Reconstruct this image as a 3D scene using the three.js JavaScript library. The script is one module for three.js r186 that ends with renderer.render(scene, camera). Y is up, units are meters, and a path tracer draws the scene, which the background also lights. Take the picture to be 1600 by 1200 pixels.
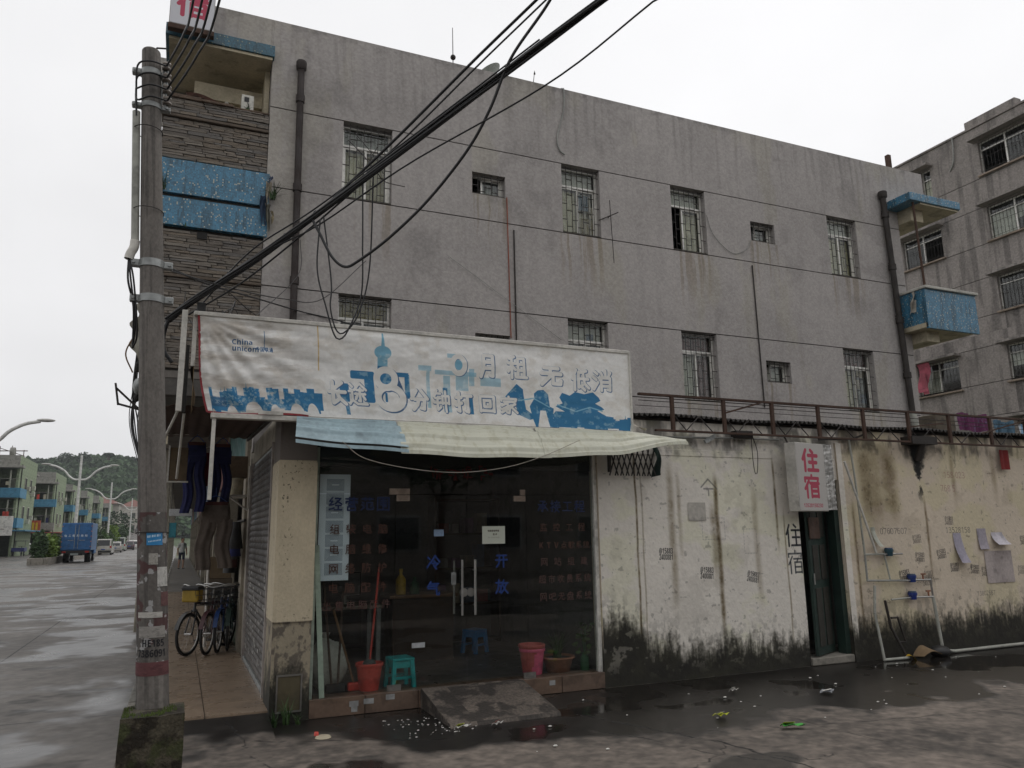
import * as THREE from 'three';
import { mergeGeometries } from 'three/addons/utils/BufferGeometryUtils.js';
import { RoundedBoxGeometry } from 'three/addons/geometries/RoundedBoxGeometry.js';
import { MarchingCubes } from 'three/addons/objects/MarchingCubes.js';

// ---------------------------------------------------------------- camera, sky, sun, exposure
const scene = new THREE.Scene();
const DEG = Math.PI / 180;
const camera = new THREE.PerspectiveCamera(53.5, 4 / 3, 0.1, 2500);
{
  const yaw = 23.36 * DEG, pitch = 11.15 * DEG, roll = -0.87 * DEG;
  camera.position.set(0, 1.7, 0);
  const f = new THREE.Vector3(Math.cos(pitch) * Math.sin(yaw), Math.sin(pitch), -Math.cos(pitch) * Math.cos(yaw));
  const r = new THREE.Vector3(Math.cos(yaw), 0, Math.sin(yaw));
  const u = new THREE.Vector3().crossVectors(r, f);
  camera.up.copy(r).multiplyScalar(-Math.sin(roll)).addScaledVector(u, Math.cos(roll));
  camera.lookAt(camera.position.clone().add(f));
}
const renderer = new THREE.WebGLRenderer({ antialias: true });
renderer.toneMapping = THREE.LinearToneMapping;
renderer.toneMappingExposure = 1.2;
renderer.shadowMap.enabled = true;

// seeded random numbers and noise that repeats every `p` cells
function rng(seed) { let a = seed >>> 0; return () => { a = (a + 0x6D2B79F5) >>> 0; let t = Math.imul(a ^ (a >>> 15), 1 | a); t = (t + Math.imul(t ^ (t >>> 7), 61 | t)) ^ t; return ((t ^ (t >>> 14)) >>> 0) / 4294967296; }; }
const hash = (x, y, s) => { let h = Math.imul(x, 374761393) + Math.imul(y, 668265263) + Math.imul(s, 2246822519); h = Math.imul(h ^ (h >>> 13), 1274126177); return ((h ^ (h >>> 16)) >>> 0) / 4294967296; };
function vnoise(x, y, p, s) {
  const xi = Math.floor(x), yi = Math.floor(y); let fx = x - xi, fy = y - yi;
  fx = fx * fx * (3 - 2 * fx); fy = fy * fy * (3 - 2 * fy);
  const m = (v) => ((v % p) + p) % p, x0 = m(xi), x1 = m(xi + 1), y0 = m(yi), y1 = m(yi + 1);
  const a = hash(x0, y0, s), b = hash(x1, y0, s), c = hash(x0, y1, s), d = hash(x1, y1, s);
  return a + (b - a) * fx + (c - a) * fy + (a - b - c + d) * fx * fy;
}
function fbm(x, y, p, oct, s) { let v = 0, a = 0.5, t = 0; for (let i = 0; i < oct; i++) { v += a * vnoise(x, y, p, s + i * 17); t += a; a *= 0.55; x *= 2; y *= 2; p *= 2; } return v / t; }
const clamp = (v, a = 0, b = 1) => Math.max(a, Math.min(b, v));
const smooth = (a, b, v) => { const t = clamp((v - a) / (b - a)); return t * t * (3 - 2 * t); };
const lerp = (a, b, t) => a + (b - a) * t;

// overcast sky: bright cloud deck with soft, low-contrast clouds
{
  const w = 1024, h = 512, d = new Float32Array(w * h * 4);
  for (let j = 0; j < h; j++) for (let i = 0; i < w; i++) {
    const u = i / w, el = (j + 0.5) / h * 180 - 90, k = (j * w + i) * 4;
    const az = u * 2 * Math.PI - Math.PI;                 // direction x = cos(az), z = sin(az)
    const ce = Math.cos(el * DEG), dx = Math.cos(az) * ce, dz = Math.sin(az) * ce, dy = Math.sin(el * DEG);
    const t = Math.max(dy, 0.04), px = dx / (t + 0.35), pz = dz / (t + 0.35);
    const n = fbm(px * 1.4 + 40, pz * 1.4 + 40, 256, 5, 7), n2 = fbm(px * 4 + 40, pz * 4 + 40, 256, 4, 31);
    const toward = dx * 0.50 + dy * 0.82 + dz * -0.28;     // the veiled sun, high to the right beyond the building
    let L = 0.65 + 0.165 * smooth(-0.15, 0.9, toward) + 0.15 * (n - 0.5) + 0.06 * (n2 - 0.5);
    if (el < 0) L = 0.3;
    d[k] = L * 1.0; d[k + 1] = L * 1.0; d[k + 2] = L * 1.015; d[k + 3] = 1;
  }
  const sky = new THREE.DataTexture(d, w, h, THREE.RGBAFormat, THREE.FloatType);
  sky.mapping = THREE.EquirectangularReflectionMapping; sky.magFilter = THREE.LinearFilter; sky.minFilter = THREE.LinearFilter; sky.wrapS = THREE.RepeatWrapping; sky.needsUpdate = true;
  scene.background = sky; scene.environment = sky;
}
const sun = new THREE.DirectionalLight(new THREE.Color().setRGB(1, 0.965, 0.92), 0.5);
sun.position.set(30, 52, -16); sun.target.position.set(6, 0, -8);
sun.castShadow = true; sun.shadow.radius = 60; sun.shadow.mapSize.set(2048, 2048);
Object.assign(sun.shadow.camera, { left: -40, right: 40, top: 40, bottom: -40, near: 1, far: 140 });
scene.add(sun, sun.target);
scene.fog = new THREE.FogExp2(new THREE.Color().setRGB(0.80, 0.83, 0.87), 0.00032);

// ---------------------------------------------------------------- builders
const taken = new Map();
const origin = new Map();                                  // world position of each group that holds parts
function numbered(name) { const n = taken.get(name) || 0; taken.set(name, n + 1); return n ? `${name}_${String(n).padStart(3, '0')}` : name; }
function thing(name, label, category, at = [0, 0, 0], group) {
  const o = new THREE.Group(); o.name = numbered(name); o.position.set(...at); scene.add(o);
  o.userData = { label, category }; if (group) o.userData.group = group;
  origin.set(o, new THREE.Vector3(...at)); return o;
}
function muv(g) {                                           // texture coordinates in metres, projected along the face's main axis
  if (g.index) g = g.toNonIndexed();
  const p = g.attributes.position, n = p.count, uv = new Float32Array(n * 2);
  const a = new THREE.Vector3(), b = new THREE.Vector3(), c = new THREE.Vector3();
  for (let i = 0; i < n; i += 3) {
    a.fromBufferAttribute(p, i); b.fromBufferAttribute(p, i + 1).sub(a); c.fromBufferAttribute(p, i + 2).sub(a); b.cross(c);
    const x = Math.abs(b.x), y = Math.abs(b.y), z = Math.abs(b.z);
    for (let k = 0; k < 3; k++) {
      const X = p.getX(i + k), Y = p.getY(i + k), Z = p.getZ(i + k), q = (i + k) * 2;
      if (y > x && y > z) { uv[q] = X; uv[q + 1] = Z; } else if (x > z) { uv[q] = Z; uv[q + 1] = Y; } else { uv[q] = X; uv[q + 1] = Y; }
    }
  }
  g.setAttribute('uv', new THREE.BufferAttribute(uv, 2)); return g;
}
function strip(g) { for (const k of Object.keys(g.attributes)) if (!['position', 'normal', 'uv', 'color'].includes(k)) g.deleteAttribute(k); return g; }
function join(list) { list = list.flat(9).map((g) => strip(g.index ? g.toNonIndexed() : g)); return list.length === 1 ? list[0] : mergeGeometries(list, false); }
// a named mesh given in world coordinates, moved into its parent's frame
function wm(name, geo, mat, parent, keep) {
  let g = Array.isArray(geo) ? join(geo) : geo; if (!keep) g = muv(g);
  const m = new THREE.Mesh(g, mat); m.name = name; m.castShadow = m.receiveShadow = true;
  const o = origin.get(parent) || new THREE.Vector3(); g.translate(-o.x, -o.y, -o.z); origin.set(m, o.clone()); parent.add(m); return m;
}
// a named mesh in its parent's own coordinates
function lm(name, geo, mat, parent, keep) { let g = Array.isArray(geo) ? join(geo) : geo; if (!keep) g = muv(g); const m = new THREE.Mesh(g, mat); m.name = name; m.castShadow = m.receiveShadow = true; parent.add(m); return m; }
// a thing that is one mesh
function solo(name, geo, mat, label, category, group, keep) { const m = wm(numbered(name), geo, mat, scene, keep); m.userData = { label, category }; if (group) m.userData.group = group; return m; }
function struct(name, geo, mat, keep) { const m = wm(numbered(name), geo, mat, scene, keep); m.userData = { kind: 'structure' }; return m; }
function copy(o, label, at, turn = 0, group) { const c = o.clone(); c.name = numbered(o.name.replace(/_\d{3}$/, '')); c.userData = { ...o.userData, label }; if (group) c.userData.group = group; c.position.set(...at); c.rotation.y = turn; scene.add(c); return c; }

const V = (x, y, z) => new THREE.Vector3(x, y, z);
const bb = (x0, x1, y0, y1, z0, z1) => new THREE.BoxGeometry(Math.abs(x1 - x0), Math.abs(y1 - y0), Math.abs(z1 - z0)).translate((x0 + x1) / 2, (y0 + y1) / 2, (z0 + z1) / 2);
const rb = (x0, x1, y0, y1, z0, z1, r = 0.01, s = 2) => new RoundedBoxGeometry(Math.abs(x1 - x0), Math.abs(y1 - y0), Math.abs(z1 - z0), s, Math.min(r, Math.abs(x1 - x0) / 2.1, Math.abs(y1 - y0) / 2.1, Math.abs(z1 - z0) / 2.1)).translate((x0 + x1) / 2, (y0 + y1) / 2, (z0 + z1) / 2);
function rod(a, b, r, n = 8, r2 = r) { const A = V(...a), B = V(...b), L = A.distanceTo(B), g = new THREE.CylinderGeometry(r2, r, L, n); g.translate(0, L / 2, 0); g.applyQuaternion(new THREE.Quaternion().setFromUnitVectors(V(0, 1, 0), B.sub(A).normalize())); return g.translate(A.x, A.y, A.z); }
function bar(a, b, w, d) { const A = V(...a), B = V(...b), L = A.distanceTo(B), g = new THREE.BoxGeometry(w, L, d); g.translate(0, L / 2, 0); g.applyQuaternion(new THREE.Quaternion().setFromUnitVectors(V(0, 1, 0), B.sub(A).normalize())); return g.translate(A.x, A.y, A.z); }
const tube = (pts, r, seg = 40, n = 7, t = 0.5) => new THREE.TubeGeometry(new THREE.CatmullRomCurve3(pts.map((p) => V(...p)), false, 'catmullrom', t), seg, r, n);
function elbow(pts, r, n = 10) { const g = []; for (let i = 0; i + 1 < pts.length; i++) { g.push(rod(pts[i], pts[i + 1], r, n)); if (i) g.push(new THREE.SphereGeometry(r * 1.15, n, 6).translate(...pts[i])); } return g; }
// a sheet from a function of two parameters, with a given thickness
function sheet(f, nu, nv, uvf, thick = 0) {
  const P = [], U = [], I = [];
  for (let j = 0; j <= nv; j++) for (let i = 0; i <= nu; i++) { const p = f(i / nu, j / nv); P.push(...p); U.push(...(uvf ? uvf(i / nu, j / nv) : [i / nu, j / nv])); }
  for (let j = 0; j < nv; j++) for (let i = 0; i < nu; i++) { const a = j * (nu + 1) + i, b = a + 1, c = a + nu + 1, d = c + 1; I.push(a, b, d, a, d, c); }
  const g = new THREE.BufferGeometry(); g.setAttribute('position', new THREE.Float32BufferAttribute(P, 3)); g.setAttribute('uv', new THREE.Float32BufferAttribute(U, 2)); g.setIndex(I); g.computeVertexNormals();
  if (!thick) return g;
  const n = g.attributes.normal, back = g.clone(), q = back.attributes.position; for (let i = 0; i < q.count; i++) q.setXYZ(i, q.getX(i) - n.getX(i) * thick, q.getY(i) - n.getY(i) * thick, q.getZ(i) - n.getZ(i) * thick);
  back.setIndex([...I].reverse()); back.computeVertexNormals();
  const E = [], EU = [], edge = (a, b) => { const g1 = g.attributes.position, g2 = q; for (const [s, i] of [[g1, a], [g2, a], [g2, b], [g1, a], [g2, b], [g1, b]]) { E.push(s.getX(i), s.getY(i), s.getZ(i)); EU.push(U[i * 2], U[i * 2 + 1]); } };
  for (let i = 0; i < nu; i++) { edge(i, i + 1); edge(nv * (nu + 1) + i + 1, nv * (nu + 1) + i); }
  for (let j = 0; j < nv; j++) { edge((j + 1) * (nu + 1), j * (nu + 1)); edge(j * (nu + 1) + nu, (j + 1) * (nu + 1) + nu); }
  const e = new THREE.BufferGeometry(); e.setAttribute('position', new THREE.Float32BufferAttribute(E, 3)); e.setAttribute('uv', new THREE.Float32BufferAttribute(EU, 2)); e.computeVertexNormals();
  return join([g, back, e]);
}
function lathe(pts, n = 24, x = 0, y = 0, z = 0) { return new THREE.LatheGeometry(pts.map((p) => new THREE.Vector2(...p)), n).translate(x, y, z); }
// prism: outline in x,y pulled along z (bevelled)
function prism(outline, z0, z1, bevel = 0) { const s = new THREE.Shape(outline.map((p) => new THREE.Vector2(...p))); const g = new THREE.ExtrudeGeometry(s, { depth: z1 - z0 - 2 * bevel, bevelEnabled: bevel > 0, bevelThickness: bevel, bevelSize: bevel, bevelSegments: 2 }); return g.translate(0, 0, z0 + bevel); }

// ---------------------------------------------------------------- textures and materials
function dataTex(w, h, fn, srgb = true, size = 1, size2 = size) {
  const d = new Uint8Array(w * h * 4);
  for (let j = 0; j < h; j++) for (let i = 0; i < w; i++) { const c = fn((i + 0.5) / w, (j + 0.5) / h), k = (j * w + i) * 4; d[k] = clamp(c[0]) * 255; d[k + 1] = clamp(c[1]) * 255; d[k + 2] = clamp(c[2]) * 255; d[k + 3] = c.length > 3 ? clamp(c[3]) * 255 : 255; }
  const t = new THREE.DataTexture(d, w, h); t.wrapS = t.wrapT = THREE.RepeatWrapping; t.magFilter = THREE.LinearFilter; t.minFilter = THREE.LinearMipmapLinearFilter; t.generateMipmaps = true;
  if (srgb) t.colorSpace = THREE.SRGBColorSpace; t.repeat.set(1 / size, 1 / size2); t.needsUpdate = true; return t;
}
function canvasTex(w, h, draw, srgb = true) { const c = document.createElement('canvas'); c.width = w; c.height = h; const x = c.getContext('2d'); draw(x, w, h); const t = new THREE.CanvasTexture(c); if (srgb) t.colorSpace = THREE.SRGBColorSpace; t.magFilter = THREE.LinearFilter; return t; }
function pixelsOf(w, h, draw) { const c = document.createElement('canvas'); c.width = w; c.height = h; const x = c.getContext('2d'); draw(x, w, h); return x.getImageData(0, 0, w, h).data; }
const lin = (r, g, b) => new THREE.Color().setRGB(r, g, b);

const grungeMap = dataTex(512, 512, (u, v) => { const n = fbm(u * 6, v * 6, 6, 6, 3), f = fbm(u * 64, v * 64, 64, 2, 9), m = smooth(0.56, 0.72, fbm(u * 9, v * 9, 9, 4, 21)); const g = 0.86 + 0.22 * (n - 0.5) + 0.12 * (f - 0.5) - 0.12 * m; return [g, g * 0.99, g * 0.97]; }, true, 1.6);
const grungeBump = dataTex(512, 512, (u, v) => { const g = fbm(u * 40, v * 40, 40, 4, 5); return [g, g, g]; }, false, 0.8);
const roughMap = dataTex(256, 256, (u, v) => { const g = 0.72 + 0.5 * (fbm(u * 8, v * 8, 8, 5, 71) - 0.5); return [g, g, g]; }, false, 1.1);
function M(color, rough = 0.8, o = {}) {
  const { plain, bump, ...rest } = o;
  const m = new THREE.MeshPhysicalMaterial({ color: Array.isArray(color) ? lin(...color) : color, roughness: rough, side: THREE.DoubleSide, ...rest });
  if (!plain && !rest.map) { m.map = grungeMap; m.color.multiplyScalar(1.3); m.roughnessMap = rest.roughnessMap || (rough < 0.75 ? roughMap : null); if (m.roughnessMap) m.roughness = Math.min(1, rough * 1.35); }
  if (bump) { m.bumpMap = grungeBump; m.bumpScale = bump; }
  return m;
}
const MAT = {
  white: M([0.62, 0.61, 0.58], 0.5), alu: M([0.8, 0.8, 0.78], 0.35, { metalness: 0.2 }), steel: M([0.42, 0.42, 0.42], 0.35, { metalness: 0.9 }),
  galv: M([0.33, 0.35, 0.36], 0.5, { metalness: 0.5 }), rust: M([0.07, 0.038, 0.026], 0.85, { bump: 0.002 }), iron: M([0.03, 0.024, 0.021], 0.7, { bump: 0.001 }),
  black: M([0.013, 0.013, 0.014], 0.55), rubber: M([0.016, 0.016, 0.017], 0.7), cable: M([0.014, 0.014, 0.016], 0.5),
  concrete: M([0.26, 0.245, 0.22], 0.9, { bump: 0.003 }), darkConcrete: M([0.11, 0.10, 0.088], 0.9, { bump: 0.003 }), cream: M([0.5, 0.45, 0.34], 0.8), pvc: M([0.38, 0.39, 0.36], 0.55), pvcGrey: M([0.3, 0.31, 0.3], 0.5),
  wood: M([0.2, 0.11, 0.055], 0.7), darkWood: M([0.06, 0.035, 0.022], 0.7), dark: M([0.025, 0.024, 0.023], 0.9), room: M([0.13, 0.125, 0.115], 0.9), paper: M([0.66, 0.66, 0.64], 0.85), blue: M([0.02, 0.07, 0.3], 0.4), darkBlue: M([0.012, 0.016, 0.09], 0.85), red: M([0.62, 0.07, 0.05], 0.45), pink: M([0.75, 0.12, 0.24], 0.4), teal: M([0.01, 0.36, 0.38], 0.4), skyBlue: M([0.03, 0.24, 0.6], 0.4), green: M([0.02, 0.1, 0.04], 0.6), yellow: M([0.6, 0.38, 0.02], 0.5), orange: M([0.6, 0.16, 0.02], 0.5), clay: M([0.3, 0.13, 0.075], 0.8),
};
const glassMat = (tint = [0.8, 0.84, 0.82], rough = 0.03) => new THREE.MeshPhysicalMaterial({ color: lin(...tint), roughness: rough, transmission: 1, thickness: 0, ior: 1.5, side: THREE.DoubleSide });
const clearGlass = glassMat([0.88, 0.9, 0.89], 0.02);
// ---------------------------------------------------------------- hand-set Chinese characters: strokes on a 100 x 100 field, y down
const SILK = '30 5 10 30 30 32 8 60 38 55;6 90 40 80', HAND = '6 26 36 26;22 4 22 92 12 88;4 64 38 52', GRAIN = '36 4 10 14;4 34 42 34;22 10 22 96;22 38 4 70;24 44 40 60', GRASS = '8 14 92 14;34 4 34 24;66 4 66 24';
const GLYPH = {
  住: '28 5 8 45;20 28 20 95;58 5 70 15;42 28 95 28;46 58 90 58;38 92 98 92;68 28 68 92',
  宿: '50 2 50 12;10 28 10 14 90 14 86 28;32 26 8 60;20 48 20 97;40 36 92 36;66 36 58 50;46 50 46 95;46 50 86 50 86 95;46 70 86 70;46 92 86 92',
  经: SILK + ';48 12 88 12 50 50;62 30 95 52;52 62 90 62;71 62 71 92;45 92 97 92',
  营: GRASS + ';10 44 10 34 90 34 88 44;30 46 70 46 70 62 30 62 30 46;22 72 78 72 78 96 22 96 22 72',
  范: GRASS + ';12 38 24 46;8 56 20 64;6 92 26 72;44 40 84 40 84 64 70 64;46 40 46 88 92 88 92 74',
  围: '8 6 8 96;8 6 92 6 92 96;8 92 92 92;28 24 74 24;26 40 76 40;28 56 72 56 72 70 60 66;50 14 50 84',
  组: SILK + ';52 10 52 92;52 10 86 10 86 92;52 36 86 36;52 62 86 62;42 92 97 92',
  装: '20 4 20 44;6 14 16 24;4 40 20 30;40 16 94 16;66 2 66 38;46 38 88 38;50 44 50 52;6 54 94 54;48 54 10 82;36 68 36 94 54 84;56 62 92 94;80 60 64 72',
  电: '14 20 14 70;14 20 84 20 84 70;14 44 84 44;14 68 84 68;48 4 48 90 94 90 94 76',
  脑: '12 8 12 70 4 96;12 8 34 8 34 92 26 90;12 34 34 34;12 58 34 58;66 2 66 16;44 18 94 18;58 32 84 78;84 32 54 78;46 40 46 92 94 92;94 40 94 92',
  维: SILK + ';58 4 42 34;50 24 50 96;72 4 78 16;50 22 94 22;52 44 90 44;52 66 90 66;48 92 97 92;70 22 70 92',
  修: '26 4 6 46;18 30 18 96;34 20 34 72;56 4 40 34;46 22 88 22 48 56;54 30 94 56;80 56 46 70;86 66 44 84;92 78 40 98',
  网: '10 8 10 96;10 8 90 8 90 94 80 90;22 24 44 74;44 22 20 80;54 24 78 74;78 22 52 80',
  络: SILK + ';60 4 44 34;54 18 88 18 42 58;56 28 96 58;52 64 86 64 86 94 52 94 52 64',
  防: '12 6 12 96;12 6 32 6 18 40 34 50 30 66 16 64;62 2 66 14;40 20 96 20;58 20 54 60 36 96;56 46 86 46 82 90 66 86',
  护: HAND + ';66 2 72 14;52 22 52 56 40 96;52 22 90 22 90 50;52 50 90 50',
  配: '6 10 50 10;20 10 20 30;36 10 36 30;8 30 8 94;8 30 48 30 48 94;8 94 48 94;8 74 48 74;58 14 90 14 90 46;58 46 90 46;58 46 58 90 96 90 96 74',
  件: '30 4 8 48;20 30 20 96;54 10 42 40;44 30 92 30;36 58 98 58;68 6 68 98',
  出: '50 4 50 92;20 16 20 44 80 44;80 14 80 46;10 56 10 92 90 92;90 54 90 94',
  售: '30 4 10 34;22 22 22 58;54 2 62 10;24 16 90 16;24 30 84 30;24 44 84 44;22 58 92 58;56 16 56 58;22 70 78 70 78 96 22 96 22 70',
  承: '26 8 74 8 54 22;50 22 50 92 40 88;34 38 66 38;32 52 68 52;28 66 72 66;8 36 30 36 8 84;86 28 66 44;62 34 96 84',
  接: HAND + ';66 2 66 12;42 16 94 16;54 22 58 34;80 22 74 36;38 40 98 40;60 44 48 68 86 96;82 56 44 96;38 58 98 58',
  工: '16 16 84 16;50 16 50 86;6 86 94 86',
  程: GRAIN + ';52 8 88 8 88 34 52 34 52 8;48 48 94 48;52 68 90 68;44 92 98 92;70 48 70 92',
  监: '16 8 16 46;34 4 34 52;54 4 44 36;52 18 92 18;64 28 76 40;14 60 14 92;14 60 86 60 86 92;38 60 38 92;62 60 62 92;4 92 96 92',
  控: HAND + ';68 2 68 12;42 28 42 16 94 16 92 28;60 24 42 48;76 24 94 46;48 58 92 58;70 58 70 92;40 92 98 92',
  点: '50 2 50 40;50 20 90 20;20 40 80 40 80 68 20 68 20 40;14 78 6 96;34 78 40 94;58 78 64 94;80 76 94 96',
  歌: '4 10 52 10;10 22 34 22 34 38 10 38 10 22;44 10 44 44 38 44;2 50 54 50;10 60 34 60 34 80 10 80 10 60;44 50 44 94 34 90;70 4 58 34;66 20 96 20 90 34;76 30 74 60 56 96;76 54 98 96',
  系: '84 4 16 14;50 12 22 34 60 32;74 22 14 56 84 54;50 54 50 94 40 90;30 66 10 88;68 64 90 86',
  统: SILK + ';68 2 72 12;44 18 96 18;66 18 48 44 90 40;78 30 92 48;60 48 58 70 42 96;76 46 76 92 96 92 96 78',
  站: '22 4 26 14;4 20 44 20;12 32 18 66;38 30 30 64;2 80 46 72;68 4 68 50;68 24 96 24;52 50 92 50 92 94 52 94 52 50',
  建: '8 12 34 12 16 44 34 44 18 80 4 94;8 56 40 86 98 94;42 16 84 16 84 46;36 32 96 32;42 46 84 46;44 60 86 60;36 74 94 74;64 4 64 86',
  超: '8 18 44 18;26 4 26 92;4 36 48 36;26 58 46 58;10 52 4 92;8 70 40 92 98 92;54 8 88 8 84 40 74 38;66 8 52 42;54 52 88 52 88 80 54 80 54 52',
  市: '50 2 50 14;6 20 94 20;20 40 20 84;20 40 80 40 80 80 70 78;50 20 50 98',
  收: '14 16 14 68 34 60;36 6 36 96;62 4 46 40;54 26 98 26;84 26 72 60 42 96;54 40 68 70 96 96',
  费: '22 10 78 10 78 26;20 26 78 26;22 26 22 42 88 42 84 54;40 2 40 36 24 52;60 2 60 54;22 58 22 82;22 58 78 58 78 82;50 64 46 82 14 98;58 82 88 98',
  吧: '8 20 8 76;8 20 34 20 34 70;8 70 34 70;46 12 46 90 96 90 96 74;46 12 90 12 90 48;46 48 90 48;68 12 68 48',
  无: '18 14 82 14;6 42 94 42;48 14 44 56 8 96;58 42 58 90 92 90 94 74',
  盘: '50 2 40 12;24 14 24 38 8 58;24 14 80 14 80 54 70 52;46 20 52 26;4 34 96 34;46 40 52 48;16 64 16 94;16 64 84 64 84 94;38 64 38 94;62 64 62 94;4 94 96 94',
  冷: '10 14 24 28;4 86 28 50;62 4 34 48;62 4 98 46;54 40 66 52;42 58 86 58 64 80;54 74 74 96',
  气: '32 2 10 36;26 16 90 16;24 32 80 32;14 48 76 48 78 90 94 92 96 76',
  开: '12 14 88 14;4 46 96 46;34 14 30 70 10 96;66 14 66 98',
  放: '24 2 28 14;4 20 48 20;24 20 20 60 4 94;22 42 44 42 40 88 28 86;66 4 52 38;58 24 98 24;86 24 74 60 46 96;60 40 72 70 98 96',
  长: '78 6 30 34;6 46 94 46;26 4 26 92 50 80;48 46 60 70 94 94',
  途: '8 8 22 20;4 40 20 40 20 74 4 92;20 76 46 92 98 92;62 4 32 34;62 4 96 32;46 34 80 34;36 50 90 50;62 34 62 80 54 78;46 58 38 72;78 58 88 72',
  分: '36 6 8 46;62 6 94 44;24 48 78 48 72 92 56 88;46 48 38 74 14 96',
  钟: '22 2 4 32;16 16 42 16;10 38 40 38;4 58 42 58;24 38 24 90 42 78;54 26 54 62;54 26 92 26 92 62;54 58 92 58;72 4 72 98',
  打: HAND + ';46 16 98 16;74 16 74 94 60 90',
  回: '10 8 10 96;10 8 90 8 90 96;10 92 90 92;32 32 68 32 68 68 32 68 32 32',
  家: '50 2 50 10;8 26 8 14 92 14 88 26;22 30 80 30;54 30 10 54;38 42 56 62 50 94 38 90;50 54 10 74;54 66 8 92;86 42 58 58;58 54 96 90',
  月: '24 6 24 60 8 96;24 6 78 6 78 92 64 90;24 34 78 34;24 60 78 60',
  租: GRAIN + ';54 10 54 92;54 10 86 10 86 92;54 36 86 36;54 62 86 62;44 92 98 92',
  低: '28 4 8 46;20 30 20 96;84 6 42 18;42 14 42 84 62 74;42 44 94 44;66 14 74 66 96 86;60 84 74 96',
  中: '14 26 14 66;14 26 86 26 86 66;14 64 86 64;50 4 50 98',
  国: '8 6 8 96;8 6 92 6 92 96;8 92 92 92;28 26 72 26;30 48 70 48;24 74 76 74;50 26 50 74;60 56 68 66',
  联: '6 10 46 10;14 10 14 76;38 10 38 98;14 32 38 32;14 54 38 54;4 78 48 68;58 6 66 22;86 4 78 22;54 26 96 26;50 50 98 50;74 26 74 50 52 96;76 54 98 96',
  通: '8 8 22 20;4 40 20 40 20 74 4 92;20 76 46 92 98 92;42 8 86 8 66 22;52 18 66 26;42 30 42 82;42 30 90 30 90 80 80 78;42 46 90 46;42 62 90 62;66 30 66 82',
  消: '10 8 24 20;4 34 20 46;6 92 28 58;64 2 64 34;42 12 50 30;88 10 78 28;44 36 44 96;44 36 86 36 86 92 74 90;44 56 86 56;44 74 86 74',
};
function glyph(x, ch, px, py, w, h, lw, color) {
  x.strokeStyle = color || x.strokeStyle; x.lineWidth = lw; x.lineCap = 'round'; x.lineJoin = 'round';
  if (!GLYPH[ch]) { x.fillStyle = color || x.fillStyle; x.font = `bold ${h * 1.1}px sans-serif`; x.textBaseline = 'middle'; x.textAlign = 'center'; x.fillText(ch, px + w / 2, py + h / 2); return; }
  for (const s of GLYPH[ch].split(';')) { const n = s.split(' ').map(Number); x.beginPath(); for (let i = 0; i < n.length; i += 2) { const X = px + n[i] / 100 * w, Y = py + n[i + 1] / 100 * h; i ? x.lineTo(X, Y) : x.moveTo(X, Y); } x.stroke(); }
}
function line(x, str, px, py, w, h, pitch, lw, color) { [...str].forEach((c, i) => c !== ' ' && glyph(x, c, px + i * pitch, py, w, h, lw, color)); }
// flat lettering: a transparent film with print on it
function printMat(w, h, draw, rough = 0.6) { const t = canvasTex(w, h, draw); return new THREE.MeshStandardMaterial({ map: t, transparent: true, alphaTest: 0.35, roughness: rough, side: THREE.DoubleSide }); }
function decal(name, mat, parent, x0, x1, y0, y1, z) { const g = new THREE.PlaneGeometry(x1 - x0, y1 - y0).translate((x0 + x1) / 2, (y0 + y1) / 2, z); return wm(name, g, mat, parent, true); }

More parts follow.
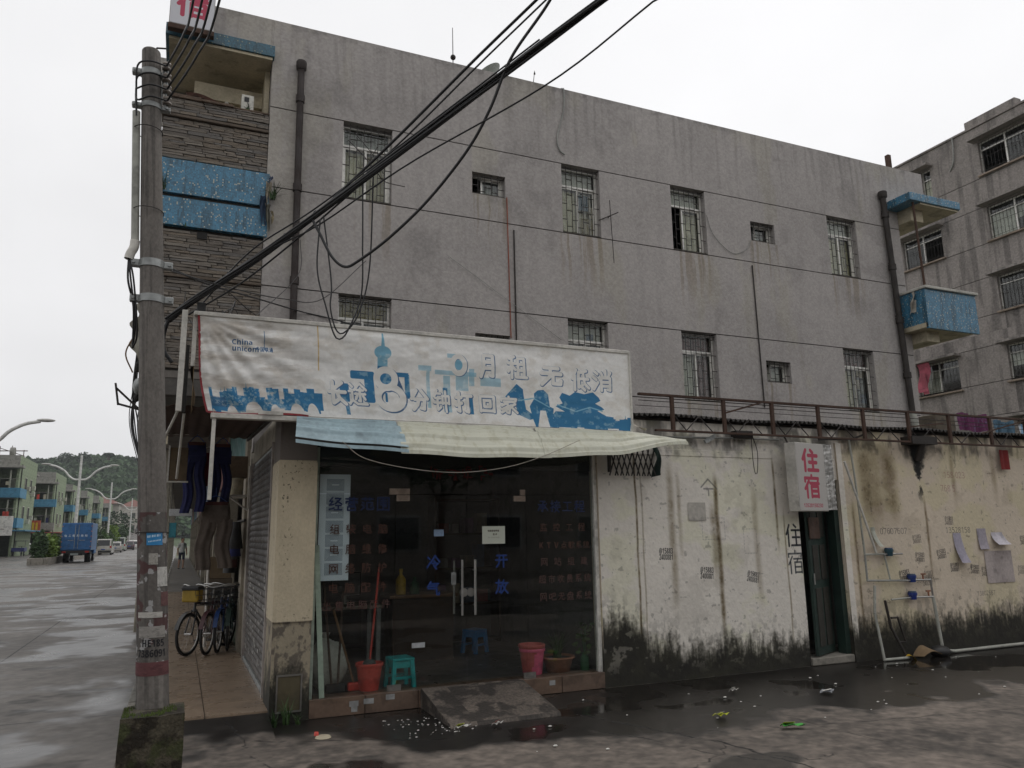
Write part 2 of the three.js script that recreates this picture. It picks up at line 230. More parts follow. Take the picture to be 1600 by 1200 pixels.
// ---------------------------------------------------------------- ground, road, pavement
{
  struct('ground', bb(-900, 900, -0.5, -0.03, -900, 600), M([0.12, 0.13, 0.09], 0.95));
  // forecourt: worn concrete, soaked near the wall, drying in pale islands further out
  const W = 20, D = 12, X0 = -0.9, Z1 = 0;
  const zAt = (v) => Z1 - D + v * D, xAt = (u) => X0 + u * W;
  const wetAt = (u, v) => {
    const x = xAt(u), z = zAt(v), n = fbm(u * 9, v * 6, 64, 5, 77) - 0.5, n2 = fbm(u * 30, v * 18, 128, 4, 78) - 0.5;
    const edge = -7.4 + 1.25 * smooth(0.7, 2.4, x) + Math.max(0, x - 3) * 0.06;
    let w = smooth(0.2, -0.14, z - edge + n * 3.2 + n2 * 1.5);
    w = Math.max(w, smooth(0.09, 0.13, n + n2 * 0.3) * 0.8); w = clamp(w - 0.75 * smooth(0.13, 0.17, -n - n2 * 0.4) * smooth(-7.6, -6.6, z));
    
    return w;
  };
  const crackSegs = []; { const r = rng(5); const add = (pts, w) => { for (let i = 0; i + 1 < pts.length; i++) { const [ax, az] = pts[i], [bx, bz] = pts[i + 1], k = 10; let px = ax, pz = az; for (let q = 1; q <= k; q++) { const nx = lerp(ax, bx, q / k) + (q < k ? (r() - 0.5) * 0.05 : 0), nz = lerp(az, bz, q / k) + (q < k ? (r() - 0.5) * 0.05 : 0); crackSegs.push([px, pz, nx, nz, w * (0.6 + r() * 0.8)]); px = nx; pz = nz; } } };
    add([[3.6, -6.9], [3.82, -6.4], [4.02, -5.9], [4.21, -5.48], [4.34, -4.64], [4.5, -3.2]], 0.022); add([[3.4, -6.3], [3.7, -5.9], [3.95, -5.2], [4.2, -4.9]], 0.012); add([[0.45, -7.9], [0.62, -7.3], [0.6, -6.9], [0.8, -6.3], [0.85, -5]], 0.009); add([[0.62, -7.3], [1.3, -7.0], [2.2, -6.6]], 0.012); add([[4.02, -5.9], [5.2, -5.6], [7.4, -5.2], [10, -5.0]], 0.008); add([[4.9, -7.7], [5.4, -6.6], [5.3, -5.4], [5.6, -4]], 0.006); add([[8.1, -7.6], [8.6, -6.4], [9.4, -5.6]], 0.006); add([[4.2, -5.48], [4.0, -5.2], [3.2, -4.9]], 0.01); add([[4.3, -5.0], [4.5, -4.8], [4.75, -4.85]], 0.01);
  }
  const tw = 2048, th = 1228, cr = pixelsOf(tw, th, (x) => { x.fillStyle = '#000'; x.fillRect(0, 0, tw, th); x.strokeStyle = '#fff'; x.lineCap = 'round'; for (const [ax, az, bx, bz, w] of crackSegs) { x.lineWidth = w * tw / W; x.beginPath(); x.moveTo((ax - X0) / W * tw, (az - (Z1 - D)) / D * th); x.lineTo((bx - X0) / W * tw, (bz - (Z1 - D)) / D * th); x.stroke(); } });
  const wet = new Float32Array(tw * th); for (let j = 0; j < th; j++) for (let i = 0; i < tw; i++) wet[j * tw + i] = wetAt(i / tw, j / th);
  const at = (u, v) => { const i = Math.min(tw - 1, Math.floor(u * tw)), j = Math.min(th - 1, Math.floor(v * th)); return [wet[j * tw + i], cr[(j * tw + i) * 4] / 255 * smooth(0.3, 0.55, fbm(u * 160, v * 100, 256, 3, 79))]; };
  const fit = (t) => { t.wrapS = t.wrapT = THREE.RepeatWrapping; t.repeat.set(1 / W, 1 / D); t.offset.set(-X0 / W, -(Z1 - D) / D); return t; };
  const map = fit(dataTex(tw, th, (u, v) => { const [w, c] = at(u, v); const n = fbm(u * 24, v * 15, 64, 5, 11), f = fbm(u * 300, v * 190, 512, 3, 12), s = smooth(0.6, 0.75, fbm(u * 60, v * 38, 128, 4, 13)); let b = 0.35 + 0.24 * (n - 0.5) + 0.22 * (f - 0.5) - 0.08 * s; b = lerp(b, 0.125 + 0.06 * (n - 0.5) + 0.08 * (f - 0.5), w); b *= 1 - 0.72 * c; return [b * 1.05, b * 0.96, b * 0.88]; }));
  const rough = fit(dataTex(1024, 614, (u, v) => { const [w, c] = at(u, v), n = fbm(u * 20, v * 12, 64, 4, 41), p = smooth(0.5, 0.58, n); let r = lerp(0.85, lerp(0.36, 0.08, p), w); r += c * 0.3; return [r, r, r]; }, false));
  const bump = fit(dataTex(tw, th, (u, v) => { const [w, c] = at(u, v); const f = fbm(u * 220, v * 130, 512, 3, 51); const b = 0.6 + (f - 0.5) * 0.5 * (1 - 0.85 * w) - 0.55 * c; return [b, b, b]; }, false));
  const plazaMat = new THREE.MeshStandardMaterial({ map, roughness: 1, roughnessMap: rough, bumpMap: bump, bumpScale: 0.006 });
  struct('forecourt', [new THREE.PlaneGeometry(40.45, 37).rotateX(-Math.PI / 2).translate(19.875, 0, 10.6), new THREE.PlaneGeometry(24.65, 34.85).rotateX(-Math.PI / 2).translate(-12.675, 0, 11.675)], plazaMat);
  // carriageway: pale concrete, wet in streaks along the traffic
  const R = 18;
  const rmap = dataTex(1536, 1536, (u, v) => { const n = fbm(u * 8, v * 8, 64, 6, 101), f = fbm(u * 200, v * 200, 256, 3, 103), w = smooth(0.44, 0.6, fbm(u * 13, v * 15, 64, 6, 105)); let b = 0.42 + 0.2 * (n - 0.5) + 0.14 * (f - 0.5) - 0.15 * w; const s = smooth(0.66, 0.76, fbm(u * 26, v * 40, 128, 4, 109)); b -= 0.1 * s; const jz = Math.abs(((v * R) % 6) - 3), jx = Math.abs(((u * R) % 4.5) - 2.25); if (jz < 0.016 || jx < 0.012) b *= 0.45; return [b, b * 0.955, b * 0.905]; }, true, R);
  const rrough = dataTex(1024, 1024, (u, v) => { const w = smooth(0.42, 0.58, fbm(u * 13, v * 15, 64, 6, 105)), n = fbm(u * 40, v * 40, 64, 3, 120); const r = lerp(0.7, 0.3, w) + (n - 0.5) * 0.14; return [r, r, r]; }, false, R);
  const rbump = dataTex(1024, 1024, (u, v) => { const f = fbm(u * 120, v * 120, 128, 4, 130), g = fbm(u * 22, v * 26, 64, 4, 131); const b = 0.5 + 0.4 * (f - 0.5) + 0.5 * (g - 0.5); return [b, b, b]; }, false, R);
  const roadMat = new THREE.MeshStandardMaterial({ map: rmap, roughness: 1, roughnessMap: rrough, bumpMap: rbump, bumpScale: 0.012, side: THREE.DoubleSide });
  const roadY = (z) => z > -165 ? 0 : (z + 165) * (z + 165) * 0.00042;
  globalThis.roadY = roadY;
  struct('road', sheet((u, v) => { const z = 26 - v * 300; const bend = z < -150 ? -(z + 150) * (z + 150) * 0.0004 : 0; return [lerp(-15.5, -0.2, u) + bend, roadY(z) - 0.004, z]; }, 6, 150), roadMat);
  struct('side_lane', bb(-24, -15.5, -0.2, -0.008, -175, 26), roadMat);
  // broken kerb between carriageway and arcade
  const kr = rng(9), kg = []; for (let z = -7.95; z > -70; z -= 1.05) kg.push(rb(-0.37 + kr() * 0.02, -0.285, -0.1, 0.09 + kr() * 0.02, z - 1.0, z, 0.02));
  const kerb = new THREE.Group(); kerb.name = 'kerb'; kerb.userData = { kind: 'structure' }; scene.add(kerb);
  const km = [M([0.2, 0.19, 0.17], 0.85, { bump: 0.003 }), M([0.16, 0.155, 0.14], 0.85, { bump: 0.003 })]; kg.slice(0, 40).forEach((g, i) => wm('kerb_stone', g, km[i % 2], kerb));
  // arcade pavement: concrete lip, then big beige tiles laid one by one
  const pav = new THREE.Group(); pav.name = 'pavement'; pav.userData = { kind: 'structure' }; scene.add(pav);
  wm('bed', bb(-0.28, 0.9, -0.3, 0.082, -75, -7.93), MAT.darkConcrete, pav);
  { const g = new THREE.ExtrudeGeometry(new THREE.Shape([[7.925, -0.02], [7.2, -0.02], [7.25, 0.006], [7.5, 0.04], [7.925, 0.088]].map((p) => new THREE.Vector2(...p))), { depth: 1.12, bevelEnabled: false }).rotateY(Math.PI / 2).translate(-0.25, 0, 0); wm('concrete_lip', g, plazaMat, pav); }
  const tileMap = [0, 1, 2].map((k) => dataTex(256, 256, (u, v) => { const n = fbm(u * 5, v * 5, 8, 5, 200 + k), f = fbm(u * 60, v * 60, 64, 2, 210 + k), st = smooth(0.58, 0.74, fbm(u * 7, v * 7, 8, 4, 230 + k)); const b = 1 + 0.12 * (n - 0.5) + 0.05 * (f - 0.5) - 0.12 * st; return [0.55 * b, 0.48 * b, 0.41 * b]; }, true, 0.9));
  const tm = tileMap.map((t) => new THREE.MeshStandardMaterial({ map: t, roughness: 0.42, roughnessMap: roughMap }));
  const tr = rng(14), tw2 = 0.59;
  for (let z = -7.945, row = 0; z > -26; z -= 0.6, row++) for (let x = -0.275, c = 0; x < 0.88; x += 0.6, c++) { const x1 = Math.min(x + tw2, 0.885); if (x1 - x < 0.1) continue; const dy = tr() * 0.003; const g = bb(x, x1, 0.08, 0.1 + dy, z - tw2, z); wm('tile', g, tm[(row * 2 + c * 5 + Math.floor(tr() * 3)) % 3], pav); }
}
// ---------------------------------------------------------------- the grey three-storey building
const ZF = -11.3, YA = 8.25, YB = 6.93, YC = 5.36, YD = 4.05, YR = 9.75;
function part(name, parent) { const g = new THREE.Group(); g.name = name; origin.set(g, (origin.get(parent) || V(0, 0, 0)).clone()); parent.add(g); return g; }
const UP_WIN = [[2.01, 2.81, YB, YA - 0.012], [5.91, 6.69, YB, YA - 0.012], [8.25, 9.05, YB, YA - 0.012], [12.21, 13.04, YB, YA - 0.012]];
const UP_SMALL = [[4.20, 4.81, 7.385, 7.78], [10.14, 10.75, 7.385, 7.80]];
const LO_WIN = [[2.01, 2.84, YD, YC - 0.012], [5.95, 6.75, YD, YC - 0.012], [8.31, 9.11, YD, YC - 0.012], [12.3, 13.15, YD, YC - 0.012]];
const LO_SMALL = [[4.24, 4.86, 4.53, 4.94], [10.26, 10.87, 4.51, 4.94]];
const facadeMat = (() => {
  const X0 = -0.8, W = 16.6, Y0 = 2.8, H = 7.1, tw = 2048, th = 1024;
  const fit = (t) => { t.repeat.set(1 / W, 1 / H); t.offset.set(-X0 / W, -Y0 / H); return t; };
  const wins = [...UP_WIN, ...UP_SMALL, ...LO_WIN, ...LO_SMALL];
  const map = fit(dataTex(tw, th, (u, v) => {
    const x = X0 + u * W, y = Y0 + v * H;
    const f = fbm(u * 500, v * 230, 1024, 2, 301), n = fbm(u * 12, v * 6, 64, 5, 303), m = fbm(u * 40, v * 18, 64, 4, 307);
    let b = 0.655 + 0.06 * (n - 0.5) + 0.03 * (m - 0.5) + 0.10 * (f - 0.5), r = 1.01, g = 0.978, bl = 0.957;
    // soot washed down from the coping in separate runs
    const run = fbm(u * 230 + n * 2, v * 3.2, 512, 4, 311), len = 0.5 + 1.9 * fbm(u * 60, 3.3, 128, 3, 313), d = YR - y;
    if (y > YA) { const s = smooth(0.45, 0.72, run) * smooth(len, len * 0.35, d); b -= 0.045 * s; const c = smooth(0.5, 0.62, fbm(u * 90, v * 40, 256, 4, 315)) * smooth(0.2, 0.02, d); b -= 0.07 * c; }
    // rust and dirt carried down below the windows
    for (const [x0, x1, y0] of wins) { const q = y0 - y; if (q > 0 && q < 1.5 && x > x0 - 0.12 && x < x1 + 0.12) { const s = smooth(0.42, 0.66, fbm(u * 230 + m, v * 3 + x0, 512, 4, 321)) * smooth(1.0 + 0.5 * n, 0.05, q) * smooth(x0 - 0.12, x0 + 0.05, x) * smooth(x1 + 0.12, x1 - 0.05, x); b -= 0.10 * s; bl -= 0.05 * s; r += 0.03 * s; } }
    // long faint runs everywhere, repaired patches
    b -= 0.02 * smooth(0.5, 0.75, fbm(u * 90, v * 3, 256, 4, 331)) + 0.05 * smooth(0.52, 0.68, fbm(u * 14, v * 3, 32, 6, 337)) * smooth(0.4, 0.6, m) + 0.02 * smooth(0.56, 0.7, fbm(u * 9, v * 5, 32, 5, 333));
    const y2 = smooth(0.58, 0.72, fbm(u * 26, v * 4, 64, 4, 341)); bl -= 0.025 * y2;
    return [b * r, b * g, b * bl];
  }));
  const bump = dataTex(512, 512, (u, v) => { const f = fbm(u * 90, v * 90, 90, 3, 350), g = fbm(u * 10, v * 10, 10, 3, 351); const b = f * 0.75 + g * 0.25; return [b, b, b]; }, false, 1.5);
  return new THREE.MeshStandardMaterial({ map, roughness: 0.93, bumpMap: bump, bumpScale: 0.004, side: THREE.DoubleSide });
})();
const curtainMats = [[0.8, 0.76, 0.62], [0.6, 0.55, 0.4], [0.78, 0.78, 0.74], [0.36, 0.3, 0.15], [0.42, 0.44, 0.44], [0.26, 0.16, 0.17]].map((c) => M(c, 0.9));
const paneMat = new THREE.MeshPhysicalMaterial({ color: lin(0.82, 0.84, 0.82), roughness: 0.08, transmission: 1, thickness: 0, ior: 1.5, side: THREE.DoubleSide, roughnessMap: null });
const darkGap = M([0.05, 0.047, 0.044], 0.95);
const barMat = M([0.05, 0.045, 0.042], 0.6, { metalness: 0.3 });
// one barred window in a wall that faces +z; `look` picks what hangs behind each pane
function barredWindow(parent, x0, x1, y0, y1, z, seed, look) {
  const r = rng(seed), w = part('window', parent), W = x1 - x0, H = y1 - y0, zf = z - 0.13, small = H < 0.6;
  const t = 0.035, yT = small ? y1 : y0 + H * 0.72;
  const fr = [bb(x0, x0 + t, y0, y1, zf - 0.05, zf), bb(x1 - t, x1, y0, y1, zf - 0.05, zf), bb(x0 + t, x1 - t, y0, y0 + t, zf - 0.05, zf), bb(x0 + t, x1 - t, y1 - t, y1, zf - 0.05, zf)];
  if (!small) fr.push(bb(x0 + t, x1 - t, yT, yT + t, zf - 0.05, zf));
  wm('frame', fr, MAT.alu, w);
  const xm = (x0 + x1) / 2 + (small ? -0.03 : 0), yb = y0 + t, yt = small ? y1 - t : yT;
  // sliding sashes
  const sash = (a, b, zz, k) => { const s = 0.032; wm('sash', [bb(a, a + s, yb, yt, zz - 0.022, zz), bb(b - s, b, yb, yt, zz - 0.022, zz), bb(a + s, b - s, yb, yb + s, zz - 0.022, zz), bb(a + s, b - s, yt - s, yt, zz - 0.022, zz)], MAT.alu, w); wm('pane', bb(a + s, b - s, yb + s, yt - s, zz - 0.013, zz - 0.009), paneMat, w); if (k >= 0) wm('curtain', sheet((u, v) => [lerp(a + s, b - s, u), lerp(yb + s, yt - s, v), zz - 0.09 + 0.015 * Math.sin(u * 14 + seed) + 0.008 * Math.sin(u * 33)], 16, 2), curtainMats[k], w); };
  const open = look.open;
  if (!(open === 'left')) sash(x0 + t, xm + 0.012, zf - 0.012, look.l); 
  sash(open === 'left' ? xm - 0.06 : xm - 0.012, x1 - t, zf - 0.016 - 0.018, look.r);
  if (!small) { wm('pane', bb(x0 + t, x1 - t, yT + t, y1 - t, zf - 0.03, zf - 0.026), paneMat, w); if (look.t >= 0) wm('curtain', sheet((u, v) => [lerp(x0 + t, x1 - t, u), lerp(yT + t, y1 - t, v), zf - 0.10], 2, 2), curtainMats[look.t], w); }
  if (look.paper) for (const [px, py, pw, ph, c] of look.paper) wm('paper', bb(x0 + px, x0 + px + pw, y0 + py, y0 + py + ph, zf - 0.052, zf - 0.049), c, w);
  // burglar bars just inside the face of the wall, linked by staggered short rungs
  const n = Math.round(W / 0.112), zb = z - 0.045, bm = barMat;
  for (let i = 1; i < n; i++) { const x = x0 + W * i / n; wm('bar', rod([x, y0 + 0.004, zb], [x, y1 - 0.004, zb], 0.0065, 5), bm, w); }
  const rungs = []; for (let i = 0; i < n; i++) { const step = small ? 0.2 : 0.3; for (let y = y0 + (i % 2 ? 0.12 : 0.26) * (small ? 0.6 : 1) + r() * 0.03; y < y1 - 0.03; y += step) rungs.push(bb(x0 + W * i / n + 0.0065, x0 + W * (i + 1) / n - 0.0065, y - 0.0055, y + 0.0055, zb - 0.006, zb + 0.006)); }
  rungs.push(bb(x0 + 0.002, x1 - 0.002, y0 + 0.03, y0 + 0.045, zb - 0.022, zb - 0.008), bb(x0 + 0.002, x1 - 0.002, y1 - 0.05, y1 - 0.035, zb - 0.022, zb - 0.008));
  for (const g of rungs) wm('rung', g, bm, w);
  wm('sill', bb(x0 + 0.003, x1 - 0.003, y0 + 0.001, y0 + 0.012, z - 0.115, z - 0.002), MAT.darkConcrete, w);
  return w;
}
const B = thing('grey_building', 'grey roughcast three-storey building with barred windows and a stone-clad corner', 'building', [7, 0, ZF]);
{
  const T = 0.24, zi = ZF - T, G = 0.009;                   // wall thickness and half of the groove between the bands
  const row = (name, x0, x1, y0, y1, holes) => { const s = new THREE.Shape(); s.moveTo(x0, y0); s.lineTo(x1, y0); s.lineTo(x1, y1); s.lineTo(x0, y1); s.closePath(); for (const [a, b, c, d] of holes) { const h = new THREE.Path(); h.moveTo(a, c); h.lineTo(a, d); h.lineTo(b, d); h.lineTo(b, c); h.closePath(); s.holes.push(h); } wm(name, new THREE.ExtrudeGeometry(s, { depth: T, bevelEnabled: false }).translate(0, 0, zi), facadeMat, B); };
  row('parapet', 0.88, 14.36, YA + G, YR, []); wm('parapet', bb(-0.6, 0.878, 9.28, YR, zi, ZF), facadeMat, B); wm('parapet', bb(14.362, 15.3, 8.92, YR, zi, ZF), facadeMat, B);
  const piers = (y0, y1, big, small) => { const xs = [0.88, ...big.flatMap((w) => [w[0], w[1]]), 14.36]; for (let i = 0; i < xs.length; i += 2) row('wall_panel', xs[i], xs[i + 1], y0 + G, y1 - G, small.filter((s) => s[0] > xs[i] && s[1] < xs[i + 1])); };
  piers(YB, YA, UP_WIN, UP_SMALL); row('wall_panel', 0.88, 14.36, YC + G, YB - G, []); piers(YD, YC, LO_WIN, LO_SMALL); row('wall_panel', 0.88, 14.36, 2.9, YD - G, []);
  // lintel bed behind the grooves, so that they read as cut joints
  const beds = []; for (const y of [YA, YB, YC, YD]) for (const [a, b] of [[0.885, 14.355]]) { const ws = y === YA || y === YB ? UP_WIN : LO_WIN; const xs = [a, ...ws.flatMap((w) => [w[0], w[1]]), b]; for (let i = 0; i < xs.length; i += 2) beds.push(bb(xs[i], xs[i + 1], y - 0.012, y + 0.012, zi + 0.01, ZF - 0.018)); }
  wm('groove_bed', beds, darkGap, B);
  // rest of the body: side and back walls, roof slab, floors and a back partition that keep the rooms dark
  wm('side_wall', [bb(14.12, 14.36, 2.9, 8.9, -22, zi - 0.002)], facadeMat, B);
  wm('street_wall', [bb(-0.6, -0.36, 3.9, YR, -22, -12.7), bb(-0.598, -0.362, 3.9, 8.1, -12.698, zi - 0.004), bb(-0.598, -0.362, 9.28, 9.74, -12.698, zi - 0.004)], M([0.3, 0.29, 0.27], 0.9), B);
  wm('back_wall', bb(-0.35, 14.1, 4.05, 9.2, -22, -21.8), facadeMat, B);
  wm('roof', bb(-0.355, 14.11, 9.05, 9.2, -21.79, zi - 0.003), MAT.darkConcrete, B);
  wm('floor_slab', [bb(0.95, 14.1, 5.85, 5.97, -21.7, zi - 0.003), bb(0.95, 14.1, 2.95, 3.07, -21.7, zi - 0.003)], MAT.darkConcrete, B);
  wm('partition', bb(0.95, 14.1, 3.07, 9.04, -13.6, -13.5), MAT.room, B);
  wm('ground_storey_wall', [bb(0.9, 14.3, 0, 2.95, -21.79, -21.6), bb(14.1, 14.3, 0, 2.95, -21.6, -11.6)], facadeMat, B);
  // windows
  const P = M([0.16, 0.22, 0.3], 0.8), Q = M([0.42, 0.36, 0.26], 0.8), R = M([0.52, 0.46, 0.4], 0.8);
  const looks = [{ l: 0, r: 1, t: 4 }, { l: 0, r: 5 > 4 ? 0 : 0, t: 2, paper: [[0.42, 0.55, 0.2, 0.3, P], [0.45, 0.1, 0.26, 0.3, Q], [0.62, 0.42, 0.1, 0.22, R]] }, { l: -1, r: 0, t: 2, open: 'left' }, { l: 0, r: 1, t: 2 }];
  const looksLo = [{ l: 4, r: -1, t: 3 }, { l: -1, r: 4, t: 2, paper: [[0.45, 0.98, 0.14, 0.12, P]] }, { l: 2, r: 5, t: 5 }, { l: 0, r: 4, t: 5, paper: [[0.44, 0.5, 0.14, 0.2, R], [0.55, 0.2, 0.16, 0.2, P], [0.5, 0.75, 0.2, 0.14, Q]] }];
  UP_WIN.forEach((w, i) => barredWindow(B, w[0] + 0.001, w[1] - 0.001, w[2] + 0.01, w[3], ZF, 400 + i, looks[i])); UP_SMALL.forEach((w, i) => barredWindow(B, w[0] + 0.001, w[1] - 0.001, w[2] + 0.001, w[3] - 0.001, ZF, 410 + i, { l: -1, r: 4, t: -1, open: 'left' }));
  LO_WIN.forEach((w, i) => barredWindow(B, w[0] + 0.001, w[1] - 0.001, w[2] + 0.01, w[3], ZF, 420 + i, looksLo[i])); LO_SMALL.forEach((w, i) => barredWindow(B, w[0] + 0.001, w[1] - 0.001, w[2] + 0.001, w[3] - 0.001, ZF, 430 + i, { l: i ? -1 : 4, r: 2, t: -1, open: i ? 'left' : '' }));

  // ---- the stone-clad corner over the arcade
  const sx0 = -0.6, sx1 = 0.876;
  wm('corner_core', [bb(sx0, sx1, 4.0, 6.08, zi, ZF - 0.05), bb(sx0, sx1, 6.082, 8.08, zi, ZF - 0.05)], darkGap, B);
  const sr = rng(77), stoneMats = [[0.21, 0.188, 0.168], [0.235, 0.21, 0.185], [0.18, 0.163, 0.148], [0.26, 0.235, 0.208], [0.22, 0.192, 0.165], [0.205, 0.195, 0.188], [0.235, 0.2, 0.165]].map((c) => M(c, 0.88, { bump: 0.004 }));
  const stones = [];
  for (const [ya, yb] of [[4.03, 5.33], [5.40, 6.05], [7.14, 7.78], [7.86, 8.10]]) { let y = ya; while (y < yb - 0.02) { const h = Math.min(0.03 + sr() * 0.028, yb - y); let x = sx0 + 0.002; while (x < sx1 - 0.02) { let w = 0.1 + sr() * sr() * 0.5 + sr() * 0.12; if (x + w > sx1 - 0.06) w = sx1 - x; stones.push([x, y, w, h]); x += w; } y += h; } }
  stones.sort((a, b) => b[2] * b[3] - a[2] * a[3]);
  const variants = []; for (let k = 0; k < 6; k++) { const g = new THREE.BoxGeometry(1, 1, 1, 3, 1, 1), p = g.attributes.position, q = rng(600 + k); const cache = {}; for (let i = 0; i < p.count; i++) { const key = [p.getX(i), p.getY(i), p.getZ(i)].map((v) => v.toFixed(2)).join(); const d = cache[key] || (cache[key] = [(q() - 0.5) * 0.03, (q() - 0.5) * 0.16, (q() - 0.5) * 0.4]); if (p.getZ(i) > 0) p.setXYZ(i, p.getX(i) * 0.985 + d[0], p.getY(i) * 0.9 + d[1], 0.5 + d[2]); } g.computeVertexNormals(); variants.push(muv(g)); }
  const rest = [];
  stones.forEach(([x, y, w, h], i) => { const d = 0.034 + sr() * 0.018, g = variants[i % 6], cx = x + w / 2, cy = y + h / 2, cz = ZF - 0.05 + d / 2; const mat = stoneMats[Math.floor(sr() * 7)];
    if (i < 300) { const m = new THREE.Mesh(g, mat); m.name = 'stone'; m.castShadow = m.receiveShadow = true; const o = origin.get(B); m.position.set(cx - o.x, cy - o.y, cz - o.z); m.scale.set(w - 0.006, h - 0.004, d); B.add(m); } else rest.push([g.clone().scale(w - 0.006, h - 0.004, d).translate(cx, cy, cz), i % 3]); });
  for (let k = 0; k < 3; k++) { const gs = rest.filter((r) => r[1] === k).map((r) => r[0]); if (gs.length) wm('small_stones', gs, stoneMats[k * 2], B).userData = { kind: 'stuff' }; }
  for (const y of [5.335, 7.785]) wm('ledge', rb(sx0 - 0.02, sx1, y, y + 0.045, zi, ZF + 0.03), M([0.12, 0.095, 0.075], 0.85, { bump: 0.004 }), B);
  wm('coping', [rb(sx0, -0.1, 8.1, 8.16, zi, ZF + 0.02), rb(-0.1, 0.35, 8.1, 8.14, zi, ZF + 0.03), rb(0.35, sx1, 8.1, 8.13, zi, ZF)], M([0.14, 0.1, 0.075], 0.9, { bump: 0.006 }), B);
  // blue mosaic bands of small glazed tiles
  const mosaic = dataTex(1024, 1024, (u, v) => { const cx = Math.floor(u * 64), cy = Math.floor(v * 64), fx = u * 64 % 1, fy = v * 64 % 1, h = hash(cx, cy, 5), k = hash(cx, cy, 8); if (fx < 0.2 || fy < 0.06) return [0.30, 0.42, 0.48]; if (h < 0.06) return [0.66, 0.68, 0.64]; const b = 0.82 + 0.28 * k - 0.25 * smooth(0.5, 0.7, fbm(u * 22, v * 3, 32, 4, 63)) + 0.2 * (fbm(u * 8, v * 8, 8, 4, 61) - 0.5); return [0.24 * b, 0.49 * b, 0.62 * b]; }, true, 1.35);
  const mosaicMat = new THREE.MeshPhysicalMaterial({ map: mosaic, roughness: 0.4, clearcoat: 0.2, bumpMap: grungeBump, bumpScale: 0.002, side: THREE.DoubleSide }); globalThis.mosaicMat = mosaicMat;
  wm('mosaic_band', rb(sx0, 0.92, 6.575, 7.1, zi, ZF + 0.06, 0.006), mosaicMat, B); wm('mosaic_band', rb(sx0, 0.92, 6.10, 6.525, zi, ZF + 0.04, 0.006), mosaicMat, B);
  wm('shadow_joint', bb(sx0 + 0.005, 0.915, 6.526, 6.574, zi, ZF + 0.01), darkGap, B);
  wm('drain_hole', [bb(-0.035, 0.1, 5.95, 6.05, ZF - 0.04, ZF + 0.012)], MAT.dark, B);
  const eaveMat = mosaicMat.clone(); eaveMat.color.setRGB(0.5, 0.55, 0.5);
  wm('eave', [rb(sx0 - 0.05, 0.9, 9.03, 9.22, -12.7, ZF + 0.12, 0.008)], eaveMat, B); wm('eave_flashing', bb(sx0 - 0.02, 0.86, 9.222, 9.276, zi - 0.3, ZF - 0.004), MAT.rust, B);
  wm('soffit', [bb(sx0, 0.87, 8.985, 9.028, -12.68, ZF + 0.09)], MAT.cream, B);
  wm('balcony_beam', [bb(-0.22, 0.795, 8.5, 8.76, -12.0, -11.86)], MAT.cream, B);
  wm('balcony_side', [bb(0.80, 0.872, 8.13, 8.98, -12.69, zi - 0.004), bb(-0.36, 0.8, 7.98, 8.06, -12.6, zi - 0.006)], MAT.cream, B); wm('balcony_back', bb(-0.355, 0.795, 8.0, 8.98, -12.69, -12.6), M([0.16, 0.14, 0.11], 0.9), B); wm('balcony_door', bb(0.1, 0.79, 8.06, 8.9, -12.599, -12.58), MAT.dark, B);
  // ---- right-hand balcony and its eave, wrapped round the far corner
  wm('balcony_floor', bb(14.12, 15.68, 5.83, 5.93, -12.4, -10.7), MAT.cream, B); wm('balcony_corbel', [bb(14.37, 14.75, 5.6, 5.828, -12.4, -10.95)], MAT.cream, B);
  wm('balcony_parapet', [rb(14.12, 15.68, 5.80, 6.66, -10.74, -10.68, 0.006), bb(14.12, 14.18, 5.931, 6.66, ZF + 0.003, -10.745), bb(15.62, 15.68, 5.931, 6.66, -12.4, -10.745)], mosaicMat, B);
  wm('balcony_coping', [rb(14.08, 15.72, 6.66, 6.72, -10.80, -10.62, 0.015), rb(14.08, 14.22, 6.66, 6.72, ZF + 0.004, -10.802, 0.01)], M([0.5, 0.5, 0.47], 0.8), B);
  wm('eave', rb(14.03, 15.6, 8.66, 8.84, -12.5, -10.68, 0.01), mosaicMat, B); wm('soffit', bb(14.37, 15.56, 8.62, 8.657, -12.4, -10.72), MAT.cream, B); wm('eave_beam', bb(14.37, 14.75, 8.35, 8.618, -12.4, -10.98), MAT.cream, B);
  wm('balcony_post', rod([14.22, 6.722, -10.74], [14.22, 8.66, -10.78], 0.025, 8), MAT.rust, B);
  wm('rag', sheet((u, v) => [lerp(14.02, 14.14, u) + 0.02 * Math.sin(v * 9), 6.62 - v * (0.46 - 0.1 * u) + 0.02 * Math.sin(u * 7), -10.98 + 0.05 * Math.sin(u * 6 + v * 4) + 0.06 * (1 - v)], 10, 12), M([0.42, 0.4, 0.36], 0.9), B, false);
}
// drain pipes on the facade, cast-iron sockets every couple of metres
function drainPipe(x0, y0, x1, y1, z, r, mat, label, foot) {
  const t = thing('drain_pipe', label, 'pipe', [x1, y1, z]);
  wm('pipe', rod([x1, y1, z], [x0, y0, z], r, 12), mat, t);
  for (let k = 0; k < 4; k++) { const f = (k + 0.35) / 4, x = lerp(x0, x1, f), y = lerp(y0, y1, f); wm('socket', rod([x, y - 0.06, z], [x, y + 0.06, z], r * 1.3, 12), mat, t); wm('clamp', bb(x - 0.012, x + 0.012, y + 0.1, y + 0.13, ZF - 0.01, z), mat, t); }
  wm('hopper', lathe([[r * 0.9, 0], [r * 1.5, 0.02], [r * 1.6, 0.14], [r * 1.4, 0.16]], 12, x0, y0 - 0.03, z), mat, t);
  if (foot) wm('plastic_foot', rod([x1, y1 - 0.001, z], foot, r * 1.12, 12), MAT.pvc, t); return t;
}
